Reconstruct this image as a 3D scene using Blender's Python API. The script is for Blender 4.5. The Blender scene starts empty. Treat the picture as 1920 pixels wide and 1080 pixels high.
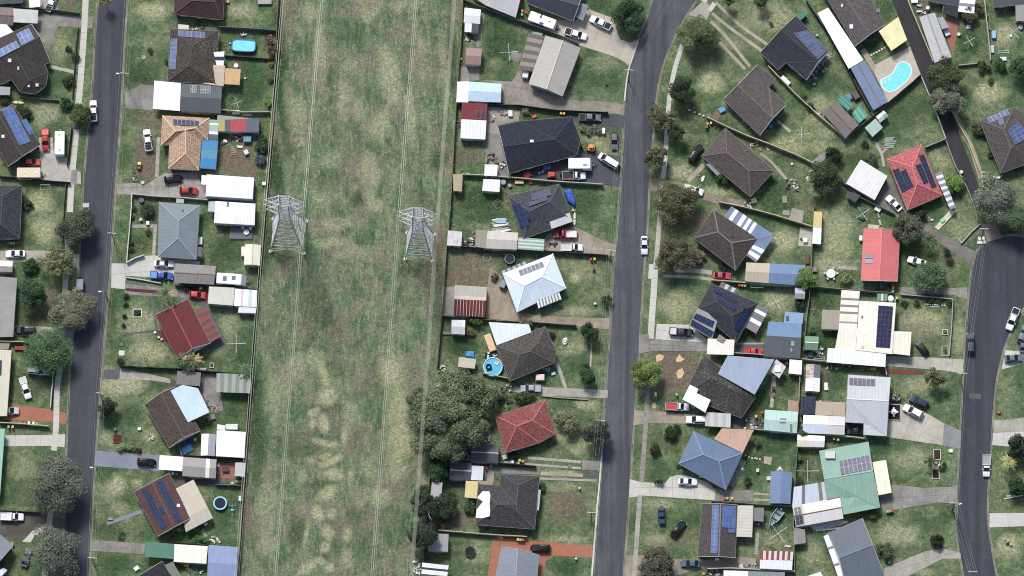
import bpy, math, random
import numpy as np
from mathutils import Vector, Matrix
random.seed(7); RNG = np.random.default_rng(11)
R = math.radians
sc = bpy.context.scene
COL = sc.collection
# ------------------------------------------------------------------ camera
DIST, TILT, PPM = 1500.0, R(14.0), 7.5          # metres, tilt from straight down, photo pixels per metre
ct, st = math.cos(TILT), math.sin(TILT)
CAM = Vector((0, -DIST*st, DIST*ct))
cd = bpy.data.cameras.new('camera'); co = bpy.data.objects.new('camera', cd); COL.objects.link(co)
co.location = CAM; co.rotation_euler = (TILT, 0, 0)
cd.sensor_width = 36; cd.lens = 36*DIST/(1920/PPM); cd.clip_start = 10; cd.clip_end = 8000
sc.camera = co
# ------------------------------------------------------------------ light: bright hazy daylight from the north-north-west
SUN_EL, SUN_AZ = R(50), R(-22)                  # azimuth from +Y (north), clockwise positive
w = bpy.data.worlds.new('World'); sc.world = w; w.use_nodes = True
nt = w.node_tree; bg = nt.nodes['Background']
sk = nt.nodes.new('ShaderNodeTexSky'); sk.sky_type = 'NISHITA'; sk.sun_disc = False
sk.sun_elevation = SUN_EL; sk.sun_rotation = SUN_AZ; sk.air_density = 1.0; sk.dust_density = 3.0; sk.ozone_density = 1.0
nt.links.new(sk.outputs[0], bg.inputs[0]); bg.inputs[1].default_value = 0.092
sl = bpy.data.lights.new('sun', 'SUN'); so = bpy.data.objects.new('sun', sl); COL.objects.link(so)
sl.energy = 2.5; sl.angle = R(14); sl.color = (1.0, 0.975, 0.94)
d = Vector((math.sin(SUN_AZ)*math.cos(SUN_EL), math.cos(SUN_AZ)*math.cos(SUN_EL), math.sin(SUN_EL)))
so.rotation_euler = d.to_track_quat('Z', 'Y').to_euler(); so.location = d*400
vs = sc.view_settings; vs.view_transform = 'Standard'; vs.look = 'None'; vs.exposure = 0.39; vs.gamma = 1
sc.render.engine = 'CYCLES'; sc.cycles.max_bounces = 5; sc.cycles.filter_width = 1.05; sc.cycles.diffuse_bounces = 3
# ------------------------------------------------------------------ photo pixel -> place
TILES = dict(F=(0,0,1), A1=(0,0,4), A2=(230,0,4), A3=(800,0,4), A4=(1160,0,4), A5=(1520,0,4),
  B1=(0,250,4), B2=(230,250,4), B3=(730,250,4), B4=(1160,250,4), B5=(1520,250,4),
  C1=(0,480,4), C2=(180,480,4), C3=(740,470,3.857), C4=(1160,480,4), C5=(1480,480,4),
  D1=(0,690,2.7708), D2=(160,680,4.909), D3=(160,840,4.5), D4=(740,680,4.5714), D5=(740,840,4.5),
  D6=(1160,650,4.908), D7=(1160,840,4.5), D8=(1470,660,4.2667), E1=(1470,820,4.1533),
  E2=(460,340,4.8), E3=(440,0,3), E4=(440,660,2.5714))
CUR = [0,0,1]
def T(n): CUR[:] = TILES[n]
def full(p): return (CUR[0]+p[0]/CUR[2], CUR[1]+p[1]/CUR[2])
def gp(p, z=0.0):
 """point at height z that the photo shows at tile pixel p"""
 u, v = full(p)
 d = Vector(((u-960)/PPM, DIST*st+(540-v)/PPM*ct, -DIST*ct+(540-v)/PPM*st))
 k = (z-CAM.z)/d.z
 return CAM+d*k
def mm(n): return n/CUR[2]/PPM                  # tile pixels -> metres
def lin(c, k=.84):
 def f(x):
  x /= 255
  return x/12.92 if x <= .04045 else ((x+.055)/1.055)**2.4
 r, g, b = f(c[0]), f(c[1]), f(c[2]); y = .3*r+.59*g+.11*b
 return (y+(r-y)*k, y+(g-y)*k, y+(b-y)*k, 1)
# ------------------------------------------------------------------ materials
MATS = {}
class NB:
 def __init__(s, name):
  s.m = bpy.data.materials.new(name); s.m.use_nodes = True; s.t = s.m.node_tree
  s.b = s.t.nodes['Principled BSDF']
 def n(s, t, **k):
  o = s.t.nodes.new(t)
  for a, v in k.items(): setattr(o, a, v)
  return o
 def l(s, a, b): s.t.links.new(a, b)
 def val(s, sock, v):
  if hasattr(v, 'is_output') or isinstance(v, bpy.types.NodeSocket): s.l(v, sock)
  else: sock.default_value = v
 def pos(s): return s.n('ShaderNodeNewGeometry').outputs['Position']
 def uv(s): return s.n('ShaderNodeUVMap', uv_map='UV').outputs[0]
 def mapping(s, v, scale=(1,1,1), rot=(0,0,0)):
  m = s.n('ShaderNodeMapping'); s.l(v, m.inputs[0]); m.inputs['Scale'].default_value = scale; m.inputs['Rotation'].default_value = rot
  return m.outputs[0]
 def noise(s, v, scale, detail=3, rough=.55):
  o = s.n('ShaderNodeTexNoise'); s.l(v, o.inputs['Vector']); o.inputs['Scale'].default_value = scale
  o.inputs['Detail'].default_value = detail; o.inputs['Roughness'].default_value = rough
  return o.outputs[0]
 def ramp(s, f, lo, hi, a=0.0, b=1.0):
  o = s.n('ShaderNodeMapRange'); o.clamp = True; s.val(o.inputs[0], f)
  for i, x in enumerate((lo, hi, a, b)): o.inputs[i+1].default_value = x
  return o.outputs[0]
 def math(s, op, a, b=0.0):
  o = s.n('ShaderNodeMath', operation=op); s.val(o.inputs[0], a); s.val(o.inputs[1], b); return o.outputs[0]
 def mix(s, f, a, b, mode='MIX'):
  o = s.n('ShaderNodeMix', data_type='RGBA', blend_type=mode); s.val(o.inputs[0], f); s.val(o.inputs[6], a); s.val(o.inputs[7], b)
  return o.outputs[2]
 def bump(s, h, strength=.3, dist=.05):
  o = s.n('ShaderNodeBump'); o.inputs['Strength'].default_value = strength; o.inputs['Distance'].default_value = dist
  s.l(h, o.inputs['Height']); s.l(o.outputs[0], s.b.inputs['Normal'])
 def done(s, col, rough=.8, spec=.3, metal=0.0):
  s.val(s.b.inputs['Base Color'], col); s.val(s.b.inputs['Roughness'], rough)
  s.b.inputs['Specular IOR Level'].default_value = spec; s.b.inputs['Metallic'].default_value = metal
  return s.m
def mul(c, k): return (min(c[0]*k, .9), min(c[1]*k, .9), min(c[2]*k, .9), 1)
def plain(c, rough=.75, spec=.3, var=.12, scale=1.5, metal=0.0, nm='paint'):
 key = ('plain', c, rough, spec, var, scale, metal)
 if key not in MATS:
  b = NB(nm); p = b.pos(); f = b.ramp(b.noise(p, scale, 4), .3, .7)
  MATS[key] = b.done(b.mix(f, mul(lin(c), 1-var), mul(lin(c), 1+var)), rough, spec, metal)
 return MATS[key]
def paint(c):
 key = ('car', c)
 if key not in MATS:
  b = NB('car_paint'); f = b.ramp(b.noise(b.pos(), 1.1, 4), .35, .75)
  m = b.done(b.mix(f, lin(c), mul(lin(c), .82)), .35, .3)
  b.b.inputs['Coat Weight'].default_value = .12; b.b.inputs['Coat Roughness'].default_value = .12
  MATS[key] = m
 return MATS[key]
def glass_dark():
 if 'glass' not in MATS:
  b = NB('dark_glass'); MATS['glass'] = b.done((.012,.014,.02,1), .06, .6)
 return MATS['glass']
def tile(c, lichen=0.0, stain=.35):
 """concrete or terracotta tiles: courses up the slope, weathering, lichen specks"""
 key = ('tile', c, lichen, stain)
 if key not in MATS:
  b = NB('roof_tile'); uv = b.uv(); p = b.pos(); C = mul(lin(c), .86)
  br = b.n('ShaderNodeTexBrick'); b.l(uv, br.inputs[0]); br.inputs['Scale'].default_value = 1
  br.inputs['Brick Width'].default_value = .34; br.inputs['Row Height'].default_value = .5; br.inputs['Mortar Size'].default_value = .07
  br.inputs['Mortar Smooth'].default_value = .6
  br.inputs['Color1'].default_value = mul(C, 1.25); br.inputs['Color2'].default_value = mul(C, .78); br.inputs['Mortar'].default_value = mul(C, .36)
  f1 = b.ramp(b.noise(p, .35, 4, .6), .3, .72)
  col = b.mix(b.math('MULTIPLY', f1, stain), br.outputs[0], mul(C, .45))
  f2 = b.ramp(b.noise(p, 1.7, 5, .8), .45, .68)
  col = b.mix(b.math('MULTIPLY', f2, .55), col, mul(C, 1.6))
  if lichen:
   f3 = b.ramp(b.noise(p, 5.5, 2, .5), .68-.1*lichen, .74-.1*lichen)
   f4 = b.ramp(b.noise(p, .25, 3, .6), .40, .62)
   col = b.mix(b.math('MULTIPLY', b.math('MULTIPLY', f3, f4), .8), col, lin((178,176,160)))
  sx = b.n('ShaderNodeSeparateXYZ'); b.l(uv, sx.inputs[0])
  b.bump(b.math('FRACT', b.math('DIVIDE', sx.outputs[1], .40)), .5, .05)
  MATS[key] = b.done(col, .85, .2)
 return MATS[key]
def metal(c, pitch=.5, rust=0.0, contrast=.13, rough=.55):
 """pressed sheet roofing: ribs down the slope, sheet laps, dirt and optional rust"""
 key = ('metal', c, pitch, rust, contrast, rough)
 if key not in MATS:
  b = NB('sheet_metal'); uv = b.uv(); p = b.pos(); C = mul(lin(c), .78+.22*min(1, max(0, (sum(c)/3-120)/100)))
  sx = b.n('ShaderNodeSeparateXYZ'); b.l(uv, sx.inputs[0]); u, v = sx.outputs[0], sx.outputs[1]
  rib = b.math('ABSOLUTE', b.math('SUBTRACT', b.math('FRACT', b.math('DIVIDE', u, pitch)), .5))
  f = b.ramp(rib, .32, .46)
  col = b.mix(b.math('MULTIPLY', f, contrast*2), mul(C, 1.02), mul(C, .6))
  sh = b.n('ShaderNodeTexWhiteNoise', noise_dimensions='1D'); b.l(b.math('FLOOR', b.math('DIVIDE', u, pitch*2)), sh.inputs['W'])
  col = b.mix(b.math('MULTIPLY', sh.outputs[0], .16), col, mul(C, .7))
  st_ = b.noise(b.mapping(uv, (2.2, .22, 1)), 1, 4, .6)
  col = b.mix(b.math('MULTIPLY', b.ramp(st_, .42, .8), .45), col, mul(C, .62))
  col = b.mix(b.math('MULTIPLY', b.ramp(b.noise(p, .45, 4), .45, .75), .28), col, mul(C, .72))
  if rust:
   rf = b.ramp(b.noise(b.mapping(uv, (1.6, .5, 1)), 1.1, 5, .65), .62-.25*rust, .8-.25*rust)
   col = b.mix(b.math('MULTIPLY', rf, .8), col, lin((118,66,48)))
  b.bump(f, .35, .04)
  MATS[key] = b.done(col, rough, .2)
 return MATS[key]
def brick(c):
 key = ('brick', c)
 if key not in MATS:
  b = NB('wall_finish'); C = lin(c); p = b.pos()
  f = b.ramp(b.noise(b.mapping(p, (4,4,12)), 1, 2), .3, .7)
  MATS[key] = b.done(b.mix(f, mul(C,.8), mul(C,1.15)), .85, .2)
 return MATS[key]
def concrete(c, stain=.5, nm='concrete'):
 key = ('conc', c, stain)
 if key not in MATS:
  b = NB(nm); p = b.pos(); C = lin(c)
  f1 = b.ramp(b.noise(p, .22, 5, .65), .38, .62); f2 = b.ramp(b.noise(p, 1.0, 6, .75), .4, .66); f3 = b.noise(p, 9, 3, .7)
  col = b.mix(b.math('MULTIPLY', f1, stain), mul(C, 1.12), mul(C, .5))
  col = b.mix(b.math('MULTIPLY', f2, stain*.7), col, mul(C, .55))
  col = b.mix(b.ramp(f3, .3, .7, 0, .3), col, mul(C, .6))
  MATS[key] = b.done(col, .9, .2)
 return MATS[key]
def paving(c, bw=.24, bh=.12):
 key = ('pave', c, bw, bh)
 if key not in MATS:
  b = NB('brick_paving'); p = b.pos(); C = lin(c)
  br = b.n('ShaderNodeTexBrick'); b.l(p, br.inputs[0]); br.inputs['Scale'].default_value = 1
  br.inputs['Brick Width'].default_value = bw; br.inputs['Row Height'].default_value = bh; br.inputs['Mortar Size'].default_value = .012
  br.inputs['Color1'].default_value = mul(C, 1.15); br.inputs['Color2'].default_value = mul(C, .82); br.inputs['Mortar'].default_value = mul(C, .5)
  f = b.ramp(b.noise(p, .5, 4), .35, .7)
  MATS[key] = b.done(b.mix(b.math('MULTIPLY', f, .4), br.outputs[0], mul(C, .6)), .9, .2)
 return MATS[key]
def leafmat(c, c2=None):
 key = ('leaf', c, c2)
 if key not in MATS:
  b = NB('foliage'); a = b.n('ShaderNodeAttribute', attribute_name='tone'); C = lin(c, 1.15); D = lin(c2, 1.0) if c2 else mul(C, 2.3)  # pale leaf tone raised so some clumps look sunlit
  col = b.mix(a.outputs['Fac'], mul(C, .62), D)
  MATS[key] = b.done(col, .6, .25)
 return MATS[key]
def bark():
 if 'bark' not in MATS:
  b = NB('bark'); f = b.noise(b.mapping(b.pos(), (6,6,1.2)), 1, 4)
  MATS['bark'] = b.done(b.mix(f, lin((70,60,52)), lin((135,125,112))), .9, .1)
 return MATS['bark']
def water(c):
 key = ('water', c)
 if key not in MATS:
  b = NB('pool_water'); p = b.pos(); f = b.ramp(b.noise(p, 1.4, 3), .35, .7)
  b.bump(b.noise(p, 3.0, 2), .12, .04)
  MATS[key] = b.done(b.mix(f, mul(lin(c, 1), .95), mul(lin(c, 1), 1.15)), .3, .15)
 return MATS[key]
def solarmat(c=(52,66,100)):
 key = ('solar', c)
 if key not in MATS:
  b = NB('solar_cells'); uv = b.uv(); C = lin(c)
  f = b.ramp(b.noise(b.pos(), .8, 2), .3, .7)
  MATS[key] = b.done(b.mix(f, mul(C, .6), mul(C, .95)), .35, .25)
 return MATS[key]
GALV = lambda: plain((178,186,190), .5, .4, .12, .4, .35, 'galvanised_steel')
ALU = lambda: plain((176,180,186), .4, .5, .05, 1, .3, 'aluminium')
RUBBER = lambda: plain((28,28,30), .85, .2, .1, 3, 0, 'rubber')
# ------------------------------------------------------------------ objects
ORG = {}
class MB:
 """collects geometry in world space, links it as ONE mesh object"""
 def __init__(s): s.v = []; s.f = []; s.mi = []; s.uv = {}
 def add(s, vs, fs, mi=0):
  o = len(s.v); s.v += [tuple(x) for x in vs]; s.f += [tuple(i+o for i in f) for f in fs]; s.mi += [mi]*len(fs); return o
 def prism(s, poly, z0, z1, mi=0):
  n = len(poly)
  vs = [(p[0],p[1],z0 if not callable(z0) else z0(p)) for p in poly]+[(p[0],p[1],z1 if not callable(z1) else z1(p)) for p in poly]
  fs = [tuple(range(n-1,-1,-1)), tuple(range(n,2*n))]+[(i,(i+1)%n,n+(i+1)%n,n+i) for i in range(n)]
  a = sum(poly[i][0]*poly[(i+1)%n][1]-poly[(i+1)%n][0]*poly[i][1] for i in range(n))
  if a < 0: fs = [f[::-1] for f in fs]
  return s.add(vs, fs, mi)
 def slab(s, pts, th, mi=0):
  """top polygon given, thickness th straight down; any planar-ish outline"""
  n = len(pts); a = sum(pts[i][0]*pts[(i+1)%n][1]-pts[(i+1)%n][0]*pts[i][1] for i in range(n))
  if a < 0: pts = pts[::-1]
  vs = [tuple(p) for p in pts]+[(p[0],p[1],p[2]-th) for p in pts]
  fs = [tuple(range(n)), tuple(range(2*n-1,n-1,-1))]+[(i,n+i,n+(i+1)%n,(i+1)%n) for i in range(n)]
  return s.add(vs, fs, mi)
 def box(s, c, sx, sy, sz, rz=0.0, mi=0):
  ca, sa = math.cos(rz), math.sin(rz); vs = []
  for z in (0, sz):
   for x, y in ((-1,-1),(1,-1),(1,1),(-1,1)):
    X, Y = x*sx/2, y*sy/2; vs.append((c[0]+X*ca-Y*sa, c[1]+X*sa+Y*ca, c[2]+z))
  return s.add(vs, [(3,2,1,0),(4,5,6,7),(0,1,5,4),(1,2,6,5),(2,3,7,6),(3,0,4,7)], mi)
 def tube(s, p, q, r, n=6, r2=None, cap=True, mi=0):
  p, q = Vector(p), Vector(q); d = (q-p).normalized(); r2 = r if r2 is None else r2
  a = d.orthogonal().normalized(); b = d.cross(a); vs = []
  for c, rr in ((p, r), (q, r2)):
   for i in range(n):
    t = 2*math.pi*i/n; vs.append(c+a*(rr*math.cos(t))+b*(rr*math.sin(t)))
  fs = [(i,(i+1)%n,n+(i+1)%n,n+i) for i in range(n)]
  if cap: fs += [tuple(range(n-1,-1,-1)), tuple(range(n,2*n))]
  return s.add(vs, fs, mi)
 def bar(s, p, q, wd, h, mi=0):
  """bar with rectangular section along p-q, centred on the line, lifted above it"""
  p, q = Vector(p), Vector(q); d = (q-p)
  if d.length < 1e-4: return
  d.normalize(); a = Vector((-d.y, d.x, 0));
  if a.length < 1e-4: a = Vector((1,0,0))
  a.normalize(); b = d.cross(a)
  if b.z < 0: b = -b
  a *= wd/2; vs = [p-a-b*h*.3, p+a-b*h*.3, p+a*.5+b*h, p-a*.5+b*h, q-a-b*h*.3, q+a-b*h*.3, q+a*.5+b*h, q-a*.5+b*h]
  return s.add(vs, [(0,1,2,3),(7,6,5,4),(0,4,5,1),(1,5,6,2),(2,6,7,3),(3,7,4,0)], mi)
 def disc(s, c, r, z0, z1, n=24, mi=0, rx=None):
  return s.prism([(c[0]+(rx or r)*math.cos(2*math.pi*i/n), c[1]+r*math.sin(2*math.pi*i/n)) for i in range(n)], z0, z1, mi)
 def ring(s, c, r0, r1, z0, z1, n=28, mi=0):
  vs = []
  for r, z in ((r0,z0),(r1,z0),(r1,z1),(r0,z1)):
   vs += [(c[0]+r*math.cos(2*math.pi*i/n), c[1]+r*math.sin(2*math.pi*i/n), z) for i in range(n)]
  fs = []
  for k in range(4):
   for i in range(n): fs.append((k*n+i, k*n+(i+1)%n, ((k+1)%4)*n+(i+1)%n, ((k+1)%4)*n+i))
  return s.add(vs, fs, mi)
 def build(s, name, mat, parent=None, smooth=False, local=False, uvdir=None):
  o3 = Vector((0,0,0)) if (local or parent is None) else ORG[parent.name]
  me = bpy.data.meshes.new(name)
  me.from_pydata([(x-o3[0], y-o3[1], z-o3[2]) for x, y, z in s.v], [], s.f)
  for m in (mat if isinstance(mat, (list, tuple)) else [mat]): me.materials.append(m)
  if any(s.mi): me.polygons.foreach_set('material_index', s.mi)
  if smooth: me.polygons.foreach_set('use_smooth', [True]*len(s.f))
  face_uv(me, uvdir)
  return link(name, me, parent, o3)
def face_uv(me, uvdir=None):
 """UV in metres: u level along the face, v up its slope"""
 uvl = me.uv_layers.new(name='UV'); V = me.vertices
 for p in me.polygons:
  n = p.normal; u = Vector((-n.y, n.x, 0))
  if uvdir is not None: u = Vector(uvdir)-n*n.dot(Vector(uvdir))
  if u.length < .02: u = Vector((1,0,0)) if abs(n.x) < .9 else Vector((0,1,0))
  u.normalize(); v = n.cross(u)
  for li in p.loop_indices:
   c = V[me.loops[li].vertex_index].co; uvl.data[li].uv = (c.dot(u), c.dot(v))
def link(name, me, parent=None, org=None):
 o = bpy.data.objects.new(name, me); COL.objects.link(o)
 if parent is not None: o.parent = parent
 ORG[o.name] = Vector(org) if org is not None else Vector((0,0,0))
 return o
LABELS = {}
def tag(o, label, cat, group=None):
 o['label'] = label; o['category'] = cat
 if group: o['group'] = group
 LABELS.setdefault(label, []).append((o.name, group))
 return o
def thing(name, label, cat, loc, rz=0.0, group=None):
 o = bpy.data.objects.new(name, None); COL.objects.link(o); o.empty_display_size = .5
 o.location = loc; o.rotation_euler = (0,0,rz); ORG[o.name] = Vector(loc)
 return tag(o, label, cat, group)
def struct(o): o['kind'] = 'structure'; return o
def inst(name, me, parent, loc=(0,0,0), rz=0.0, scale=(1,1,1), mats=None):
 o = bpy.data.objects.new(name, me); COL.objects.link(o); o.parent = parent
 o.location = loc; o.rotation_euler = (0,0,rz); o.scale = scale
 if mats:
  for i, m in enumerate(mats):
   if m: o.material_slots[i].link = 'OBJECT'; o.material_slots[i].material = m
 return o
def mesh_of(mb, name, mats, smooth=False):
 me = bpy.data.meshes.new(name); me.from_pydata(mb.v, [], mb.f)
 for m in mats: me.materials.append(m)
 if any(mb.mi): me.polygons.foreach_set('material_index', mb.mi)
 if smooth: me.polygons.foreach_set('use_smooth', [True]*len(mb.f))
 face_uv(me)
 return me
def area2(poly):
 n = len(poly); return sum(poly[i][0]*poly[(i+1)%n][1]-poly[(i+1)%n][0]*poly[i][1] for i in range(n))
def offset(poly, d):
 """inset a polygon by d"""
 if area2(poly) < 0: poly = poly[::-1]
 n = len(poly); out = []
 for i in range(n):
  p0, p1, p2 = Vector(poly[i-1][:2]), Vector(poly[i][:2]), Vector(poly[(i+1)%n][:2])
  a = (p1-p0).normalized(); b = (p2-p1).normalized()
  n1 = Vector((-a.y, a.x)); n2 = Vector((-b.y, b.x)); m = n1+n2
  if m.length < .2: m = n1.copy()
  m.normalize(); k = d/max(m.dot(n1), .35); out.append(tuple(p1+m*k))
 return out
# GROUND, ROADS, PATHS
def FP(pts, z=0.0):
 s = list(CUR); T('F'); r = [gp(p, z) for p in pts]; CUR[:] = s; return r
ROADS = {
 'west': ([(185,-40),(183,0),(178,60),(170,200),(164,250),(158,320),(152,410),(147,500),(139,600),(131,690),(126,790),(123,870),(119,980),(115,1080),(113,1130)],
          [(243,-40),(240,0),(235,70),(229,190),(225,250),(219,330),(213,420),(208,500),(200,590),(193,680),(186,770),(179,870),(173,980),(168,1080),(165,1130)]),
 'middle': ([(1237,-45),(1222,0),(1210,38),(1197,72),(1179,125),(1171,185),(1167,270),(1162,350),(1157,430),(1149,522),(1143,630),(1137,700),(1130,820),(1127,875),(1120,970),(1113,1062),(1109,1130)],
   [(1332,-45),(1307,0),(1281,40),(1256,92),(1240,137),(1231,192),(1226,250),(1220,325),(1215,420),(1209,495),(1203,590),(1199,660),(1192,760),(1186,850),(1179,960),(1171,1062),(1166,1130)]),
 'east': ([(1930,446),(1905,440),(1882,442),(1852,451),(1832,470),(1822,500),(1815,560),(1808,650),(1804,730),(1799,824),(1794,930),(1793,1000),(1803,1065),(1816,1130)],
          [(1950,470),(1950,500),(1948,520),(1940,545),(1922,575),(1903,610),(1889,640),(1877,680),(1867,735),(1859,845),(1853,940),(1855,990),(1866,1060),(1880,1130)]),
}
LANE = [(1664,-30),(1672,0),(1702,75),(1727,140),(1752,205),(1775,265),(1795,315),(1818,365),(1826,385),(1842,378),(1836,350),(1822,312),(1800,255),(1786,212),(1750,118),(1728,68),(1700,0),(1690,-30)]
def smooth_line(pts, step=1.2):
 """Catmull-Rom through 2-D points"""
 P = [Vector((p[0],p[1])) for p in pts]; P = [P[0]*2-P[1]]+P+[P[-1]*2-P[-2]]; out = []
 for i in range(1, len(P)-2):
  n = max(2, int((P[i+1]-P[i]).length/step))
  for k in range(n):
   t = k/n; a, b, c, e = P[i-1], P[i], P[i+1], P[i+2]
   out.append(.5*((2*b)+(c-a)*t+(2*a-5*b+4*c-e)*t*t+(3*b-a-3*c+e)*t**3))
 out.append(P[-2]); return out
def inside(poly, X, Y):
 ins = np.zeros(X.shape, bool); n = len(poly)
 for i in range(n):
  x0, y0 = poly[i][0], poly[i][1]; x1, y1 = poly[(i+1)%n][0], poly[(i+1)%n][1]
  if y0 == y1: continue
  c = ((y0 > Y) != (y1 > Y)) & (X < (x1-x0)*(Y-y0)/(y1-y0)+x0); ins ^= c
 return ins
PATCH = []          # soft patches of what grows or lies on the ground, plus painted west-fence shade: (x, y, rx, ry, rot, channel, strength)
def patch(kind, x, y, rx, ry=None, rot=0, k=1.0):
 c = gp((x, y)); ry = ry or rx
 PATCH.append((c.x, c.y, mm(rx), mm(ry), R(rot), dict(dry=0, dirt=1, lush=2)[kind], k))
T('E3')
for a in [(760,30,60,90,0,.7),(700,620,50,70,0,.5),(620,560,45,130,0,.6),(870,430,60,190,8,.75),(990,640,30,170,6,.7),(350,640,70,110,0,.5),(360,800,40,30,0,.9),(820,700,60,110,-20,.6),
          (480,300,40,200,4,.5),(420,70,60,60,0,.6),(950,30,90,40,0,.5),(1050,320,30,140,4,.55),(760,960,60,120,10,.6),(1170,350,20,200,4,.4),(300,560,30,150,4,.45),(540,900,70,60,0,.35),(660,380,90,60,0,.3)]: patch('dry', *a)
for a in [(980,290,28,26,0,1),(345,800,34,18,0,.8),(1195,845,34,22,0,.9),(1050,330,30,70,0,.4),(760,20,40,60,0,.5),(310,60,45,80,0,.55),(640,620,40,60,0,.35)]: patch('dirt', *a)
for a in [(262,420,46,520,4,1.25),(1225,330,26,330,4,.8),(640,180,110,70,0,.45),(560,420,60,50,0,.4),(760,560,90,80,0,.35),(1150,900,60,70,0,.8),(235,960,44,200,4,1.25),(540,1000,90,70,0,.4),(700,820,70,90,0,.3)]: patch('lush', *a)  # tall strips by the west fence: lush grass deepened to paint its shadow
T('E2')
for a in [(820,380,140,60,0,.7),(780,560,170,50,0,.7),(1180,220,90,60,0,.6),(1120,100,60,120,0,.5),(950,640,220,60,0,.45),(700,170,120,90,0,.4)]: patch('dry', *a)
for a in [(1740,560,70,150,0,1),(1640,760,60,90,0,.7),(820,370,70,30,0,.5),(800,610,80,50,0,.5),(1440,520,30,60,0,.6),(560,680,60,30,0,.5)]: patch('dirt', *a)
for a in [(1010,170,60,90,0,1),(215,560,70,260,0,1.2),(340,700,80,90,0,.7),(1560,170,110,120,0,.5),(1430,800,90,90,0,.7),(1090,480,80,60,0,.5),(1540,820,80,60,0,.5)]: patch('lush', *a)  # strip beside the west fence also darkens the grass as fence shade
T('E4')
for a in [(430,110,22,90,15,.9),(450,210,45,50,0,1),(390,30,60,50,0,.6),(380,290,35,20,30,.9),(430,350,26,50,10,1),(375,345,25,18,40,.9),(440,440,70,17,-12,1),(530,410,20,60,0,1),(470,525,60,20,25,1),(440,500,30,14,20,.8),
          (480,590,45,30,0,1),(450,680,60,30,35,1),(400,780,30,45,15,1),(470,780,25,30,0,.8),(345,880,14,60,-10,.9),(450,870,30,40,20,.9),(540,880,25,40,-20,.8),(435,940,28,30,0,1),(410,1010,30,24,0,.9),(350,1040,60,26,35,1),(455,1040,25,24,0,.9),
          (760,90,60,110,0,.8),(790,280,50,130,0,.8),(800,420,60,120,0,.85),(780,560,60,60,0,.6),(610,690,40,50,0,.6),(700,700,60,50,0,.6),(560,600,20,50,0,.6),(900,520,22,110,4,1),(160,740,50,160,0,.45),(330,600,26,30,0,.5),(370,520,30,20,0,.6),(150,930,60,50,0,.5),(540,990,30,50,0,.6),(200,200,60,120,0,.45),(310,60,60,60,0,.5),(560,320,40,80,0,.5),(650,560,30,60,0,.45)]: patch('dry', *a)
for a in [(560,450,30,60,0,.7),(600,380,70,40,0,.5),(470,300,30,40,0,.5),(60,760,22,170,4,.8),(880,470,30,60,0,.6),(600,690,30,40,0,.5),(510,60,50,30,0,.4),(500,370,40,40,0,.4)]: patch('dirt', *a)
for a in [(95,300,60,360,4,1.15),(320,460,110,90,0,.6),(450,270,90,24,0,.6),(300,870,50,80,0,.9),(600,800,60,90,0,.4),(440,985,26,22,0,.9),(400,640,60,30,0,.6),(760,820,90,120,0,.45),(840,330,30,200,4,.3),(680,200,60,120,0,.4),(500,900,140,120,0,.35),(640,960,60,100,0,.4)]: patch('lush', *a)  # first strip paints the west fence's shade into the lush grass
T('A1')
for a in [(1150,70,130,60,0,1),(450,350,90,120,0,.5),(330,850,110,90,0,.7)]: patch('dry', *a)
for a in [(1130,900,100,90,0,.9),(530,30,40,50,0,1)]: patch('dirt', *a)
for a in [(1080,560,100,110,0,1),(430,580,90,70,0,.8),(460,430,90,60,0,.6)]: patch('lush', *a)
T('A2')
for a in [(880,80,120,60,0,.7),(250,80,110,80,0,.9)]: patch('dry', *a)
for a in [(980,620,140,170,0,.9),(840,340,160,110,0,.7),(110,560,80,100,0,.9),(850,750,120,80,0,1)]: patch('lush', *a)
for a in [(180,900,80,60,0,.9),(760,670,50,40,0,.6),(1110,330,40,80,0,.5)]: patch('dirt', *a)
T('B1')
for a in [(300,520,110,90,0,.9),(330,720,110,110,0,.8),(910,420,60,60,0,.7),(380,230,120,60,0,.9)]: patch('dry', *a)
for a in [(1080,130,80,140,0,1),(1110,300,90,70,0,1),(440,740,40,40,0,.9)]: patch('dirt', *a)
for a in [(930,180,60,120,0,.7),(1060,830,80,80,0,1),(1100,580,90,70,0,.9),(220,730,50,120,0,.5),(240,420,60,40,0,.6)]: patch('lush', *a)
T('B2')
for a in [(840,200,130,110,0,1.2),(950,280,80,60,0,1.2),(180,200,80,120,0,.9),(920,90,80,120,0,1)]: patch('dirt', *a)
for a in [(790,880,150,120,0,1),(620,640,40,90,0,.9),(690,950,60,60,0,.8)]: patch('lush', *a)
T('C2')
for a in [(330,500,140,130,0,.7),(400,720,140,90,0,.8),(260,960,120,70,0,1),(1000,500,80,90,0,.6),(90,900,60,70,0,.7)]: patch('dry', *a)
for a in [(1080,720,110,110,0,.8),(900,790,140,40,0,.7),(120,450,40,240,0,.7),(480,960,110,60,0,.8)]: patch('lush', *a)
for a in [(790,1050,90,40,0,.9)]: patch('dirt', *a)
T('C1')
for a in [(380,330,60,130,0,.8),(300,480,120,40,0,.6),(300,960,60,80,0,.3)]: patch('dirt', *a)
for a in [(250,960,140,110,0,.8),(230,720,90,60,0,.7),(250,480,120,50,0,.6)]: patch('lush', *a)
T('D1')
for a in [(600,90,70,60,0,1),(590,620,60,50,0,.8),(120,520,80,60,0,.5),(620,730,50,40,0,.6),(540,80,30,50,0,.9)]: patch('dry', *a)
for a in [(100,600,110,120,0,.6),(560,850,90,60,0,.7),(580,1010,90,60,0,.8),(120,120,90,70,0,.7),(560,560,40,60,0,.6)]: patch('lush', *a)
T('D2')
for a in [(330,220,120,70,0,1),(600,680,70,60,0,.7),(200,700,60,80,0,.5)]: patch('dry', *a)
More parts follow.
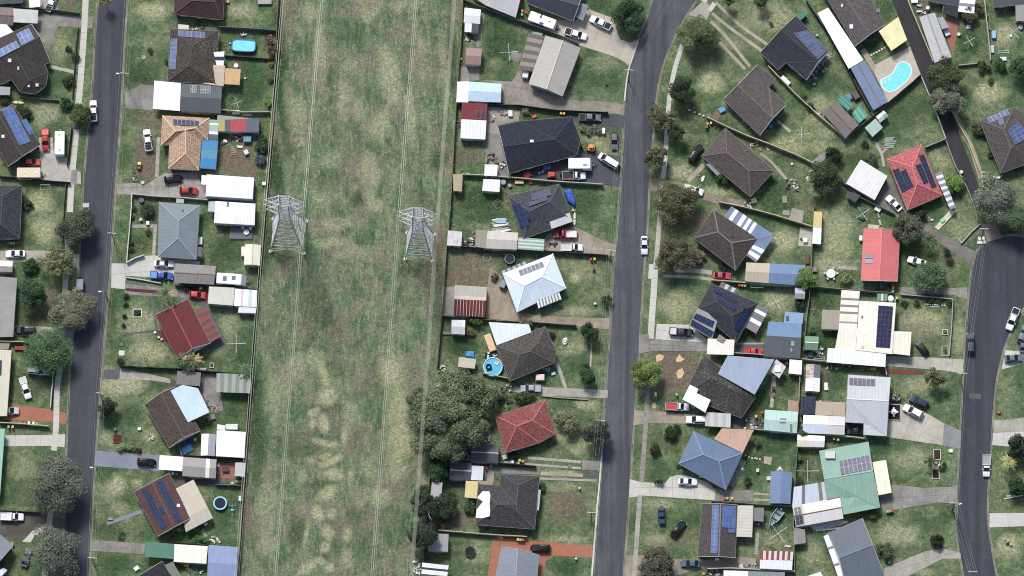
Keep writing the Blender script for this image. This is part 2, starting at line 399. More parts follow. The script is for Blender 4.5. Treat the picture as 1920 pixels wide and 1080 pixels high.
for a in [(420,480,140,110,0,.8),(1390,420,110,150,0,1),(1100,600,80,80,0,1),(640,180,150,50,0,.6)]: patch('lush', *a)
T('D3')
for a in [(270,300,60,80,0,1),(430,290,50,40,0,.7),(200,420,60,60,0,.5),(330,600,60,30,0,.4)]: patch('dry', *a)
for a in [(1190,500,150,180,0,.9),(880,740,120,60,0,.9),(280,480,150,90,0,.4),(200,960,120,60,0,.7)]: patch('lush', *a)
T('A3')
for a in [(560,350,150,200,0,1.1),(540,180,110,60,0,1),(1300,560,180,120,0,.6),(1500,150,90,110,0,.7),(800,880,110,60,0,1),(1290,30,100,60,0,.9)]: patch('lush', *a)
for a in [(1330,470,90,80,0,.4),(1260,1030,110,40,0,.6),(520,470,60,40,0,.3)]: patch('dry', *a)
for a in [(620,860,90,70,0,.9),(300,480,60,160,0,.7)]: patch('dirt', *a)
T('B3')
for a in [(680,500,200,120,0,1.2),(700,620,170,60,0,1),(1500,520,110,150,0,.9),(870,950,80,50,0,1)]: patch('lush', *a)
for a in [(600,180,110,60,0,.8),(600,970,190,90,0,.9),(1650,60,60,60,0,.6),(830,540,60,40,0,.8),(900,430,40,80,0,.7)]: patch('dirt', *a)
for a in [(620,1000,180,80,0,.5),(1600,90,80,50,0,.7),(1390,1000,150,60,0,.4)]: patch('dry', *a)
T('C3')
for a in [(520,170,190,110,0,.9),(480,60,110,50,0,.6)]: patch('dirt', *a)
for a in [(1315,190,50,48,0,1),(1320,440,170,40,0,.6),(1350,150,120,100,0,.4),(1300,700,90,60,0,.5)]: patch('dry', *a)
for a in [(470,680,140,80,0,1.1),(880,60,60,70,0,1.2),(1350,820,120,130,0,.7),(1380,380,120,60,0,.4)]: patch('lush', *a)
T('D4')
for a in [(740,450,70,50,0,1),(1350,770,60,30,0,.7),(420,780,120,60,0,1),(1000,350,100,40,0,.6)]: patch('dirt', *a)
for a in [(1450,560,110,130,0,.8),(1650,360,110,50,0,.9),(1560,720,100,80,0,.5)]: patch('dry', *a)
T('D5')
for a in [(1450,480,170,150,0,.9),(500,600,150,80,0,1.1),(420,520,80,60,0,.6)]: patch('dirt', *a)
for a in [(1400,215,170,30,0,1),(1400,330,140,50,0,.5),(700,900,110,100,0,.5),(1430,770,180,30,0,.7)]: patch('dry', *a)
for a in [(1450,1000,150,80,0,1.1),(560,850,110,110,0,.6)]: patch('lush', *a)
T('A4')
for a in [(690,620,110,80,0,1),(1120,130,180,110,0,.7),(860,320,120,60,0,.4),(1480,900,80,70,0,.6)]: patch('dry', *a)
for a in [(1450,680,150,90,0,.7),(560,760,120,60,0,.6),(1200,920,100,60,0,.5),(600,970,110,60,0,.9),(940,430,90,60,0,.5),(1200,680,60,50,0,.6)]: patch('lush', *a)
for a in [(590,430,60,30,0,.5)]: patch('dirt', *a)
T('A5')
for a in [(1330,690,120,90,0,1),(1450,270,90,100,0,.8),(60,780,80,80,0,.7),(100,1000,100,50,0,.6)]: patch('dry', *a)
for a in [(740,800,160,160,0,.7),(1190,330,90,120,0,1.2),(480,370,80,60,0,1.2),(560,70,70,90,0,.9),(1530,560,60,60,0,.8)]: patch('lush', *a)
for a in [(860,60,60,60,0,1),(380,700,60,40,0,.7)]: patch('dirt', *a)
T('B4')
for a in [(470,290,90,60,0,1),(720,440,120,50,0,.8),(1300,90,160,70,0,.8),(1230,800,110,90,0,1),(1560,700,60,200,0,.6)]: patch('dry', *a)
for a in [(560,660,140,80,0,1),(600,920,90,70,0,1),(380,700,60,60,0,.6),(1000,60,110,40,0,.5),(800,500,120,40,0,.6),(1430,560,50,80,0,.6)]: patch('dirt', *a)
for a in [(1180,520,180,120,0,1),(1260,400,160,80,0,.7),(550,130,110,120,0,.7),(1150,640,110,40,0,1),(700,320,90,80,0,.6)]: patch('lush', *a)
T('B5')
for a in [(200,760,120,190,0,.8),(1150,700,110,110,0,.5),(80,100,90,60,0,.7),(960,200,80,80,0,.7),(700,120,80,30,0,.4)]: patch('dry', *a)
for a in [(480,620,120,80,0,.7),(1400,200,90,100,0,.4),(800,900,150,90,0,1),(950,620,80,60,0,.7),(340,180,130,70,0,.8),(1480,760,100,80,0,1)]: patch('lush', *a)
for a in [(1010,130,60,30,0,.8),(990,930,60,60,0,.5),(1360,740,60,60,0,.9)]: patch('dirt', *a)
T('C4')
for a in [(450,380,140,130,0,.7),(1180,340,110,90,0,.7)]: patch('dry', *a)
for a in [(440,880,180,110,0,1.3),(400,760,200,40,0,1),(500,100,150,50,0,.8),(1180,950,60,60,0,.4)]: patch('dirt', *a)
for a in [(1250,940,120,80,0,1),(980,600,90,60,0,1.2),(1480,640,70,130,0,1.1)]: patch('lush', *a)
T('C5')
for a in [(1010,500,170,110,0,.9),(330,60,140,60,0,.8),(1000,960,170,70,0,.6),(1280,600,50,160,0,.6)]: patch('dry', *a)
for a in [(280,620,140,190,0,1.2),(340,940,100,90,0,.9),(1270,180,80,60,0,.5),(920,130,110,70,0,.6),(260,340,120,90,0,1.1)]: patch('lush', *a)
for a in [(990,560,120,90,0,.5),(220,900,60,110,0,.8)]: patch('dirt', *a)
T('D6')
for a in [(470,330,150,120,0,1.2),(420,130,140,60,0,1),(600,130,120,50,0,.9)]: patch('dirt', *a)
for a in [(1300,520,130,130,0,1.1),(1420,880,190,110,0,1),(1560,380,80,90,0,1.1),(500,900,110,110,0,.8)]: patch('lush', *a)
T('D7')
for a in [(560,760,120,90,0,.6),(330,840,120,60,0,.4)]: patch('dirt', *a)
for a in [(320,780,110,60,0,.6),(1300,780,110,60,0,.5),(350,470,140,40,0,.6)]: patch('dry', *a)
for a in [(1180,140,200,110,0,1),(1560,170,70,130,0,1.2),(350,220,120,90,0,.8),(620,600,60,80,0,.6),(1640,950,80,80,0,.5)]: patch('lush', *a)
T('E1')
for a in [(900,760,160,90,0,.8),(1010,170,170,90,0,.6),(220,900,90,110,0,.6),(1750,850,100,100,0,.9),(1100,1050,90,30,0,.7)]: patch('dry', *a)
for a in [(1270,600,60,100,0,.8),(750,90,110,40,0,.8),(900,330,90,40,0,.6),(1750,500,110,60,0,.4),(120,200,90,90,0,1.1)]: patch('lush', *a)
road_polys = {k: [tuple(p) for p in smooth_line([(q.x,q.y) for q in FP(a)])]+[tuple(p) for p in smooth_line([(q.x,q.y) for q in FP(b)])][::-1] for k, (a, b) in ROADS.items()}
def make_ground():
 ax = np.concatenate([[-3000,-700,-260], np.arange(-136, 136.01, .42), [260,700,3000]])
 ay = np.concatenate([[-3000,-700,-200], np.arange(-84, 84.01, .42), [200,700,3000]])
 X, Y = np.meshgrid(ax, ay); nx, ny = len(ax), len(ay)
 Z = np.zeros_like(X)
 for p in road_polys.values(): Z[inside(p, X+.22, Y) & inside(p, X-.22, Y) & inside(p, X, Y+.22) & inside(p, X, Y-.22)] = -.45
 at = np.zeros((ny, nx, 4), np.float32)
 wob = lambda s, a, b: np.sin(X*a+s)*np.cos(Y*b-s*1.7)
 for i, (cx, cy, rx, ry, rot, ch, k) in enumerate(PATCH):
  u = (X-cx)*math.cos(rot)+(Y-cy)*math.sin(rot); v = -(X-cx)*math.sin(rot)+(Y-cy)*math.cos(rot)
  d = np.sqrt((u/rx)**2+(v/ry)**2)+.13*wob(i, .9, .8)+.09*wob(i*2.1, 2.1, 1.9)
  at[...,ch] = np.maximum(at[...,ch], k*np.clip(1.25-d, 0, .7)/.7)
 fld = [(p.x,p.y) for p in FP([(523,-200),(505,335),(487,480),(470,700),(446,1100),(435,1300),(780,1300),(793,1040),(822,660),(840,440),(850,300),(868,-5),(875,-200)])]
 at[...,3] = inside(fld, X, Y)
 me = bpy.data.meshes.new('ground')
 idx = np.arange(nx*ny).reshape(ny, nx)
 q = np.stack([idx[:-1,:-1], idx[:-1,1:], idx[1:,1:], idx[1:,:-1]], -1).reshape(-1, 4)
 me.vertices.add(nx*ny); me.vertices.foreach_set('co', np.stack([X,Y,Z], -1).reshape(-1).astype(np.float32))
 me.loops.add(q.size); me.loops.foreach_set('vertex_index', q.reshape(-1).astype(np.int32))
 me.polygons.add(len(q)); me.polygons.foreach_set('loop_start', np.arange(0, q.size, 4, dtype=np.int32))
 me.update(calc_edges=True)
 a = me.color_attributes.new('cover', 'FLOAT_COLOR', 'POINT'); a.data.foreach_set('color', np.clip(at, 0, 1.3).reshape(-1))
 b = NB('grass'); p = b.pos(); A = b.n('ShaderNodeAttribute', attribute_name='cover')
 sp = b.n('ShaderNodeSeparateColor'); b.l(A.outputs['Color'], sp.inputs[0]); dry, dirt, lush, field = sp.outputs[0], sp.outputs[1], sp.outputs[2], A.outputs['Alpha']
 n1 = b.noise(p, .16, 4, .6); n2 = b.noise(p, .7, 4, .65); n3 = b.noise(p, 2.3, 5, .8); n4 = b.noise(p, 1.3, 4, .7)
 strk = b.noise(b.mapping(p, (.42, .13, 1), (0,0,R(-4))), 1, 6, .7)
 strk2 = b.noise(b.mapping(p, (1.5, .32, 1), (0,0,R(-4))), 1, 5, .72)
 col = b.mix(b.ramp(n1, .38, .62), lin(k=.74, c=(74,104,66)), lin(k=.74, c=(120,136,92)))
 col = b.mix(b.ramp(n2, .46, .66, 0, .7), col, lin(k=.74, c=(62,92,58)))
 fc = b.mix(b.ramp(strk, .40, .58), lin(k=.74, c=(70,106,70)), lin(k=.74, c=(118,136,98)))
 fc = b.mix(b.ramp(b.noise(p, .11, 5, .65), .47, .62, 0, .8), fc, lin(k=.74, c=(132,122,106)))
 fc = b.mix(b.ramp(b.noise(p, .3, 6, .72), .5, .64, 0, .75), fc, lin(k=.74, c=(74,106,72)))
 fc = b.mix(b.ramp(strk2, .52, .68, 0, .75), fc, lin(k=.74, c=(158,154,122)))
 col = b.mix(field, col, fc)
 wl = b.math('MULTIPLY', lush, b.ramp(n4, .3, .58, .45, 1)); col = b.mix(b.math('MINIMUM', b.math('MULTIPLY', wl, .8), 1), col, lin(k=.74, c=(46,78,42)))  # lush green; also carries the shade painted along the west fence
 wd = b.math('MULTIPLY', dry, b.ramp(n4, .34, .58, .35, 1)); col = b.mix(b.math('MINIMUM', b.math('MULTIPLY', wd, 1.0), 1), col, lin(k=.74, c=(172,172,130)))
 wr = b.math('MULTIPLY', dirt, b.ramp(n4, .3, .56, .25, 1.1)); col = b.mix(b.math('MINIMUM', b.math('MULTIPLY', wr, 1.05), 1), col, lin(k=.74, c=(118,104,90)))
 g = b.ramp(n3, .3, .7)
 col = b.mix(1.0, col, b.mix(g, (.34,.38,.36,1), (1.62,1.56,1.52,1)), 'MULTIPLY')
 col = b.mix(1.0, col, b.mix(b.ramp(b.noise(p, .9, 6, .75), .34, .66), (.66,.72,.7,1), (1.3,1.24,1.2,1)), 'MULTIPLY')
 b.bump(b.math('ADD', n3, b.math('MULTIPLY', n4, .8)), .7, .22)
 me.materials.append(b.done(col, .95, .1))
 struct(link('ground', me))
make_ground()
def asphalt(nm, c, wear=.5):
 b = NB(nm); p = b.pos(); C = lin(c)
 f1 = b.ramp(b.noise(b.mapping(p, (.5, .018, 1), (0,0,R(-4))), 1, 4, .6), .4, .62)
 f2 = b.ramp(b.noise(p, .18, 5, .65), .35, .7); f3 = b.noise(p, 2.6, 5, .8)
 col = b.mix(b.math('MULTIPLY', f1, wear), mul(C, .82), mul(C, 1.55))
 col = b.mix(b.math('MULTIPLY', f2, .5), col, mul(C, .72))
 col = b.mix(1.0, col, b.mix(b.ramp(f3, .25, .75), (.66,.66,.67,1), (1.36,1.36,1.35,1)), 'MULTIPLY')
 b.bump(f3, .25, .03)
 return b.done(col, .88, .25)
ASPH = {'west': asphalt('asphalt', (72,76,84)), 'middle': asphalt('asphalt', (77,80,86), .9), 'east': asphalt('asphalt', (66,71,80))}
KERB = concrete((150,144,132), .9, 'kerb_concrete')
def ribbon(mb, line, o0, o1, z0, z1):
 """strip with a real section following a 2-D line, between offsets o0..o1 to its left"""
 n = len(line); rows = []
 for i in range(n):
  t = (line[min(i+1,n-1)]-line[max(i-1,0)]).normalized(); nn = Vector((-t.y, t.x))
  a, b = line[i]+nn*o0, line[i]+nn*o1; rows.append([(a.x,a.y,z0),(a.x,a.y,z1),(b.x,b.y,z1),(b.x,b.y,z0)])
 vs = [v for r in rows for v in r]; fs = []
 for i in range(n-1):
  for k in range(3): fs.append((4*i+k, 4*i+4+k, 4*i+5+k, 4*i+1+k))
 o = mb.add(vs, fs)
for k, (a, b) in ROADS.items():
 mb = MB(); A = smooth_line([(q.x,q.y) for q in FP(a)]); B = smooth_line([(q.x,q.y) for q in FP(b)]); N = 130
 def resample(L, N):
  s = [0]
  for i in range(1, len(L)): s.append(s[-1]+(L[i]-L[i-1]).length)
  out = []
  for j in range(N):
   t = s[-1]*j/(N-1); i = max(0, min(len(L)-2, int(np.searchsorted(s, t))-1)); q = (t-s[i])/max(s[i+1]-s[i], 1e-6); out.append(L[i].lerp(L[i+1], min(1,max(0,q))))
  return out
 A2, B2 = resample(A, N), resample(B, N)
 vs = [(p.x,p.y,-.12) for p in A2]+[(p.x,p.y,-.12) for p in B2]
 mb.add(vs, [(i, i+1, N+i+1, N+i)[::-1] for i in range(N-1)])
 ro = struct(mb.build('road', ASPH[k])); ro['label'] = {'west':'dark asphalt street beside the corridor houses','middle':'asphalt street bending past the street trees','east':'asphalt street ending in a turning circle'}[k]
 for L, sgn in ((A2, -1), (B2, 1)):
  kb = MB(); ribbon(kb, L, -.02*sgn, .2*sgn, -.3, .02); struct(kb.build('kerb', KERB))
  gt = MB(); ribbon(gt, L, -.34*sgn, .0, -.3, -.108); struct(gt.build('gutter_strip', KERB))
lane = MB(); lane.slab([(p.x,p.y,.016) for p in FP(LANE)], .3); struct(lane.build('lane', asphalt('asphalt', (62,60,64), .3)))
ZL = [0]
def clip(poly, n, c):
 """keep the part of poly where dot(p,n) <= c"""
 out = []
 for i in range(len(poly)):
  p, q = poly[i], poly[(i+1)%len(poly)]; a, b = p.dot(n)-c, q.dot(n)-c
  if a <= 0: out.append(p)
  if (a < 0 < b) or (b < 0 < a): out.append(p.lerp(q, a/(a-b)))
 return out
def area(name, pts, mat, slabs=0.0, z=None, ang=None):
 """a paved or bare area; slabs = length of each cast slab (0 = none)"""
 if z is None: ZL[0] = (ZL[0]+1) % 12; z = .024+.004*ZL[0]
 P = [Vector((q.x,q.y)) for q in (gp(p) for p in pts)]
 mb = MB()
 if not slabs:
  mb.slab([(p.x,p.y,z) for p in P], .2); return struct(mb.build(name, mat))
 mb.slab([(p.x,p.y,z-.03) for p in P], .15); o = struct(mb.build(name, concrete((78,76,72), .5)))
 C = sum(P, Vector((0,0)))/len(P); xx = sum((p.x-C.x)**2 for p in P); yy = sum((p.y-C.y)**2 for p in P); xy = sum((p.x-C.x)*(p.y-C.y) for p in P)
 th = .5*math.atan2(2*xy, xx-yy) if ang is None else R(ang)
 dv = Vector((math.cos(th), math.sin(th))); lo = min(p.dot(dv) for p in P); hi = max(p.dot(dv) for p in P)
 n = max(1, round((hi-lo)/slabs)); wide = max(p.dot(Vector((-dv.y,dv.x))) for p in P)-min(p.dot(Vector((-dv.y,dv.x))) for p in P)
 m2 = 2 if wide > 4.6 else 1; ev = Vector((-dv.y, dv.x)); l2 = min(p.dot(ev) for p in P)
 for i in range(n):
  s = clip(clip(P, dv, lo+(hi-lo)*(i+1)/n), -dv, -(lo+(hi-lo)*i/n))
  for j in range(m2):
   s2 = s if m2 == 1 else clip(clip(s, ev, l2+wide*(j+1)/2), -ev, -(l2+wide*j/2))
   if len(s2) < 3 or abs(area2(s2)) < .5: continue
   s3 = offset([tuple(q) for q in s2], .02); zz = z+random.uniform(-.004,.004)
   sb = MB(); sb.slab([(q[0],q[1],zz) for q in s3], .1); sb.build('slab', mat, o)
 return o
def strip(name, pts, wpx, mat, slabs=0.0, z=None):
 """path of width wpx (tile pixels) along a tile-pixel line; slabs along it"""
 if z is None: ZL[0] = (ZL[0]+1) % 12; z = .024+.004*ZL[0]
 L = smooth_line([(q.x,q.y) for q in (gp(p) for p in pts)], .6); hw = mm(wpx)/2; mb = MB()
 def edge(i):
  t = (L[min(i+1,len(L)-1)]-L[max(i-1,0)]).normalized(); n = Vector((-t.y,t.x)); return L[i]+n*hw, L[i]-n*hw
 E = [edge(i) for i in range(len(L))]
 mb.slab([(e[0].x,e[0].y,z-(.03 if slabs else 0)) for e in E]+[(e[1].x,e[1].y,z-(.03 if slabs else 0)) for e in E[::-1]], .15)
 o = struct(mb.build(name, concrete((96,94,88), .5) if slabs else mat))
 if slabs:
  acc = 0; i0 = 0
  for i in range(1, len(L)):
   acc += (L[i]-L[i-1]).length
   if acc >= slabs or i == len(L)-1:
    q = offset([tuple(E[i0][0]), tuple(E[i][0]), tuple(E[i][1]), tuple(E[i0][1])], .025); zz = z+random.uniform(-.004,.004)
    sb = MB(); sb.slab([(p[0],p[1],zz) for p in q], .1); sb.build('slab', mat, o); acc = 0; i0 = i
 return o
CL = concrete((196,194,186), .22); CM = concrete((176,171,160), .6); CG = concrete((152,149,142), .75); CW = concrete((188,184,172), .45)
CB = concrete((132,140,158), .3); CD = concrete((100,101,105), .5); CT = concrete((176,164,144), .55); ASD = asphalt('dark_asphalt', (82,86,94), .3); BRK = paving((182,116,88)); GRAV = concrete((96,92,88), .6)
T('F')
strip('footpath', [(161,-8),(158,52),(154,110),(150,165),(147,195)], 12, CL, 1.9)
strip('footpath', [(143,243),(139,285),(134,345),(131,398)], 12, CL, 1.9)
strip('footpath', [(128,452),(124,510),(121,560),(115,640),(112,690),(107,730),(105,800),(101,845)], 11, CL, 1.9)
strip('footpath', [(96,958),(92,985),(86,1050),(84,1090)], 11, CM, 1.9)
strip('footpath', [(1281,80),(1274,100),(1267,122),(1261,148),(1256,178),(1252,215),(1250,252),(1247,300),(1243,335)], 9, CL, 1.9)
strip('footpath', [(1241,345),(1239,385),(1236,420),(1232,470),(1229,502)], 9, CW, 1.9)
strip('footpath', [(1228,505),(1226,545),(1222,600),(1220,635)], 12, CL, 1.9)
strip('footpath', [(1216,690),(1214,740),(1211,790),(1207,850),(1203,905)], 9, paving((150,144,136), .9, .6), 1.5)
strip('footpath', [(1200,928),(1196,980),(1192,1040),(1188,1090)], 9, CM, 1.5)
strip('garden_path', [(1317,2),(1330,-20)], 16, CL); strip('garden_path', [(1330,20),(1340,6)], 9, CL)
T('A1')
area('driveway', [(283,100),(700,128),(690,212),(440,198),(405,255),(415,312),(345,350),(290,270),(240,180)], CG, 3)
area('driveway', [(300,-20),(430,-10),(435,76),(292,57)], CM); strip('garden_path', [(380,500),(555,540)], 26, CW)
area('driveway', [(935,690),(968,682),(1055,632),(1160,640),(1148,828),(940,812)], CG, 3); area('driveway', [(555,930),(605,930),(605,968),(552,966)], ASD)
T('B1')
area('driveway', [(290,30),(395,30),(405,160),(500,180),(535,268),(605,290),(610,380),(530,372),(310,362),(310,240),(300,200)], CW, 3.5); area('driveway', [(538,272),(582,274),(576,386),(524,384)], CG)
area('driveway', [(0,880),(320,878),(420,890),(600,905),(590,1010),(470,985),(310,968),(0,960)], CM, 3)
area('driveway', [(885,380),(995,372),(1100,382),(1230,300),(1480,290),(1500,360),(1650,385),(1640,490),(1230,470),(1000,462),(880,455)], concrete((172,168,160), .8), 1.6); strip('garden_path', [(1190,30),(1175,330)], 28, CM, 1.5)
area('driveway', [(836,975),(950,976),(1060,920),(1145,915),(1220,920),(1500,960),(1490,1090),(1300,1090),(945,1070),(935,1170),(834,1160)], CL, 3.5); strip('garden_path', [(985,698),(1180,696)], 28, CM, 1.5); strip('garden_path', [(1165,690),(1152,918)], 26, CM, 1.5)
T('C2')
area('driveway', [(215,208),(705,262),(700,315),(215,290)], CG); area('garden_path', [(222,240),(476,258),(474,284),(222,264)], paving((104,58,62)))
area('driveway', [(180,835),(600,930),(600,960),(420,935),(180,925)], CM, 2); area('driveway', [(60,850),(172,852),(168,926),(40,922)], CD); area('garden_path', [(822,350),(985,655),(865,718),(842,660),(938,602),(815,385),(715,340),(735,325)], CD)
strip('garden_path', [(420,310),(440,430),(455,560),(470,575)], 22, CD); strip('garden_path', [(195,592),(440,560)], 16, CD)
area('patio', [(455,558),(520,556),(548,640),(492,648)], paving((120,66,62))); area('patio', [(788,880),(906,885),(905,1000),(945,1075),(800,1050)], CG, 2); area('patio', [(830,225),(850,230),(840,360),(820,350)], paving((130,60,62)))
area('patio', [(555,905),(670,985),(600,1000),(560,990)], GRAV)
T('C1')
area('driveway', [(100,520),(440,535),(560,560),(545,660),(480,640),(440,600),(110,600)], CM, 3)
T('D1')
area('driveway', [(30,172),(90,192),(262,215),(345,235),(340,292),(262,280),(10,268)], BRK); area('driveway', [(15,350),(270,347),(340,343),(335,412),(268,405),(15,406)], CL, 3)
area('driveway', [(-20,730),(240,760),(350,790),(345,830),(190,830),(115,905),(60,880),(-20,870)], GRAV); area('garden_path', [(115,902),(170,845),(240,822),(240,850),(180,870),(160,905)], CL)
area('driveway', [(505,432),(690,442),(690,525),(500,510)], CB, 0)
T('D2')
area('driveway', [(98,810),(690,852),(690,1000),(80,950)], CB, 4); area('patio', [(1060,220),(1215,230),(1250,290),(1272,440),(1165,460),(1090,300)], CG, 1.5); area('patio', [(1225,920),(1382,926),(1372,1070),(1222,1064)], paving((168,110,98)))
T('D3')
strip('garden_path', [(183,638),(495,528)], 30, CB); area('driveway', [(40,772),(505,808),(498,897),(35,868)], CG, 2.4); area('patio', [(760,230),(1110,262),(1200,300),(950,310),(780,330)], CD); strip('garden_path', [(985,690),(1020,750)], 32, CT, 1)
T('A3')
area('driveway', [(930,240),(985,150),(1120,150),(1215,68),(1395,135),(1450,295),(1525,320),(1600,290),(1528,500),(1480,462),(1400,422),(1020,300)], concrete((190,180,164), .35), 4)
area('driveway', [(395,598),(640,612),(692,520),(765,600),(900,690),(1060,745),(1370,765),(1482,785),(1480,862),(1360,848),(960,828),(700,800),(555,772),(555,630)], concrete((160,152,140), .8), 2.2)
area('driveway', [(968,850),(1360,856),(1482,866),(1478,955),(1140,938),(1080,880)], ASD); area('patio', [(640,385),(716,405),(690,470),(616,440)], CG); area('patio', [(400,90),(440,95),(405,350),(370,350)], CG, 2); area('patio', [(250,500),(398,505),(395,602),(240,615)], CG, 1.5)
area('patio', [(455,800),(700,830),(690,905),(530,940),(560,1090),(440,1090)], concrete((170,162,150), .6))
T('B3')
area('driveway', [(1330,170),(1450,140),(1560,150),(1730,170),(1730,400),(1600,385),(1280,362),(900,318),(905,300)], ASD); area('patio', [(725,0),(820,0),(895,300),(900,330),(720,325)], CG)
area('driveway', [(1388,700),(1640,820),(1705,838),(1695,925),(1640,918),(1160,892),(1165,780),(1240,720)], concrete((168,158,142), .7), 3)
T('C3')
area('driveway', [(688,125),(760,165),(800,250),(890,445),(1040,468),(1200,478),(1560,490),(1550,572),(1300,548),(1050,528),(660,490),(668,280)], concrete((168,154,132), .75), 4)
area('garden_path', [(1195,488),(1440,500),(1430,556),(1190,540)], CD); area('patio', [(345,262),(438,262),(430,470),(340,468)], CM, 2)
area('driveway', [(860,985),(1065,985),(1545,1008),(1540,1068),(1070,1050),(850,1020)], CM, 3); strip('garden_path', [(1150,770),(1190,860),(1238,995)], 24, CM); strip('garden_path', [(1425,640),(1416,840)], 12, CM)
T('D4')
strip('driveway', [(1140,815),(1600,852)], 26, CM, 2); strip('driveway', [(1100,868),(1600,905)], 22, CM, 2); area('driveway', [(1610,838),(1770,842),(1758,925),(1605,918)], CG)
area('driveway', [(840,895),(1240,905),(1240,960),(850,950)], CG, 2.5); area('driveway', [(1612,930),(1735,935),(1730,985),(1600,975)], CD)
T('D5')
strip('driveway', [(1230,215),(1590,232)], 30, CT); strip('driveway', [(1225,258),(1700,275)], 20, CM); area('driveway', [(832,752),(905,760),(1110,778),(1690,825),(1672,925),(1340,908),(1275,955),(1240,1110),(780,1110)], BRK)
area('patio', [(755,150),(840,165),(835,290),(750,280)], CM, 2)
T('A4')
for a in ([(730,20),(900,180),(1115,335)],[(700,100),(830,205),(1070,380)],[(690,160),(800,270),(985,500)],[(650,200),(760,320),(950,520)]): strip('wheel_track', a, 24, CT)
area('garden_path', [(520,110),(640,0),(700,60),(660,150)], CM)
area('patio', [(690,880),(745,810),(790,845),(735,905)], concrete((140,112,98), .5)); strip('garden_path', [(1190,905),(1290,990)], 22, CM)
T('A5')
area('pool_deck', [(455,500),(745,348),(826,560),(585,780)], concrete((196,184,166), .3), 5); strip('garden_path', [(390,370),(480,520)], 44, CT, 1.2)
area('patio', [(1015,125),(1108,140),(1100,260),(1065,400),(1035,330),(985,180)], paving((172,112,92))); strip('garden_edge', [(1075,840),(1120,930),(1190,1080)], 32, CT)
T('B4')
strip('garden_path', [(640,235),(520,360)], 36, CT); area('driveway', [(250,330),(480,370),(560,400),(760,470),(960,510),(920,560),(740,530),(480,450),(235,430)], concrete((150,140,122), .8)); strip('garden_path', [(1060,150),(1140,210),(1260,345)], 20, CT); area('patio', [(1440,215),(1540,135),(1560,180),(1490,245)], CG, 1.2)
area('patio', [(1300,560),(1392,582),(1376,668),(1278,640)], CM); area('patio', [(1360,700),(1452,716),(1446,850),(1346,845)], CW, 1.8); area('patio', [(1232,575),(1285,580),(1280,615),(1228,608)], CT)
T('C4')
strip('driveway', [(330,105),(560,110),(700,125)], 34, CM); strip('driveway', [(330,150),(560,160),(710,178)], 24, CM); area('driveway', [(285,508),(530,515),(665,625),(664,650),(275,625)], CL, 3.2)
area('driveway', [(150,590),(228,585),(232,640),(265,625),(664,650),(662,718),(270,712),(215,722),(150,735)], CG, 3); area('driveway', [(862,650),(1085,655),(1085,752),(862,740)], CD); area('garden_path', [(860,650),(1085,650),(1085,662),(860,664)], CM)
area('garden_path', [(228,62),(268,62),(262,172),(222,170)], CL); strip('garden_path', [(1165,900),(1155,1060)], 34, CM, 1)
T('B5')
area('driveway', [(480,510),(560,380),(625,330),(700,560),(840,660),(1120,830),(1235,885),(1195,985),(1100,920),(780,670),(620,612)], concrete((132,128,122), .75)); area('driveway', [(1278,685),(1385,668),(1430,785),(1330,815)], concrete((150,140,128), .6))
strip('garden_path', [(480,60),(530,150),(550,250)], 22, CM); strip('garden_path', [(530,150),(600,90)], 18, CM); strip('garden_edge', [(1150,0),(1210,120),(1280,340)], 40, CT)
T('C5')
area('driveway', [(815,235),(930,235),(1230,240),(1335,232),(1335,330),(1280,312),(1220,292),(820,285)], CG, 2.5); area('driveway', [(722,750),(1000,758),(1310,775),(1300,882),(1180,862),(725,825)], concrete((186,181,168), .55), 3); area('garden_path', [(728,848),(1005,858),(1000,888),(725,880)], paving((128,74,58)))
strip('garden_path', [(365,85),(510,95)], 26, CM, .6); area('driveway', [(1620,705),(1700,712),(1780,725),(1780,800),(1640,840),(1590,850)], CL, 3)
T('D8')
area('driveway', [(835,415),(945,420),(1000,440),(1110,470),(1280,570),(1418,635),(1412,770),(1290,748),(820,680)], concrete((194,188,174), .55), 3.5); area('driveway', [(1280,572),(1418,640),(1412,775),(1268,748)], concrete((140,142,146), .4))
area('driveway', [(1680,545),(1810,540),(1930,520),(1930,640),(1680,640)], CM, 2); area('driveway', [(1672,645),(1930,636),(1930,770),(1665,745)], CL, 3)
T('D6')
area('driveway', [(140,585),(290,590),(440,600),(660,625),(810,640),(800,730),(660,710),(270,705),(135,725)], concrete((170,160,142), .75), 4); area('patio', [(1130,650),(1335,690),(1335,770),(1125,760)], GRAV); area('patio', [(1030,630),(1135,655),(1120,760),(1030,745)], CD); strip('garden_path', [(1435,290),(1405,560)], 34, CM, 1.2)
for q in ([(340,85),(375,70),(420,85),(405,120),(350,142)],[(530,110),(560,68),(580,100),(610,115),(570,140),(528,138)],[(545,215),(585,198),(605,240),(580,290),(545,295),(530,250)],[(310,520),(335,512),(350,545),(335,572),(308,560)],[(350,170),(380,190),(405,215),(385,228),(350,195)]):
 area('sand_patch', q, concrete((212,178,134), .2))
T('D7')
area('driveway', [(95,262),(180,285),(390,300),(430,245),(500,225),(600,238),(740,285),(822,350),(810,442),(205,402),(85,420)], concrete((200,196,186), .4), 5); area('driveway', [(815,345),(880,355),(1140,355),(1135,452),(810,442)], CG, 2.5); area('garden_path', [(1140,375),(1275,385),(1270,402),(1138,395)], CT); area('garden_path', [(1140,425),(1275,432),(1270,450),(1138,445)], CT)
area('driveway', [(60,905),(215,905),(450,935),(700,945),(1010,920),(1160,930),(1150,1010),(700,1015),(440,1090),(50,1090)], concrete((160,146,132), .6)); area('patio', [(1225,70),(1295,75),(1285,145),(1222,130)], CT, 1); strip('garden_path', [(1170,715),(1160,900)], 32, CM, 1.2); strip('garden_path', [(940,320),(1050,100)], 60, CG)
T('E1')
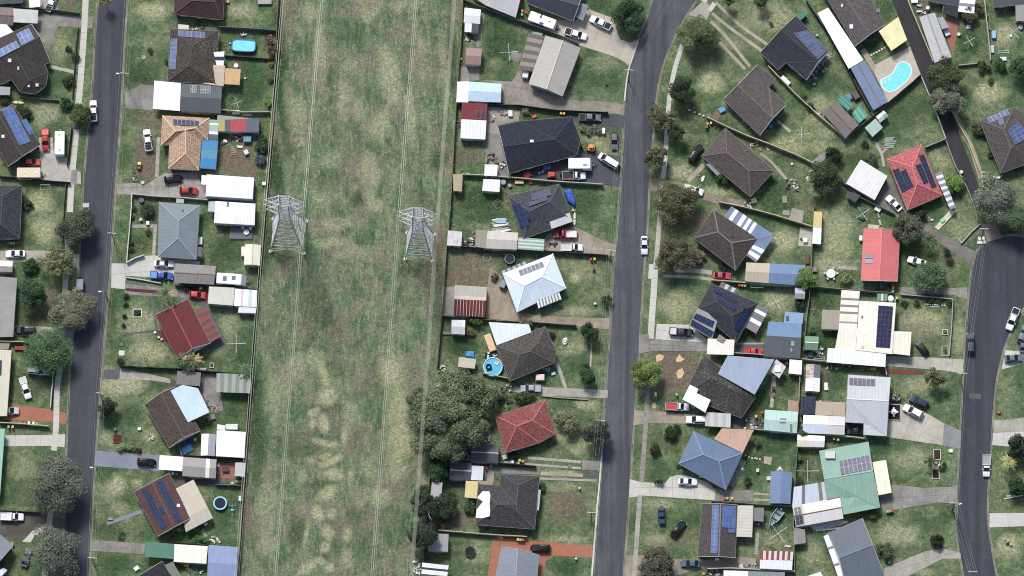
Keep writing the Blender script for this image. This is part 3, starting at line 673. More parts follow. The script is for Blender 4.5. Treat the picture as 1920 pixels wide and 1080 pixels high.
area('driveway', [(740,470),(836,372),(900,372),(1080,392),(1300,385),(1352,365),(1350,520),(1200,508),(770,582)], CG, 3); area('driveway', [(780,1020),(1090,890),(1225,860),(1375,900),(1380,945),(1235,945),(960,1085),(780,1095)], CM, 3); area('driveway', [(1600,590),(1890,588),(1890,692),(1600,702)], CL, 4)
T('F'); NK = concrete((206,204,196), .2, 'new_kerb'); strip('kerb', [(1128,856),(1124,905),(1119,960),(1112,1050),(1107,1110)], 3.4, NK, 3, .1); strip('kerb', [(1196,78),(1182,118),(1175,150),(1171,190)], 3, NK, 3, .1)
area('tar_patch', [(1818,737),(1840,739),(1839,748),(1817,746)], CD, z=-.112)
# BUILDINGS
HIP, GAB, FLAT = 'abR bcSR cdS daRS', 'bcSR daRS', 'abcd'
ROOF = {}
WHITE, CREAM = (246,247,250), (232,228,210)
GUT = plain((132,130,130), .5, .4, .08, 2, 0, 'gutter_paint')
SHARED = {}
def window_meshes():
 f = MB()
 for (x, z, sx, sz) in ((0,0,1.6,.07),(0,1.13,1.6,.07),(-.765,.07,.07,1.06),(.765,.07,.07,1.06),(0,.07,.05,1.06)): f.box((x,0,z), sx, .1, sz)
 f.box((0,.06,-.08), 1.7, .2, .08)
 SHARED['frame'] = mesh_of(f, 'window', [plain((225,225,222), .5, .4, .05, 2, 0, 'window_frame')])
 p = MB(); p.box((0,0,.06), 1.5, .04, 1.08); SHARED['pane'] = mesh_of(p, 'pane', [glass_dark()])
 d = MB(); d.box((0,0,0), .95, .12, 2.05); SHARED['door'] = mesh_of(d, 'door', [plain((110,92,78), .5, .3, .1, 3, 0, 'door_paint')])
 h = MB(); h.box((.36,.09,1.0), .05, .08, .14); SHARED['handle'] = mesh_of(h, 'door_handle', [ALU()])
 g = MB()
 for i in range(6): g.box((0,0,.36*i), 2.5, .06 if i%2 else .09, .355)
 SHARED['roller'] = mesh_of(g, 'roller_door', [plain((196,194,186), .5, .3, .06, 2, 0, 'roller_door')])
 q = MB(); q.box((0,0,0), .1, .1, 1); SHARED['post'] = mesh_of(q, 'post', [plain((206,206,204), .5, .3, .06, 2, 0, 'post_paint')])
window_meshes()
def openings(root, poly, eh, door=True):
 if area2(poly) < 0: poly = poly[::-1]
 L = [((Vector(poly[(i+1)%len(poly)])-Vector(poly[i])).length, i) for i in range(len(poly))]
 di = max(L)[1] if door else -1
 for ln, i in L:
  a, b = Vector(poly[i]), Vector(poly[(i+1)%len(poly)])
  if ln < 2.4: continue
  t = (b-a)/ln; out = Vector((t.y, -t.x)); n = max(1, int(ln/3.3)); rz = math.atan2(out.y, out.x)-math.pi/2
  for k in range(n):
   c = a+t*ln*(k+.5)/n+out*.03-root.location.to_2d()
   if i == di and k == n//2:
    d = inst('door', SHARED['door'], root, (c.x, c.y, .1), rz); inst('door_handle', SHARED['handle'], d)
   else:
    wv = inst('window', SHARED['frame'], root, (c.x, c.y, .95), rz); inst('pane', SHARED['pane'], wv)
def raw_roof(root, rmat, P, faces, th=.2, capm=None, name='roof', gutter=True, uvdir=None):
 mb = MB(); keys = list(P); idx = {k: i for i, k in enumerate(keys)}; fl = []; cnt = {}
 for f in faces.split():
  pts = [P[k] for k in f]
  if area2(pts) < 0: f = f[::-1]
  fl.append(f)
  for i in range(len(f)):
   e = (f[i], f[(i+1)%len(f)]); cnt.setdefault(frozenset(e), []).append(e)
 n = len(keys); vs = [P[k] for k in keys]+[Vector((P[k].x,P[k].y,P[k].z-th)) for k in keys]
 fs = [tuple(idx[k] for k in f) for f in fl]+[tuple(n+idx[k] for k in f[::-1]) for f in fl]
 bnd = [es[0] for es in cnt.values() if len(es) == 1]
 for a, b in bnd: fs.append((idx[a], n+idx[a], n+idx[b], idx[b]))
 mb.add(vs, fs); ro = mb.build(name, rmat, root, uvdir=uvdir)
 ROOF.setdefault(root.name, []).extend([[P[k] for k in f] for f in fl])
 if capm:
  for es in cnt.values():
   if len(es) == 2:
    a, b = es[0]; cb = MB(); cb.bar(P[a], P[b], .34, .09); cb.build('ridge_cap', capm, ro)
 nxt = dict(bnd); loop = []
 if bnd:
  k = bnd[0][0]
  while k in nxt and k not in loop: loop.append(k); k = nxt[k]
 if gutter and bnd:
  g = MB()
  for a, b in bnd:
   if a.islower() and b.islower(): g.bar(P[a]-Vector((0,0,.03)), P[b]-Vector((0,0,.03)), .11, .04)
  if g.v: g.build('gutter', GUT, ro)
 return ro, loop
def addroof(root, rm, pts, faces, eh=2.7, rh=1.8, wall=(150,125,108), cap=1.08, walls=True, inset=.45, door=False):
 mat, c = rm
 P = {}
 for k, p in pts.items():
  z = p[2] if len(p) > 2 else (eh+rh if k.isupper() else eh); P[k] = gp(p[:2], z)
 FL = faces.split(); D = {}
 for k in P:
  if k.isupper() and len(pts[k]) < 3:
   ds = []
   for f in FL:
    if k in f and len(f) > 3:
     for i in range(len(f)):
      a, b = f[i], f[(i+1)%len(f)]
      if a.islower() and b.islower():
       e = (P[b]-P[a]).to_2d().normalized(); ds.append(abs(e.cross((P[k]-P[a]).to_2d())))
   if ds: D[k] = sum(ds)/len(ds)
 if D:
  av = sum(D.values())/len(D)
  for k, x in D.items(): P[k] = gp(pts[k][:2], eh+rh*min(1.5, max(.55, x/av)))
 capm = plain(tuple(min(250, int(x*cap)) for x in c), .8, .2, .12, 2, 0, 'ridge_cap') if cap else None
 ro, loop = raw_roof(root, mat, P, faces, .2, capm)
 low = [k for k in loop if k.islower()]
 if walls and len(low) >= 3:
  poly = offset([tuple(P[k][:2]) for k in low], inset); zt = min(P[k].z for k in low)-.12
  mb = MB(); mb.prism(poly, 0, zt); mb.build('wall', brick(wall), root); openings(root, poly, zt, door)
  cen = sum((P[k] for k in low), Vector())/len(low)
  for i, k in enumerate(loop):
   a, b = loop[i-1], loop[(i+1)%len(loop)]
   if k.isupper() and a.islower() and b.islower():
    A, B, C = P[a], P[b], P[k]; e = (B-A).normalized(); inn = Vector((-e.y, e.x, 0)).normalized()
    if inn.dot(cen-A) < 0: inn = -inn
    t = [A+inn*.18-Vector((0,0,.2)), B+inn*.18-Vector((0,0,.2)), C+inn*.18-Vector((0,0,.2))]
    gm = MB(); q = inn*.15; gm.add(t+[x+q for x in t], [(0,1,2),(5,4,3),(0,3,4,1),(1,4,5,2),(2,5,3,0)]); gm.build('gable_wall', plain((214,212,206), .7, .2, .08, 2, 0, 'gable_board'), root)
    bb = MB(); bb.bar(A, C, .16, .06); bb.bar(C, B, .16, .06); bb.build('barge_board', plain((176,174,172)), ro)
 return ro
def house(label, rm, pts, faces, eh=2.7, rh=1.8, wall=(150,125,108), cap=1.08, cat='house', name='house', **k):
 if isinstance(pts, list):
  names = {HIP: 'abcdRS', GAB: 'abcdRS', FLAT: 'abcd'}[faces]; pts = dict(zip(names, pts))
 lows = [gp(p[:2], eh) for q, p in pts.items() if q.islower()]
 c = sum(lows, Vector())/len(lows); root = thing(name, label, cat, (c.x, c.y, 0))
 addroof(root, rm, pts, faces, eh, rh, wall, cap, door=True, **k)
 return root
def skyhit(root, p):
 """roof face of root that the photo shows at tile pixel p"""
 u, v = full(p); d = Vector(((u-960)/PPM, DIST*st+(540-v)/PPM*ct, -DIST*ct+(540-v)/PPM*st)).normalized(); best = None
 for f in ROOF.get(root.name, []):
  n = Vector((0,0,0))
  for i in range(1, len(f)-1): n += (f[i]-f[0]).cross(f[i+1]-f[0])
  n.normalize(); n = n if n.z > 0 else -n; c = sum(f, Vector())/len(f); c = c+n*min(.3, max((q-c).dot(n) for q in f))
  k = (c-CAM).dot(n)/d.dot(n); h = CAM+d*k
  if inside([tuple(q[:2]) for q in f], np.array([h.x]), np.array([h.y]))[0] and (best is None or h.z > best[2].z): best = (n, c, h)
 if best is None: best = (Vector((0,0,1)), gp(p, 3.0), gp(p, 3.0))
 return best
def onplane(p, n, c):
 u, v = full(p); d = Vector(((u-960)/PPM, DIST*st+(540-v)/PPM*ct, -DIST*ct+(540-v)/PPM*st)).normalized()
 return CAM+d*((c-CAM).dot(n)/d.dot(n))
def roofpart(root):
 return next(o for o in bpy.data.objects if o.parent == root and o.name.split('.')[0] in ('roof','roof_sheet'))
def solar(root, quad, cols, rows, c=(50,66,104)):
 """array of panels lying on the roof; quad = TL, TR, BR, BL in tile pixels"""
 cen = (sum(q[0] for q in quad)/4, sum(q[1] for q in quad)/4); n, pc, h = skyhit(root, cen)
 Q = [onplane(q, n, pc+n*.14) for q in quad]; par = roofpart(root); sm, al = solarmat(c), ALU() if sum(c) > 232 else plain((92,98,110), .5, .3, .05, 2, 0, 'panel_frame')
 def at(s, t): return Q[0].lerp(Q[1], s).lerp(Q[3].lerp(Q[2], s), t)
 W, H = ((Q[1]-Q[0]).length)/cols, ((Q[3]-Q[0]).length)/rows; gs, gt = .015/W, .015/H; bs, bt = .04/W, .04/H
 for i in range(cols):
  for j in range(rows):
   o = [at((i+a)/cols, (j+b)/rows) for a, b in ((gs,gt),(1-gs,gt),(1-gs,1-gt),(gs,1-gt))]
   q = [at((i+a)/cols, (j+b)/rows)+n*.006 for a, b in ((bs,bt),(1-bs,bt),(1-bs,1-bt),(bs,1-bt))]
   mb = MB(); mb.slab(o, .05, 0); mb.slab(q, .02, 1); mb.build('solar_panel', [al, sm], par)
def roofbox(root, p, w, h, name='skylight', c=(238,240,245), z=.12):
 n, pc, hh = skyhit(root, p); Q = [onplane((p[0]+a*w/2, p[1]+b*h/2), n, pc+n*z) for a, b in ((-1,-1),(1,-1),(1,1),(-1,1))]
 mb = MB(); mb.slab(Q, z+.1); mb.build(name, plain(c, .5, .4, .05, 2, 0, 'roof_fitting'), roofpart(root))
def sheets(quad, cols, h, kind, along, slope):
 """strips of roofing over a quad (TL,TR,BR,BL): list of (colour-spec, list of faces[4 pts])"""
 Q = [gp(q, h) for q in quad]
 def at(s, t):
  p = Q[0].lerp(Q[1], s).lerp(Q[3].lerp(Q[2], s), t)
  if kind == 'gx': p.z = h+slope*(1-abs(t-.5)*2)
  elif kind == 'gy': p.z = h+slope*(1-abs(s-.5)*2)
  else: p.z = h+slope*(1-t)
  return p
 tot = sum(c[0] for c in cols); x = 0; out = []
 for wgt, spec in cols:
  a, b = x/tot, (x+wgt)/tot; x += wgt; fc = []
  br = [a, b]
  if kind == ('gy' if along == 'x' else 'gx') and a < .5-1e-6 < b-1e-3: br = [a, .5, b]
  for i in range(len(br)-1):
   cr = [0, 1]
   if kind == ('gx' if along == 'x' else 'gy'): cr = [0, .5, 1]
   for j in range(len(cr)-1):
    if along == 'x': fc.append([at(br[i],cr[j]), at(br[i+1],cr[j]), at(br[i+1],cr[j+1]), at(br[i],cr[j+1])])
    else: fc.append([at(cr[j],br[i]), at(cr[j+1],br[i]), at(cr[j+1],br[i+1]), at(cr[j],br[i+1])])
  out.append((spec, fc))
 return Q, out
def spec_mat(s):
 return s if isinstance(s, bpy.types.Material) else metal(s)
def cover(label, quad, cols, h=2.4, kind='flat', along='x', slope=.25, open_=False, parent=None, cat=None, name=None, wall=(190,188,180), ridge=None, ribs=None):
 """shed, garage, carport, pergola or, with parent, an awning that belongs to a house"""
 if not isinstance(cols, list): cols = [(1, cols)]
 if kind != 'flat' and slope == .25: slope = .55
 Q, sh = sheets(quad, cols, h, kind, along, slope); cen = sum(Q, Vector())/4
 if parent is None: root = thing(name or ('carport' if open_ else 'shed'), label, cat or ('carport' if open_ else 'shed'), (cen.x, cen.y, 0))
 else:
  fr = MB()
  for i in range(4): fr.bar(Vector((Q[i].x,Q[i].y,h-.16)), Vector((Q[(i+1)%4].x,Q[(i+1)%4].y,h-.16)), .12, .1)
  root = fr.build('awning', plain((196,196,194), .5, .3, .06, 2, 0, 'awning_frame'), parent)
 e = Q[1]-Q[0] if kind != 'gy' else Q[3]-Q[0]
 if ribs == 'y': e = Q[3]-Q[0]
 if ribs == 'x': e = Q[1]-Q[0]
 first = None
 for spec, fc in sh:
  mb = MB()
  for f in fc: mb.slab(f, .07)
  o = mb.build('roof' if len(sh) == 1 else 'roof_sheet', spec_mat(spec), root, uvdir=(e.x, e.y, 0)); first = first or o
  tgt = root if parent is None else parent
  ROOF.setdefault(tgt.name, []).extend(fc)
 if ridge and kind in ('gx','gy'):
  a, b = (Q[0].lerp(Q[3],.5), Q[1].lerp(Q[2],.5)) if kind == 'gx' else (Q[0].lerp(Q[1],.5), Q[3].lerp(Q[2],.5))
  a.z = b.z = h+slope+.01; mb = MB(); mb.bar(a, b, .3, .06); mb.build('ridge_cap', plain(ridge, .7, .2, .2, 2, 0, 'ridge_cap'), root)
 base = root.location if parent is None else parent.location
 poly = offset([tuple(q[:2]) for q in Q], .12)
 if open_ or parent is not None:
  zz = h-.05
  for q in poly: inst('post', SHARED['post'], root, (q[0]-base[0], q[1]-base[1], 0), 0, (1,1,zz))
 else:
  mb = MB(); mb.prism(poly, 0, h-.08); mb.build('wall', metal(wall, .4), root)
  if kind in ('gx','gy'):
   pa = [Vector((*q, h-.1)) for q in offset([tuple(q[:2]) for q in Q], .02)]
   order = [Q[0],Q[3],Q[1],Q[2]] if kind == 'gx' else [Q[0],Q[1],Q[3],Q[2]]
   for A, B in ((order[0],order[1]),(order[2],order[3])):
    m = A.lerp(B, .5); inn = (cen-m); inn.z = 0; inn = inn.normalized()*.1
    t = [Vector((A.x,A.y,h-.1))+inn, Vector((B.x,B.y,h-.1))+inn, Vector((m.x,m.y,h+slope-.08))+inn]
    gm = MB(); gm.add(t+[x+inn for x in t], [(0,1,2),(5,4,3),(0,3,4,1),(1,4,5,2),(2,5,3,0)]); gm.build('gable_wall', metal(wall, .4), root)
  pl = poly if area2(poly) > 0 else poly[::-1]; bi, bn = 0, 9
  for i in range(4):
   t = Vector(pl[(i+1)%4])-Vector(pl[i]); o = Vector((t.y,-t.x)).normalized()
   if o.y < bn and t.length > 1.3: bi, bn = i, o.y
  a, b = Vector(pl[bi]), Vector(pl[(bi+1)%4]); t = (b-a); o = Vector((t.y,-t.x)).normalized(); c = a.lerp(b, .35)+o*.03-Vector(base[:2]); rz = math.atan2(o.y,o.x)-math.pi/2
  if t.length > 3.4: inst('roller_door', SHARED['roller'], root, (c.x,c.y,0), rz, (1,1,min(1,(h-.2)/2.2)))
  else: inst('door', SHARED['door'], root, (c.x,c.y,0), rz, (.85,1,min(1,(h-.15)/2.1)))
 return root
def tarp(label, pts, c, h=.9, parent=None, name='tarpaulin', cat='tarpaulin', wrinkle=.12):
 """crumpled sheet draped over something: a closed bumpy mound"""
 P = [gp(p, h*.5) for p in pts]; cen = sum(P, Vector())/len(P); mb = MB(); n = len(P); rings = [(1.0,0.0),(.97,h*.35),(.82,h*.75),(.5,h*.95),(.2,h)]; vs = []
 for r, z in rings:
  for i in range(2*n):
   q = P[i//2] if i%2 == 0 else P[i//2].lerp(P[(i//2+1)%n], .5)
   v = cen.lerp(q, r*(1+random.uniform(-.05,.05))); vs.append((v.x, v.y, max(0, z+random.uniform(-wrinkle,wrinkle)*(z > 0))))
 m = 2*n; fs = [(k*m+i, k*m+(i+1)%m, (k+1)*m+(i+1)%m, (k+1)*m+i) for k in range(len(rings)-1) for i in range(m)]+[tuple(range((len(rings)-1)*m, len(rings)*m))]
 mb.add(vs, fs); o = mb.build(name, plain(c, .6, .3, .2, 1.5, 0, 'tarp_fabric'))
 return tag(o, label, cat)
# FENCES
PANEL = {}
def fence(label, pts, c=(122,118,110), h=1.75, step=2.4, th=.07, cat='fence', low=False):
 P = [gp(p, 0) for p in pts]; root = thing('fence', label, cat, tuple(P[0])); key = (c, h, th)
 if key not in PANEL:
  mt = metal(c, .22, 0, .2, .8); pm = MB(); pm.box((.5,0,.05), .985, th, h-.05); pm.box((.5,th*.5+.02,h*.75), .985, .05, .09); pm.box((.5,th*.5+.02,h*.25), .985, .05, .09)
  pm.box((.5,0,h), .985, .1+.14*(sum(c) > 450), .05); pt = MB(); pt.box((0,0,0), .11, .11, h+.06)
  PANEL[key] = (mesh_of(pm, 'panel', [mt]), mesh_of(pt, 'post', [plain(tuple(int(x*.85) for x in c), .8, .2, .15, 2, 0, 'post_timber')]))
 pm, pt = PANEL[key]; a0 = P[0]
 for i in range(len(P)-1):
  d = P[i+1]-P[i]; n = max(1, round(d.length/step)); rz = math.atan2(d.y, d.x)
  for k in range(n):
   q = P[i]+d*k/n-a0; o = inst('panel', pm, root, (q.x+random.uniform(-.03,.03), q.y+random.uniform(-.03,.03), random.uniform(-.04,.02)), rz+random.uniform(-.012,.012), (d.length/n, 1, 1)); inst('post', pt, root, (q.x,q.y,0), rz)
 q = P[-1]-a0; inst('post', pt, root, (q.x,q.y,0), 0)
 return root
# VEHICLES
def body_mesh(key, st_, smooth=False):
 """lower body from stations (x, half width, z bottom, z top)"""
 mb = MB(); n = 10; vs = []
 for x, hw, zb, zt in st_:
  m = zb+(zt-zb)*.5
  sec = [(-hw*.86,zb),(-hw*.98,zb+.12),(-hw,m),(-hw*.96,zt-.09),(-hw*.84,zt),(hw*.84,zt+.0),(hw*.96,zt-.09),(hw,m),(hw*.98,zb+.12),(hw*.86,zb)]
  vs += [(x, y, z) for y, z in sec]
 fs = []
 for i in range(len(st_)-1):
  for k in range(n): fs.append((i*n+k, (i+1)*n+k, (i+1)*n+(k+1)%n, i*n+(k+1)%n))
 fs += [tuple(range(n)), tuple(range((len(st_)-1)*n+n-1, (len(st_)-1)*n-1, -1))]
 mb.add(vs, fs); return mb
KINDS = {
 'sedan': dict(L=4.75, W=1.82, top=[(-2.37,.62,.4,.78),(-2.28,.8,.3,.95),(-1.7,.9,.22,1.0),(0,.91,.2,.97),(1.2,.9,.2,.95),(1.85,.88,.22,.86),(2.25,.78,.28,.74),(2.37,.58,.38,.62)], cab=(-1.85,-1.05,.05,.95,.95,1.44)),
 'hatch': dict(L=4.3, W=1.76, top=[(-2.15,.66,.4,.85),(-2.05,.82,.3,.98),(-1.4,.88,.22,1.0),(0,.88,.2,.98),(1.1,.87,.2,.96),(1.7,.84,.22,.86),(2.05,.74,.28,.72),(2.15,.55,.38,.6)], cab=(-2.0,-1.55,.0,.95,.96,1.48)),
 'suv': dict(L=4.75, W=1.9, top=[(-2.37,.72,.45,.95),(-2.28,.88,.35,1.08),(-1.5,.94,.28,1.1),(0,.95,.26,1.08),(1.2,.94,.26,1.06),(1.9,.9,.28,.98),(2.25,.82,.34,.86),(2.37,.64,.42,.72)], cab=(-2.2,-1.95,.1,1.0,1.06,1.74)),
 'ute': dict(L=5.3, W=1.86, top=[(-2.65,.84,.5,1.05),(-2.6,.9,.42,1.1),(-1.0,.92,.32,1.1),(.2,.92,.3,1.06),(1.5,.91,.3,1.02),(2.1,.88,.32,.95),(2.5,.8,.36,.84),(2.65,.62,.45,.7)], cab=(-.95,-.72,.55,1.35,1.04,1.72), tub=(-2.55,-1.05,.8)),
 'single': dict(L=5.2, W=1.86, top=[(-2.6,.8,.5,.82),(-2.5,.85,.45,.85),(-.4,.88,.35,.9),(.2,.9,.3,1.05),(1.4,.9,.3,1.02),(2.05,.87,.32,.95),(2.45,.8,.36,.84),(2.6,.62,.45,.7)], cab=(.1,.25,.7,1.4,1.04,1.72), tray=(-2.6,-.05)),
 'van': dict(L=4.9, W=1.85, top=[(-2.45,.84,.4,1.1),(-2.4,.9,.3,1.15),(-1,.92,.25,1.15),(.6,.92,.25,1.13),(1.6,.9,.26,1.05),(2.2,.84,.3,.92),(2.42,.7,.36,.78),(2.48,.55,.42,.66)], cab=(-2.38,-2.3,.75,1.75,1.1,1.92)),
}
KM = {}
def kind_meshes(k):
 if k in KM: return KM[k]
 D = KINDS[k]; out = []; W = D['W']/2; x0, x1, x2, x3, zb, zr = D['cab']; hb, hr = W*.87, W*.7; gl = glass_dark()
 blank = plain((255,255,255))
 body = body_mesh(k, D['top'])
 if 'tub' in D:
  a, b, z = D['tub']; zt = 1.115
  for y in (-1, 1): body.box(((a+b)/2, y*W*.9, zt-.03), b-a, .1, .1)
  body.box((a+.03, 0, zt-.03), .1, W*1.8, .1); body.box((b-.02, 0, zt-.03), .1, W*1.8, .1)
 out.append(('body', mesh_of(body, 'body', [blank]), 'paint'))
 def q(name, pts, th=.03, slot='glass'):
  m = MB(); P = [Vector(p) for p in pts]; nn = (P[1]-P[0]).cross(P[2]-P[0]).normalized()*th
  m.add([p+nn*.5 for p in P]+[p-nn*.5 for p in P], [(0,1,2,3),(7,6,5,4),(0,4,5,1),(1,5,6,2),(2,6,7,3),(3,7,4,0)]); out.append((name, mesh_of(m, name, [gl if slot == 'glass' else blank]), slot))
 core = MB(); core.add([(x0+.06,-hb+.05,zb-.05),(x3-.08,-hb+.05,zb-.05),(x3-.08,hb-.05,zb-.05),(x0+.06,hb-.05,zb-.05),(x1+.04,-hr+.05,zr-.04),(x2-.04,-hr+.05,zr-.04),(x2-.04,hr-.05,zr-.04),(x1+.04,hr-.05,zr-.04)],
             [(3,2,1,0),(4,5,6,7),(0,1,5,4),(1,2,6,5),(2,3,7,6),(3,0,4,7)])
 for y in (-1, 1):                                        # pillars
  for (xa, xb) in ((x0,x1),(x3,x2)): core.tube((xa,y*hb,zb-.05),(xb,y*hr,zr-.02), .05, 5)
  xm = (x1+x2)/2; core.tube((xm,y*hb,zb-.05),(xm,y*hr,zr-.02), .045, 5)
 out.append(('cabin_frame', mesh_of(core, 'cabin_frame', [blank]), 'paint'))
 q('windscreen', [(x3,-hb*.93,zb),(x3,hb*.93,zb),(x2+.03,hr*.95,zr-.03),(x2+.03,-hr*.95,zr-.03)])
 q('rear_window', [(x0,hb*.9,zb+.02),(x0,-hb*.9,zb+.02),(x1-.03,-hr*.9,zr-.03),(x1-.03,hr*.9,zr-.03)], slot='paint' if k == 'van' else 'glass')
 for y in (-1, 1): q('side_window', [(x0+.12,y*(hb+.01),zb+.03),(x3-.25,y*(hb+.01),zb+.03),(x2-.05,y*(hr+.01),zr-.06),(x1+.12,y*(hr+.01),zr-.06)][::y])
 rf = MB(); n = 5; vs = []
 for i in range(n+1):
  x = x1+(x2-x1)*i/n; b = .05*math.sin(math.pi*i/n)
  vs += [(x,-hr-.02,zr-.03),(x,-hr*.55,zr+.02+b*.7),(x,hr*.55,zr+.02+b*.7),(x,hr+.02,zr-.03)]
 rf.add(vs, [(4*i+j, 4*i+j+1, 4*i+5+j, 4*i+4+j)[::-1] for i in range(n) for j in range(3)]+[(0,1,2,3),(4*n+3,4*n+2,4*n+1,4*n)])
 out.append(('roof_panel', mesh_of(rf, 'roof_panel', [blank]), 'paint'))
 fl = D['top']
 for y in (-1, 1):
  h = MB(); xf = fl[-1][0]; h.box((xf-.22, y*W*.68, fl[-2][3]-.16), .26, .34, .14, y*-.35); out.append(('headlight', mesh_of(h, 'headlight', [plain((232,236,240), .15, .6, .02, 2, 0, 'lamp_glass')]), None))
  t = MB(); t.box((fl[0][0]+.08, y*W*.78, fl[1][3]-.22), .16, .26, .2); out.append(('tail_light', mesh_of(t, 'tail_light', [plain((150,22,24), .2, .5, .05, 2, 0, 'lamp_red')]), None))
  m = MB(); m.box((x3-.42, y*(hb+.2), zb+.02), .12, .22, .15); out.append(('mirror', mesh_of(m, 'mirror', [blank]), 'paint'))
  for xw in (D['L']*.29, -D['L']*.28):
   wv = MB(); wv.tube((xw, y*(W-.2), .33), (xw, y*(W+.015), .33), .33, 12); wv.tube((xw, y*(W+.01), .33), (xw, y*(W+.03), .33), .19, 8); out.append(('wheel', mesh_of(wv, 'wheel', [RUBBER()]), None))
 g = MB(); g.box((fl[-1][0]-.03,0,fl[-1][2]+.02), .1, W*.95, .16); out.append(('grille', mesh_of(g, 'grille', [plain((34,34,38), .5, .4, .05, 2, 0, 'grille_black')]), None))
 if 'tub' in D:
  a, b, z = D['tub']; m = MB(); m.box(((a+b)/2, 0, 1.06), b-a-.02, W*1.66, .06); out.append(('tub_floor', mesh_of(m, 'tub_floor', [plain((40,42,46), .7, .3, .15, 3, 0, 'tub_liner')]), 'tub'))
 if 'tray' in D:
  a, b = D['tray']; m = MB(); m.box(((a+b)/2, 0, .92), b-a, W*2.02, .08); out.append(('tray', mesh_of(m, 'tray', [plain((70,72,76), .7, .3, .1, 2, 0, 'tray_deck')]), 'tub'))
  s = MB()
  for y in (-1, 1): s.box(((a+b)/2, y*W*1.0, .98), b-a, .05, .24)
  s.box((a+.03,0,.98), .05, W*2, .24); s.box((b,0,.98), .07, W*2, .75); out.append(('tray_side', mesh_of(s, 'tray_side', [blank]), 'paint'))
 KM[k] = out; return out
VN = dict(sedan='parked_car', hatch='parked_car', suv='parked_car', ute='pickup_truck', single='pickup_truck', van='parked_van')
def car(kind, x, y, ang, c, label, px=None, tub=None, cat=None, name=None):
 """px = length in the photo (full-size pixels)"""
 p = gp((x, y), .8); D = KINDS[kind]; s = (px/PPM/D['L']) if px else 1.0; s = max(.86, min(1.14, s))
 root = thing(name or VN[kind], label, cat or ('ute' if kind in ('ute','single') else 'van' if kind == 'van' else 'car'), (p.x, p.y, 0.0), R(ang)); root.scale = (s, .5+.5*s, .5+.5*s)
 onroad = any(inside(q, np.array([p.x]), np.array([p.y]))[0] for q in road_polys.values()); root.location.z = -.12 if onroad else .03
 pm = paint(c)
 for nm, me, slot in kind_meshes(kind):
  inst(nm, me, root, mats=[pm] if slot == 'paint' else ([plain(tub, .7, .3, .15, 2, 0, 'load')] if (slot == 'tub' and tub) else None))
 return root
def bevel_box(mb, L, W, z0, z1, r=.25, nose=0.0, mi=0):
 """rounded box, optional sloped nose at +x"""
 for k, (za, zb, ins) in enumerate(((z0, z1-r, 0),)):
  pass
 n = 4; prof = [(z0, 0.0), (z1-r, 0.0)]+[(z1-r+r*math.sin(math.pi/2*i/n), r*(1-math.cos(math.pi/2*i/n))) for i in range(1, n+1)]
 rings = []
 for z, ins in prof:
  f = nose*(z-z0)/(z1-z0); l0, l1, w_, c = -L/2+ins, L/2-ins-f, W/2-ins, .18
  rings.append([(l0+c,-w_,z),(l1-c,-w_,z),(l1,-w_+c,z),(l1,w_-c,z),(l1-c,w_,z),(l0+c,w_,z),(l0,w_-c,z),(l0,-w_+c,z)])
 vs = [v for r_ in rings for v in r_]; fs = [(8*i+k, 8*i+(k+1)%8, 8*i+8+(k+1)%8, 8*i+8+k) for i in range(len(rings)-1) for k in range(8)]
 fs += [tuple(range(7,-1,-1)), tuple(range(8*(len(rings)-1), 8*len(rings)))]
 mb.add(vs, fs, mi)
def caravan(x, y, ang, L, W, c, label, hatches=((-.25,0,.7,.5),(.2,0,.4,.4)), hc=(70,72,90), drawbar=True, nose=.5, H=2.5):
 p = gp((x, y), 2.0); root = thing('caravan', label, 'caravan', (p.x,p.y,.03), R(ang))
 b = MB(); bevel_box(b, L, W, .45, H, .14, nose); inst('body', mesh_of(b, 'body', [plain(c, .4, .4, .06, .8, 0, 'caravan_skin')]), root)
 for a, t, l, w_ in hatches: m = MB(); m.box((a*L, t*W, H-.01), l, w_, .12); inst('roof_hatch', mesh_of(m, 'roof_hatch', [plain(hc, .4, .4, .05, 2, 0, 'hatch')]), root)
 for s in (-1, 1):
  m = MB(); m.tube((-.3, s*(W/2-.25), .34), (-.3, s*(W/2-.02), .34), .34, 12); m.tube((.45, s*(W/2-.25), .34), (.45, s*(W/2-.02), .34), .34, 12); inst('wheel', mesh_of(m, 'wheel', [RUBBER()]), root)
  g = MB(); g.box((-.1*L, s*(W/2+.005), 1.3), L*.4, .03, .7); inst('window', mesh_of(g, 'window', [glass_dark()]), root)
 ch = MB(); ch.box((0,0,.3), L*.9, W*.6, .18)
 if drawbar:
  for s in (-1, 1): ch.tube((L/2-.4, s*W*.35, .42), (L/2+1.2, 0, .42), .05, 6)
  ch.tube((L/2+.9,0,.03),(L/2+.9,0,.5), .04, 6)
  gb = MB(); gb.tube((L/2+.3,0,.45),(L/2+.3,0,.95), .18, 10); inst('gas_bottle', mesh_of(gb, 'gas_bottle', [plain((160,165,165))]), root)
 inst('chassis', mesh_of(ch, 'chassis', [plain((40,40,44))]), root)
 return root
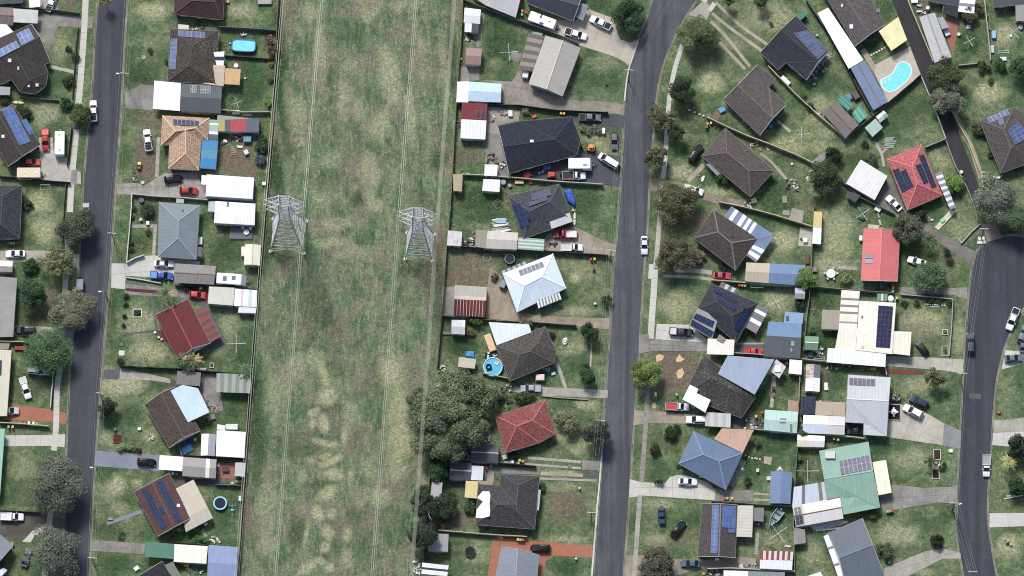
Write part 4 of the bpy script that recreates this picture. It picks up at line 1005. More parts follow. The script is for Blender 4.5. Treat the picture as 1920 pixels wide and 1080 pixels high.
def trailer(x, y, ang, L, W, c, label, load=None, lid=False):
 p = gp((x, y), .7); root = thing('box_trailer', label, 'trailer', (p.x,p.y,.03), R(ang)); pm = plain(c, .5, .4, .15, 2, 0, 'trailer_paint'); b = MB()
 b.box((0,0,.5), L, W, .06)
 for s in (-1, 1): b.box((0,s*W/2,.5), L, .05, .45); b.box((s*L/2,0,.5), .05, W, .45)
 inst('tray', mesh_of(b, 'tray', [pm]), root)
 m = MB()
 for s in (-1, 1): m.tube((L/2-.1,s*W*.4,.5),(L/2+1.1,0,.5), .045, 6)
 inst('drawbar', mesh_of(m, 'drawbar', [plain((60,62,66))]), root)
 for s in (-1, 1): m = MB(); m.tube((-.15,s*(W/2+.02),.31),(-.15,s*(W/2+.2),.31), .31, 12); inst('wheel', mesh_of(m, 'wheel', [RUBBER()]), root)
 if lid: m = MB(); bevel_box(m, L*.98, W*.98, .9, 1.5, .18); inst('cover', mesh_of(m, 'cover', [plain(load or (225,220,214), .5, .3, .1, 1, 0, 'trailer_cover')]), root)
 elif load:
  m = MB()
  for i in range(14): m.box((random.uniform(-.4,.4)*L, random.uniform(-.35,.35)*W, .55+random.random()*.4), random.uniform(.2,.7), random.uniform(.15,.5), random.uniform(.1,.4), random.random()*3)
  inst('load', mesh_of(m, 'load', [plain(load, .8, .2, .4, 3, 0, 'load')]), root)
 return root
def hull(L, W, H, z0=0.0, th=.06):
 n = 9; out = []; inn = []
 for i in range(n+1):
  t = i/n; x = -L/2+L*t; hw = W/2*(1 if t < .45 else math.cos((t-.45)/.55*math.pi/2)**.8); hw = max(hw, .03)
  out.append([(x,-hw,z0+H),(x,-hw*.8,z0+H*.4),(x,0,z0+H*.05*(1+6*max(0,t-.7))),(x,hw*.8,z0+H*.4),(x,hw,z0+H)])
  k = max(hw-.1, .01); inn.append([(x,-k,z0+H),(x,-k*.8,z0+H*.45),(x,0,z0+H*.3),(x,k*.8,z0+H*.45),(x,k,z0+H)])
 mb = MB(); vs = [v for r_ in out for v in r_]; fs = [(5*i+k, 5*i+5+k, 5*i+6+k, 5*i+1+k) for i in range(n) for k in range(4)]+[(4,3,2,1,0)]
 o = mb.add(vs, fs); vs2 = [v for r_ in inn for v in r_]; o2 = mb.add(vs2, [f[::-1] for f in fs], 1)
 mb.f += [(5*i, 5*i+o2, 5*i+5+o2, 5*i+5)[::-1] for i in range(n)]+[(5*i+4, 5*i+9, 5*i+9+o2, 5*i+4+o2)[::-1] for i in range(n)]; mb.mi += [0]*(2*n)
 return mb
def boat(x, y, ang, L, W, c, inner, label, onto=.45):
 p = gp((x, y), .8); root = thing('boat', label, 'boat', (p.x,p.y,.02), R(ang)); m = hull(L, W, .75, onto)
 inst('hull', mesh_of(m, 'hull', [plain(c, .35, .4, .08, 1, 0, 'hull_paint'), plain(inner, .6, .3, .2, 2, 0, 'hull_inside')]), root)
 for t in (-.25, .08): s = MB(); s.box((t*L,0,onto+.45), .3, W*.75, .12); inst('seat', mesh_of(s, 'seat', [plain((60,66,76))]), root)
 m = MB(); m.box((-L/2-.15,0,onto+.25), .3, .35, .75); inst('outboard_motor', mesh_of(m, 'outboard_motor', [plain((225,228,230))]), root)
 m = MB(); m.box((.22*L,0,onto+.72), .06, W*.8, .3); inst('windscreen', mesh_of(m, 'windscreen', [glass_dark()]), root)
 t = MB(); t.box((0,0,.25), L*.9, .1, .1)
 for s in (-1, 1): t.tube((-.3,s*(W/2+.02),.3),(-.3,s*(W/2+.2),.3), .3, 10)
 t.tube((L*.4,0,.3),(L/2+.9,0,.45), .05, 6); inst('trailer_frame', mesh_of(t, 'trailer_frame', [plain((120,124,128))]), root)
 return root
def kayak(x, y, ang, L, W, c, label, name='kayak'):
 p = gp((x, y), .3); root = thing(name, label, name.replace('_',' '), (p.x,p.y,.02), R(ang)); m = MB(); n = 10; vs = []
 for i in range(n+1):
  t = i/n*2-1; hw = W/2*math.sqrt(max(.002, 1-t*t)); x_ = t*L/2; vs += [(x_,-hw,.16),(x_,-hw*.5,.34),(x_,hw*.5,.34),(x_,hw,.16),(x_,0,0)]
 m.add(vs, [(5*i+k, 5*i+(k+1)%5, 5*i+5+(k+1)%5, 5*i+5+k) for i in range(n) for k in range(5)]); inst('hull', mesh_of(m, 'hull', [plain(c, .4, .4, .06, 1, 0, 'hull_plastic')], True), root)
 s = MB(); s.ring((0,0), W*.2, W*.3, .33, .37, 14); inst('cockpit_rim', mesh_of(s, 'cockpit_rim', [plain((60,62,66))]), root)
 return root
# PLANTS
def crown_mesh(rx, ry, h, n_leaf, leaf, clumps, seed, hollow=.55, spread=.34):
 r = np.random.default_rng(seed); cl = []
 for i in range(clumps):
  d = r.normal(size=3); d /= np.linalg.norm(d); d[2] = abs(d[2])*.9-.12; k = r.uniform(.38, .86)
  cl.append((d[0]*rx*k, d[1]*ry*k, d[2]*h*k, r.uniform(.55, 1.15), r.uniform(0, 1)))
 cl = np.array(cl); w = cl[:,3]**2; ci = r.choice(clumps, n_leaf, p=w/w.sum()); C = cl[ci]
 rad = spread*min(rx, ry)*C[:,3]
 d = r.normal(size=(n_leaf,3)); d /= np.linalg.norm(d, axis=1)[:,None]; d[:,2] = np.where(d[:,2] < -.3, -d[:,2], d[:,2])
 pos = C[:,:3]+d*(rad*r.uniform(hollow, 1.12, n_leaf)**.7)[:,None]*np.array([1,1,.8])
 nrm = d+r.normal(size=(n_leaf,3))*.55+np.array([0,0,.35]); nrm /= np.linalg.norm(nrm, axis=1)[:,None]
 a = np.cross(nrm, r.normal(size=(n_leaf,3))); a /= np.linalg.norm(a, axis=1)[:,None]+1e-9; b = np.cross(nrm, a)
 s = leaf*r.uniform(.55, 1.4, n_leaf)[:,None]; v = np.stack([pos-a*s, pos-b*s*.6, pos+a*s, pos+b*s*.6], 1)
 tone = np.clip(.42*C[:,4]+.45*r.uniform(0,1,n_leaf)+.12, 0, 1)
 return v.reshape(-1,3), tone
def mesh_leaves(v, tone, mat, name='crown'):
 n = len(tone); me = bpy.data.meshes.new(name); me.vertices.add(4*n); me.vertices.foreach_set('co', v.astype(np.float32).reshape(-1))
 me.loops.add(4*n); me.loops.foreach_set('vertex_index', np.arange(4*n, dtype=np.int32)); me.polygons.add(n); me.polygons.foreach_set('loop_start', np.arange(0, 4*n, 4, dtype=np.int32))
 me.update(calc_edges=True); at = me.attributes.new('tone', 'FLOAT', 'FACE'); at.data.foreach_set('value', tone.astype(np.float32)); me.materials.append(mat); return me
TS = [100]
def tree(x, y, r, h, c, label, c2=None, dens=1.0, leaf=.2, ry=None, sparse=False, name='tree', cat='tree', group=None, nc=None):
 """x,y = crown centre in the photo; r in tile pixels; h = height in metres"""
 r *= 1.13; ry = ry and ry*1.13; rm = mm(r); rym = mm(ry) if ry else rm; hc = max(h-rm*.85, h*.45); ch = h-hc; p = gp((x, y), hc+ch*.35); TS[0] += 1
 root = thing(name, label, cat, (p.x,p.y,0), 0, group)
 n = int(min(15000, max(350, dens*rm*rym*470*(.5 if sparse else 1))))
 v, tone = crown_mesh(rm, rym, max(ch, rm*.7), n, leaf*(1.0 if rm > 1.5 else .7), nc or int(12+rm*5.5), TS[0], .45 if sparse else .6, .27 if sparse else .36)
 v[:,2] += hc; v[:,2] = np.maximum(v[:,2], .05)
 link('crown', mesh_leaves(v, tone, leafmat(c, c2)), root)
 t = MB(); rt = max(.05, rm*.055); rr = np.random.default_rng(TS[0])
 t.tube((0,0,0), (rr.uniform(-.1,.1)*rm, rr.uniform(-.1,.1)*rm, hc*.8), rt, 7, rt*.7)
 for i in range(6):
  a = i*1.05+rr.uniform(-.3,.3); k = rr.uniform(.45,.75); q = (math.cos(a)*rm*k, math.sin(a)*rym*k, hc+ch*rr.uniform(.1,.5)); t.tube((0,0,hc*.6+i*.03), q, rt*.55, 5, rt*.15)
  for j in range(2): t.tube(q, (q[0]+rr.uniform(-.3,.3)*rm, q[1]+rr.uniform(-.3,.3)*rm, q[2]+rr.uniform(.05,.35)*ch), rt*.2, 4, rt*.06)
 t.build('trunk', bark(), root, local=True)
 return root
def shrub(x, y, r, c, label, h=None, **k):
 rm = mm(r); return tree(x, y, r, h or max(.6, rm*1.2), c, label, name='shrub', cat='shrub', leaf=k.pop('leaf', .15), dens=k.pop('dens', 1.5), **k)
def palm(x, y, r, h, c, label, fronds=13, dead=0):
 rm = mm(r); p = gp((x, y), h); root = thing('palm_tree', label, 'palm tree', (p.x,p.y,0)); rr = random.Random(int(x*7+y)); t = MB()
 for i in range(5): t.tube((0,0,h*i/5),(0,0,h*(i+1)/5), .2-.015*i, 8, .185-.015*i)
 t.build('trunk', bark(), root, local=True)
 for i in range(fronds):
  a = 2*math.pi*i/fronds+rr.uniform(-.2,.2); L = rm*rr.uniform(.8,1.12); up = rr.uniform(.2,.7); m = MB(); vs = []; fs = []; n = 9; dx, dy = math.cos(a), math.sin(a)
  for j in range(n+1):
   s = j/n; z = h+up*L*.5*math.sin(s*2.2)-L*.42*s*s; w_ = .42*math.sin(math.pi*min(1,s*.92+.08))**.7*(L/3)**.3; px_, py_ = dx*L*s, dy*L*s
   vs.append((px_,py_,z+.05))
   for sd in (-1, 1): vs.append((px_-dy*w_*sd+dx*.22, py_+dx*w_*sd+dy*.22, z-.16*w_))
  for j in range(n):
   o = 3*j; fs += [(o, o+1, o+3), (o, o+3, o+2)] if j%1 == 0 else []
   fs += [(o+1, o+3+1, o+3)] if j%3 == 0 else []; fs += [(o+2, o+3, o+3+2)] if j%3 == 1 else []
  m.add(vs, fs); cc = c if i >= dead else (172,150,92); m.build('frond', plain(cc, .6, .3, .25, 1.5, 0, 'palm_leaf'), root, local=True)
 return root
# YARD THINGS
BINM = {}
def bin_(x, y, lid, where, ang=None, body=(48,62,52), n=1):
 if 'b' not in BINM:
  b = MB(); b.add([(-.2,-.24,.08),(.2,-.24,.08),(.2,.24,.08),(-.2,.24,.08),(-.27,-.32,.98),(.27,-.32,.98),(.27,.32,.98),(-.27,.32,.98)], [(3,2,1,0),(4,5,6,7),(0,1,5,4),(1,2,6,5),(2,3,7,6),(3,0,4,7)]); BINM['b'] = mesh_of(b, 'body', [plain(body)])
  l = MB(); l.add([(-.3,-.36,.98),(.3,-.36,.98),(.3,.36,.98),(-.3,.36,.98),(-.24,-.28,1.07),(.24,-.28,1.07),(.24,.28,1.07),(-.24,.28,1.07)], [(3,2,1,0),(4,5,6,7),(0,1,5,4),(1,2,6,5),(2,3,7,6),(3,0,4,7)]); BINM['l'] = mesh_of(l, 'lid', [plain((200,40,40))])
  w_ = MB(); w_.tube((-.24,.3,.1),(.24,.3,.1), .1, 10); BINM['w'] = mesh_of(w_, 'wheel', [RUBBER()])
  h = MB(); h.tube((-.2,.4,.95),(.2,.4,.95), .02, 6); BINM['h'] = mesh_of(h, 'handle', [RUBBER()])
 col = dict(red=(196,52,46), yellow=(226,182,58), green=(96,190,150), orange=(222,132,52), white=(226,228,226), blue=(70,130,190))[lid]
 p = gp((x, y), 1.0); root = thing('wheelie_bin', 'wheelie bin with %s lid %s' % (lid, where), 'wheelie bin', (p.x,p.y,.05), R(ang if ang is not None else random.uniform(-15,15)), 'wheelie bins in the yards')
 inst('body', BINM['b'], root, mats=[plain(body)]); inst('lid', BINM['l'], root, mats=[plain(col, .5, .3, .06)]); inst('wheel', BINM['w'], root); inst('handle', BINM['h'], root)
def hoist(x, y, r, ang, label):
 rm = mm(r); p = gp((x, y), 1.9); root = thing('rotary_clothesline', label, 'clothesline', (p.x,p.y,0), R(ang)); al = plain((214,220,214), .45, .4, .06, 2, .1, 'clothesline_steel'); wr = plain((190,196,190))
 t = MB(); t.tube((0,0,0),(0,0,1.85), .06, 8); t.build('pole', al, root, local=True)
 for i in range(4):
  a = i*math.pi/2; m = MB(); m.tube((0,0,1.6),(math.cos(a)*rm,math.sin(a)*rm,2.0), .055, 6); m.build('arm', al, root, local=True)
 for k in (.45,.7,.97):
  w_ = MB(); pts = [(math.cos(i*math.pi/2)*rm*k, math.sin(i*math.pi/2)*rm*k, 1.6+.4*k) for i in range(4)]
  for i in range(4): w_.tube(pts[i], pts[(i+1)%4], .012, 4)
  w_.build('line', wr, root, local=True)
def trampoline(x, y, r, label, rim=(60,120,160), mat=(30,34,48), h=.8):
 rm = mm(r); p = gp((x, y), h); root = thing('trampoline', label, 'trampoline', (p.x,p.y,0)); m = MB(); m.disc((0,0), rm*.82, h-.04, h-.01, 28); m.build('bounce_mat', plain(mat, .8), root, local=True)
 m = MB(); m.ring((0,0), rm*.8, rm, h-.05, h+.03); m.build('edge_pad', plain(rim, .6), root, local=True)
 for i in range(6): a = i*math.pi/3; m = MB(); m.tube((math.cos(a)*rm*.95,math.sin(a)*rm*.95,0),(math.cos(a)*rm*.95,math.sin(a)*rm*.95,h-.04), .035, 6); m.build('leg', GALV(), root, local=True)
def goal(x, y, w_, ang, label):
 W = mm(w_); p = gp((x, y), .6); root = thing('football_goal', label, 'goal', (p.x,p.y,0), R(ang)); al = plain((224,226,220)); m = MB()
 m.tube((-W/2,0,0),(-W/2,0,1.3),.05,6); m.build('post', al, root, local=True); m = MB(); m.tube((W/2,0,0),(W/2,0,1.3),.05,6); m.build('post', al, root, local=True)
 m = MB(); m.tube((-W/2,0,1.3),(W/2,0,1.3),.05,6); m.build('crossbar', al, root, local=True)
 m = MB(); m.tube((-W/2,.9,.05),(W/2,.9,.05),.04,6); m.tube((-W/2,0,.05),(-W/2,.9,.05),.04,6); m.tube((W/2,0,.05),(W/2,.9,.05),.04,6); m.build('ground_bar', al, root, local=True)
 m = MB()
 for i in range(1, 8): m.tube((-W/2+W*i/8,0,1.3),(-W/2+W*i/8,.9,.05),.008,3)
 m.build('net', plain((200,204,200)), root, local=True)
def ringpool(x, y, rx, ry, ang, c, rim, label, h=1.15, round_=True, ledge=None):
 """above-ground pool"""
 a, b = mm(rx), mm(ry); p = gp((x, y), h); root = thing('above_ground_pool', label, 'pool', (p.x,p.y,0), R(ang)); n = 36
 def sup(k, q):
  out = []
  for i in range(n):
   t = 2*math.pi*i/n; e = 1 if round_ else .42; cx, sy = math.cos(t), math.sin(t); out.append(((a*k+q)*math.copysign(abs(cx)**e, cx), (b*k+q)*math.copysign(abs(sy)**e, sy)))
  return out
 o, i_ = sup(1, 0), sup(1, -.22); m = MB(); vs = [(x_,y_,0) for x_,y_ in o]+[(x_,y_,h) for x_,y_ in o]+[(x_,y_,h) for x_,y_ in i_]+[(x_,y_,.2) for x_,y_ in i_]
 m.add(vs, [(k*n+j, k*n+(j+1)%n, (k+1)*n+(j+1)%n, (k+1)*n+j) for k in range(3) for j in range(n)]); m.build('pool_wall', plain(rim, .5, .4, .06), root, local=True)
 w_ = MB(); w_.prism(i_, .1, h-.16); w_.build('water', water(c), root, local=True)
 return root
def table(x, y, w_, d_, c, label, rnd=False, ang=0, h=.74, chairs=0):
 W, D = mm(w_), mm(d_); p = gp((x, y), h); root = thing('garden_table', label, 'table', (p.x,p.y,.04), R(ang)); m = MB()
 m.disc((0,0), W/2, h-.05, h, 20) if rnd else m.box((0,0,h-.05), W, D, .05)
 m.build('tabletop', plain(c, .5), root, local=True)
 for sx, sy in ((-1,-1),(1,-1),(1,1),(-1,1)): l = MB(); l.tube((sx*W*.33,sy*D*.33,0),(sx*W*.33,sy*D*.33,h-.04), .03, 6); l.build('leg', plain((150,152,152)), root, local=True)
 return root
def chair(x, y, ang, c, label, group=None):
 p = gp((x, y), .4); root = thing('garden_chair', label, 'chair', (p.x,p.y,.04), R(ang), group); pm = plain(c, .5); m = MB(); m.box((0,0,.4), .48, .48, .05); m.build('seat', pm, root, local=True)
 m = MB(); m.box((-.22,0,.45), .05, .48, .45); m.build('backrest', pm, root, local=True)
 for sx, sy in ((-1,-1),(1,-1),(1,1),(-1,1)): l = MB(); l.tube((sx*.2,sy*.2,0),(sx*.2,sy*.2,.41), .025, 5); l.build('leg', pm, root, local=True)
def crate(x, y, w_, d_, c, label, ang=0, h=.6, name='storage_box', cat='box'):
 W, D = mm(w_), mm(d_); p = gp((x, y), h); root = thing(name, label, cat, (p.x,p.y,.03), R(ang)); m = MB(); m.box((0,0,0), W*.94, D*.94, h*.86); m.build('body', plain(c, .7), root, local=True)
 m = MB(); m.add([(-W/2,-D/2,h*.86),(W/2,-D/2,h*.86),(W/2,D/2,h*.86),(-W/2,D/2,h*.86),(-W*.44,-D*.44,h),(W*.44,-D*.44,h),(W*.44,D*.44,h),(-W*.44,D*.44,h)], [(3,2,1,0),(4,5,6,7),(0,1,5,4),(1,2,6,5),(2,3,7,6),(3,0,4,7)]); m.build('lid', plain(tuple(min(250,int(q*1.1)) for q in c), .6), root, local=True)
def drum(x, y, r, c, label, h=.9, name='drum', cat='drum'):
 rm = mm(r); p = gp((x, y), h); root = thing(name, label, cat, (p.x,p.y,.02)); m = MB(); m.disc((0,0), rm, 0, h*.97, 16); m.ring((0,0), rm*.98, rm*1.04, h*.32, h*.36, 16); m.ring((0,0), rm*.98, rm*1.04, h*.64, h*.68, 16); m.build('body', plain(c, .5), root, local=True)
 m = MB(); m.ring((0,0), rm*.86, rm*1.02, h*.95, h, 16); m.build('rim', plain(tuple(int(q*.85) for q in c), .5), root, local=True)
def planks(x, y, w_, d_, ang, cols, label, n=6, h=.25):
 W, D = mm(w_), mm(d_); p = gp((x, y), h); root = thing('timber_stack', label, 'timber', (p.x,p.y,.03), R(ang)); rr = random.Random(int(x+y))
 for i in range(n):
  m = MB(); c = cols[i%len(cols)]; m.box((rr.uniform(-.08,.08)*W, -D/2+D*(i+.5)/n, rr.uniform(0,h)), W*rr.uniform(.7,1.1), D/n*.8, .06, rr.uniform(-.12,.12)); m.build('plank', plain(c, .8), root, local=True)
def heap(x, y, w_, d_, cols, label, n=16, name='junk_heap', cat='junk', ang=0, h=.5):
 W, D = mm(w_), mm(d_); p = gp((x, y), h*.5); root = thing(name, label, cat, (p.x,p.y,.02), R(ang)); rr = random.Random(int(x*3+y))
 for i in range(n):
  m = MB(); c = cols[i%len(cols)]; q = (rr.uniform(-.5,.5)*W, rr.uniform(-.5,.5)*D, rr.uniform(-.05,h*.3)); k = rr.random()
  if k < .55: m.box(q, rr.uniform(.25,.9), rr.uniform(.15,.5), rr.uniform(.12,h), rr.random()*3)
  elif k < .75: m.tube(q, (q[0]+rr.uniform(-.9,.9), q[1]+rr.uniform(-.9,.9), q[2]+rr.uniform(0,.4)), rr.uniform(.03,.08), 6)
  elif k < .88: m.disc((q[0],q[1]), rr.uniform(.15,.33), 0, rr.uniform(.2,.5), 12)
  else: m.ring((q[0],q[1]), .16, .32, .02, .22, 14)
  m.build('scrap_piece', plain(c, .7), root, local=True)
def planter(x, y, w_, d_, ang, edge, soil, label, plant=None):
 W, D = mm(w_), mm(d_); p = gp((x, y), .25); root = thing('garden_bed', label, 'garden bed', (p.x,p.y,0), R(ang)); t = .16
 for (cx, cy, sx, sy) in ((0,-D/2,W+t,t),(0,D/2,W+t,t),(-W/2,0,t,D-t),(W/2,0,t,D-t)): m = MB(); m.box((cx,cy,0), sx, sy, .28); m.build('edging', plain(edge, .8), root, local=True)
 m = MB(); m.box((0,0,0), W-t*.8, D-t*.8, .18); m.build('soil', plain(soil, .95, .1, .3, 4, 0, 'soil'), root, local=True)
 if plant:
  v, tn = crown_mesh(W*.38, D*.38, .5, 260, .12, 9, int(x+y)); v[:,2] = np.maximum(v[:,2]+.35, .1); link('plants', mesh_leaves(v, tn, leafmat(plant), 'plants'), root)
def ringstone(x, y, r, label):
 rm = mm(r); p = gp((x, y), .1); root = thing('fire_pit', label, 'fire pit', (p.x,p.y,0)); n = 16
 for i in range(n): a = 2*math.pi*i/n; m = MB(); m.box((math.cos(a)*rm,math.sin(a)*rm,0), .3, 2*math.pi*rm/n*.85, .2, a); m.build('stone', plain((150,146,136), .9, .1, .25, 3, 0, 'stone'), root, local=True)
 m = MB(); m.disc((0,0), rm*.85, 0, .05, 18); m.build('ash_bed', plain((104,100,88), .95), root, local=True)
# HOUSES AND SHEDS (block by block)
def tl(c, lich=0.0, stain=.35): return (tile(c, lich, stain), c)
def mt(c, rust=0.0, pitch=.5): return (metal(c, pitch, rust), c)
W_ = metal((250,250,252), .8, 0, .04); W2 = metal((238,239,240), .5, 0, .08); GRY = (176,178,180); DK = (66,62,92)
def al(n, a, b): return [(1, a if i%2 == 0 else b) for i in range(n)]
# ---- west side of the west street
T('A1')
house('slate-roofed house next to the white carport and grey shed', mt((78,88,98)), [(-60,-80),(175,-80),(166,22),(-60,26)], FLAT, wall=(120,118,116))
cover('small white carport behind the slate-roofed house', [(212,-40),(302,-40),(302,50),(222,58)], W_, open_=True)
cover('brown-grey weathered shed with a rust line across its roof', [(-40,52),(100,58),(97,190),(-40,183)], metal((136,128,122), .5, .4), kind='gx', ridge=(130,84,66))
cover('light grey flat carport joined to the brown-grey shed', [(101,65),(287,78),(281,176),(97,166)], metal((206,205,202)), open_=True)
h = house('large dark-tiled house with a wing and stepped solar panels', tl((84,78,74), .0), dict(a=(-120,335),b=(235,180),c=(378,465),f=(-120,690),R=(300,276),S=(-120,495)), 'abRS fcRS', wall=(140,118,108))
addroof(h, tl((72,68,68)), dict(d=(322,448),g=(362,545),h=(345,642),i=(265,706),j=(150,690),e=(60,560),U=(112,400,4.0),V=(216,602,4.1)), 'dgVU ghV hijV ejVU', wall=(140,118,108))
solar(h, [(122,255),(213,208),(257,290),(163,338)], 3, 2, (82,116,176)); solar(h, [(-22,378),(120,305),(150,352),(0,430)], 4, 1, (82,116,176))
roofbox(h, (72,453), 26, 26); roofbox(h, (215,645), 16, 16); roofbox(h, (278,637), 22, 22); roofbox(h, (137,512), 14, 26, 'roof_vent', (200,196,190))
cover('', [(-50,178),(52,186),(100,240),(-50,325)], W2, parent=h, h=2.5)
cover('pale grey lean-to shed below the dark-tiled house', [(-30,648),(78,655),(74,712),(-30,712)], metal(GRY))
h = house('dark brown gabled house with a long block of blue solar panels', tl((82,76,74)), [(-120,920),(92,785),(306,1085),(60,1250),(-18,845),(165,1175)], GAB, wall=(130,110,100))
solar(h, [(12,822),(93,797),(228,1062),(146,1092)], 2, 8, (88,122,186)); solar(h, [(160,905),(198,890),(258,1000),(222,1014)], 1, 3, (88,122,186)); roofbox(h, (22,1022), 22, 22)
T('B1')
h = house('slate-grey hip-roofed house beside the yard with a football goal', tl((74,76,84)), [(-150,390),(166,390),(148,792),(-160,792),(18,472),(5,684)], HIP, wall=(150,140,130))
cover('white and grey shed beside the driveway with a white car', [(-40,952),(96,960),(92,1040),(-40,1036)], [(1,W2),(1.0,(160,158,152))], along='y')
T('C1')
house('plain house with a large flat grey fibre-cement roof', (concrete((160,158,154), .4),(150,150,150)), [(-80,150),(128,165),(98,606),(-80,606)], FLAT, wall=(160,150,140), cap=0)
h = house('cream ribbed-roof house above the orange brick driveway', mt((214,208,186)), dict(a=(-60,700),b=(87,706),c=(52,1200),d=(-60,1200)), FLAT, rh=0)
solar(h, [(-14,780),(14,782),(10,895),(-18,893)], 1, 3)
cover('small timber shed with pale boards by the cream-roofed house', [(-30,655),(75,658),(62,700),(-30,700)], (168,160,146))
crate(155, 690, 96, 30, (138,44,48), 'long dark red bench box behind the cream-roofed house', h=.7)
T('D1')
house('mint green-roofed house above the pale concrete driveway', mt((150,205,178)), dict(a=(-50,314),b=(25,316),c=(0,662),d=(-50,662)), FLAT, rh=0)
house('blue-grey gabled house with its dark end wall by the grey tree', mt((138,148,162)), [(-90,915),(4,868),(68,922),(-50,1060),(-46,890),(10,990)], GAB, wall=(70,70,76))
cover('white lean-to roof below the blue-grey gabled house', [(-20,1055),(20,1040),(38,1050),(0,1090)], W2)
# ---- between the west street and the corridor
T('A2')
h = house('maroon-brown hip-tiled house in the top row beside the corridor', tl((86,66,66)), [(385,108),(385,-160),(768,-140),(752,150),(515,5),(690,12)], HIP, wall=(120,80,72))
crate(1065, 12, 105, 40, (150,146,140), 'flat grey concrete-topped garden store near the corridor fence', h=.8, name='garden_store', cat='store'); crate(782, 8, 36, 26, (205,160,140), 'small pink box against the maroon-brown house')
h = house('brown-tiled house with two lines of solar panels and mossy patches', tl((84,74,70), .8), [(358,216),(720,232),(702,630),(335,612),(525,345),(495,495)], HIP, wall=(140,120,106))
solar(h, [(418,227),(620,240),(616,286),(416,271)], 6, 1, (96,110,150)); solar(h, [(361,289),(411,290),(397,520),(346,520)], 1, 7, (110,130,170))
cover('', [(628,396),(763,388),(756,492),(618,482)], [(1,W_),(.8,DK),(1,W_)], along='y', parent=h, h=2.75)
cover('', [(618,484),(768,495),(756,646),(606,628)], (206,190,168), parent=h, h=2.75, ribs='y')
cover('tan flat pergola roof beside the brown-tiled house', [(768,514),(886,520),(876,637),(758,630)], (222,180,124), open_=True, name='pergola', cat='pergola')
cover('bright white carport over the driveway of the brown-tiled house', [(238,606),(438,625),(428,832),(226,816)], W_, open_=True, h=2.6)
g = cover('dark grey gabled garage with two sets of dark panels', [(438,626),(746,640),(735,850),(430,832)], (98,108,114), kind='gx', h=2.5, slope=.7)
solar(g, [(510,636),(558,640),(556,698),(508,694)], 3, 2, (72,84,100)); solar(g, [(585,641),(660,645),(658,708),(583,702)], 4, 2, (72,84,100))
cover('little cream lean-to between the maroon and brown houses', [(418,184),(495,190),(495,225),(416,222)], CREAM, h=2.1); cover('little grey lean-to between the maroon and brown houses', [(620,202),(706,210),(702,240),(620,235)], (120,124,116), h=2.1)
h = house('tan-tiled house with a south wing and six solar panels', tl((206,170,140), 0, .25), dict(a=(285,1092),b=(298,866),c=(650,886),d=(640,1048),R=(395,985),S=(545,960)), HIP, wall=(190,160,140))
T('B2'); addroof(h, tl((206,170,140), 0, .25), dict(e=(350,70),f=(592,40),g=(572,278),h=(342,265),U=(472,-25),V=(474,150)), 'ehVU UVgf ghV', wall=(190,160,140))
T('A2'); solar(h, [(378,892),(573,905),(570,946),(378,932)], 6, 1, (66,80,118))
cover('', [(650,898),(722,902),(712,1050),(642,1045)], [(1,(160,186,172)),(.5,W2),(2,(168,206,190)),(.8,W2),(1.6,(112,118,122))], along='y', parent=h)
T('B2'); cover('', [(597,50),(716,56),(698,268),(580,260)], [(1,(64,158,212)),(.8,(96,166,196)),(1,(54,150,214))], along='y', parent=h)
T('A2')
cover('long patchwork shed with a red middle section', [(720,902),(1026,888),(1022,992),(718,984)], [(.16,(206,180,96)),(.14,(108,114,124)),(.4,(206,84,94)),(.34,(112,120,134))]); cover('narrow pale green lean-to along the patchwork shed', [(712,864),(972,890),(968,912),(708,898)], (172,186,172), h=2.0)
T('B2')
cover('larger of two bright white sheds, on the paved driveway with a red car', [(630,308),(986,332),(976,492),(622,470)], W_, h=2.8, kind='gx', slope=.3, wall=(200,205,230)); cover('small white awning on the end of the larger white shed', [(592,315),(632,318),(624,386),(590,382)], W_, open_=True)
g = cover('bright white garage with a grey lean-to and a dark deck', [(695,508),(996,528),(990,688),(685,672)], W_, h=2.7, kind='gx', slope=.35, wall=(200,205,230)); roofbox(g, (788,532), 16, 34, 'skylight', (90,90,120))
cover('grey-green lean-to on the west end of the white garage', [(645,514),(697,512),(690,588),(640,585)], (196,208,206), open_=True, h=2.2)
crate(888, 748, 172, 96, (86,92,100), 'low dark deck beside the white garage', h=.35, name='deck', cat='deck'); table(927, 740, 42, 42, (236,232,222), 'round cream table on the dark deck', rnd=True)
cover('cream garden shed with ridged roof beside the corridor fence', [(918,832),(1037,838),(1030,992),(908,985)], CREAM, kind='gy', ridge=(206,200,184)); crate(905, 885, 32, 76, (210,204,190), 'cream cupboard against the cream garden shed', h=1.5, name='cupboard', cat='cupboard'); bin_(942, 1008, 'green', 'under the cream garden shed')
h = house('blue-grey hip-roofed house with a fenced front lawn', mt((136,150,160), 0, .35), [(272,516),(580,540),(552,946),(266,925),(418,656),(415,786)], HIP, wall=(170,165,158)); roofbox(h, (450,578), 12, 20, 'roof_vent', (70,74,80))
cover('', [(405,490),(460,497),(458,525),(402,520)], (196,204,206), parent=h, h=2.2); crate(582, 805, 32, 60, (176,206,190), 'mint green heat-pump unit on the wall of the blue-grey house', h=1.0, name='heat_pump', cat='heat pump'); cover('', [(560,852),(594,855),(592,925),(556,920)], (120,124,126), parent=h, h=2.3)
T('C2')
cover('long weathered grey carport with a rusty ridge', [(590,55),(900,75),(885,215),(583,200)], metal((150,148,146), .5, .25), kind='gx', open_=True, ridge=(150,100,80), h=2.6)
cover('cream carport beside the small red car', [(848,230),(1040,240),(1030,372),(838,356)], (212,212,196), h=2.5); g = cover('white patchy shed at the corridor fence', [(1042,246),(1210,258),(1205,384),(1035,374)], [(1,W2),(.4,(220,206,214)),(.8,W_),(.5,(196,222,212)),(.8,W2)], h=2.4)
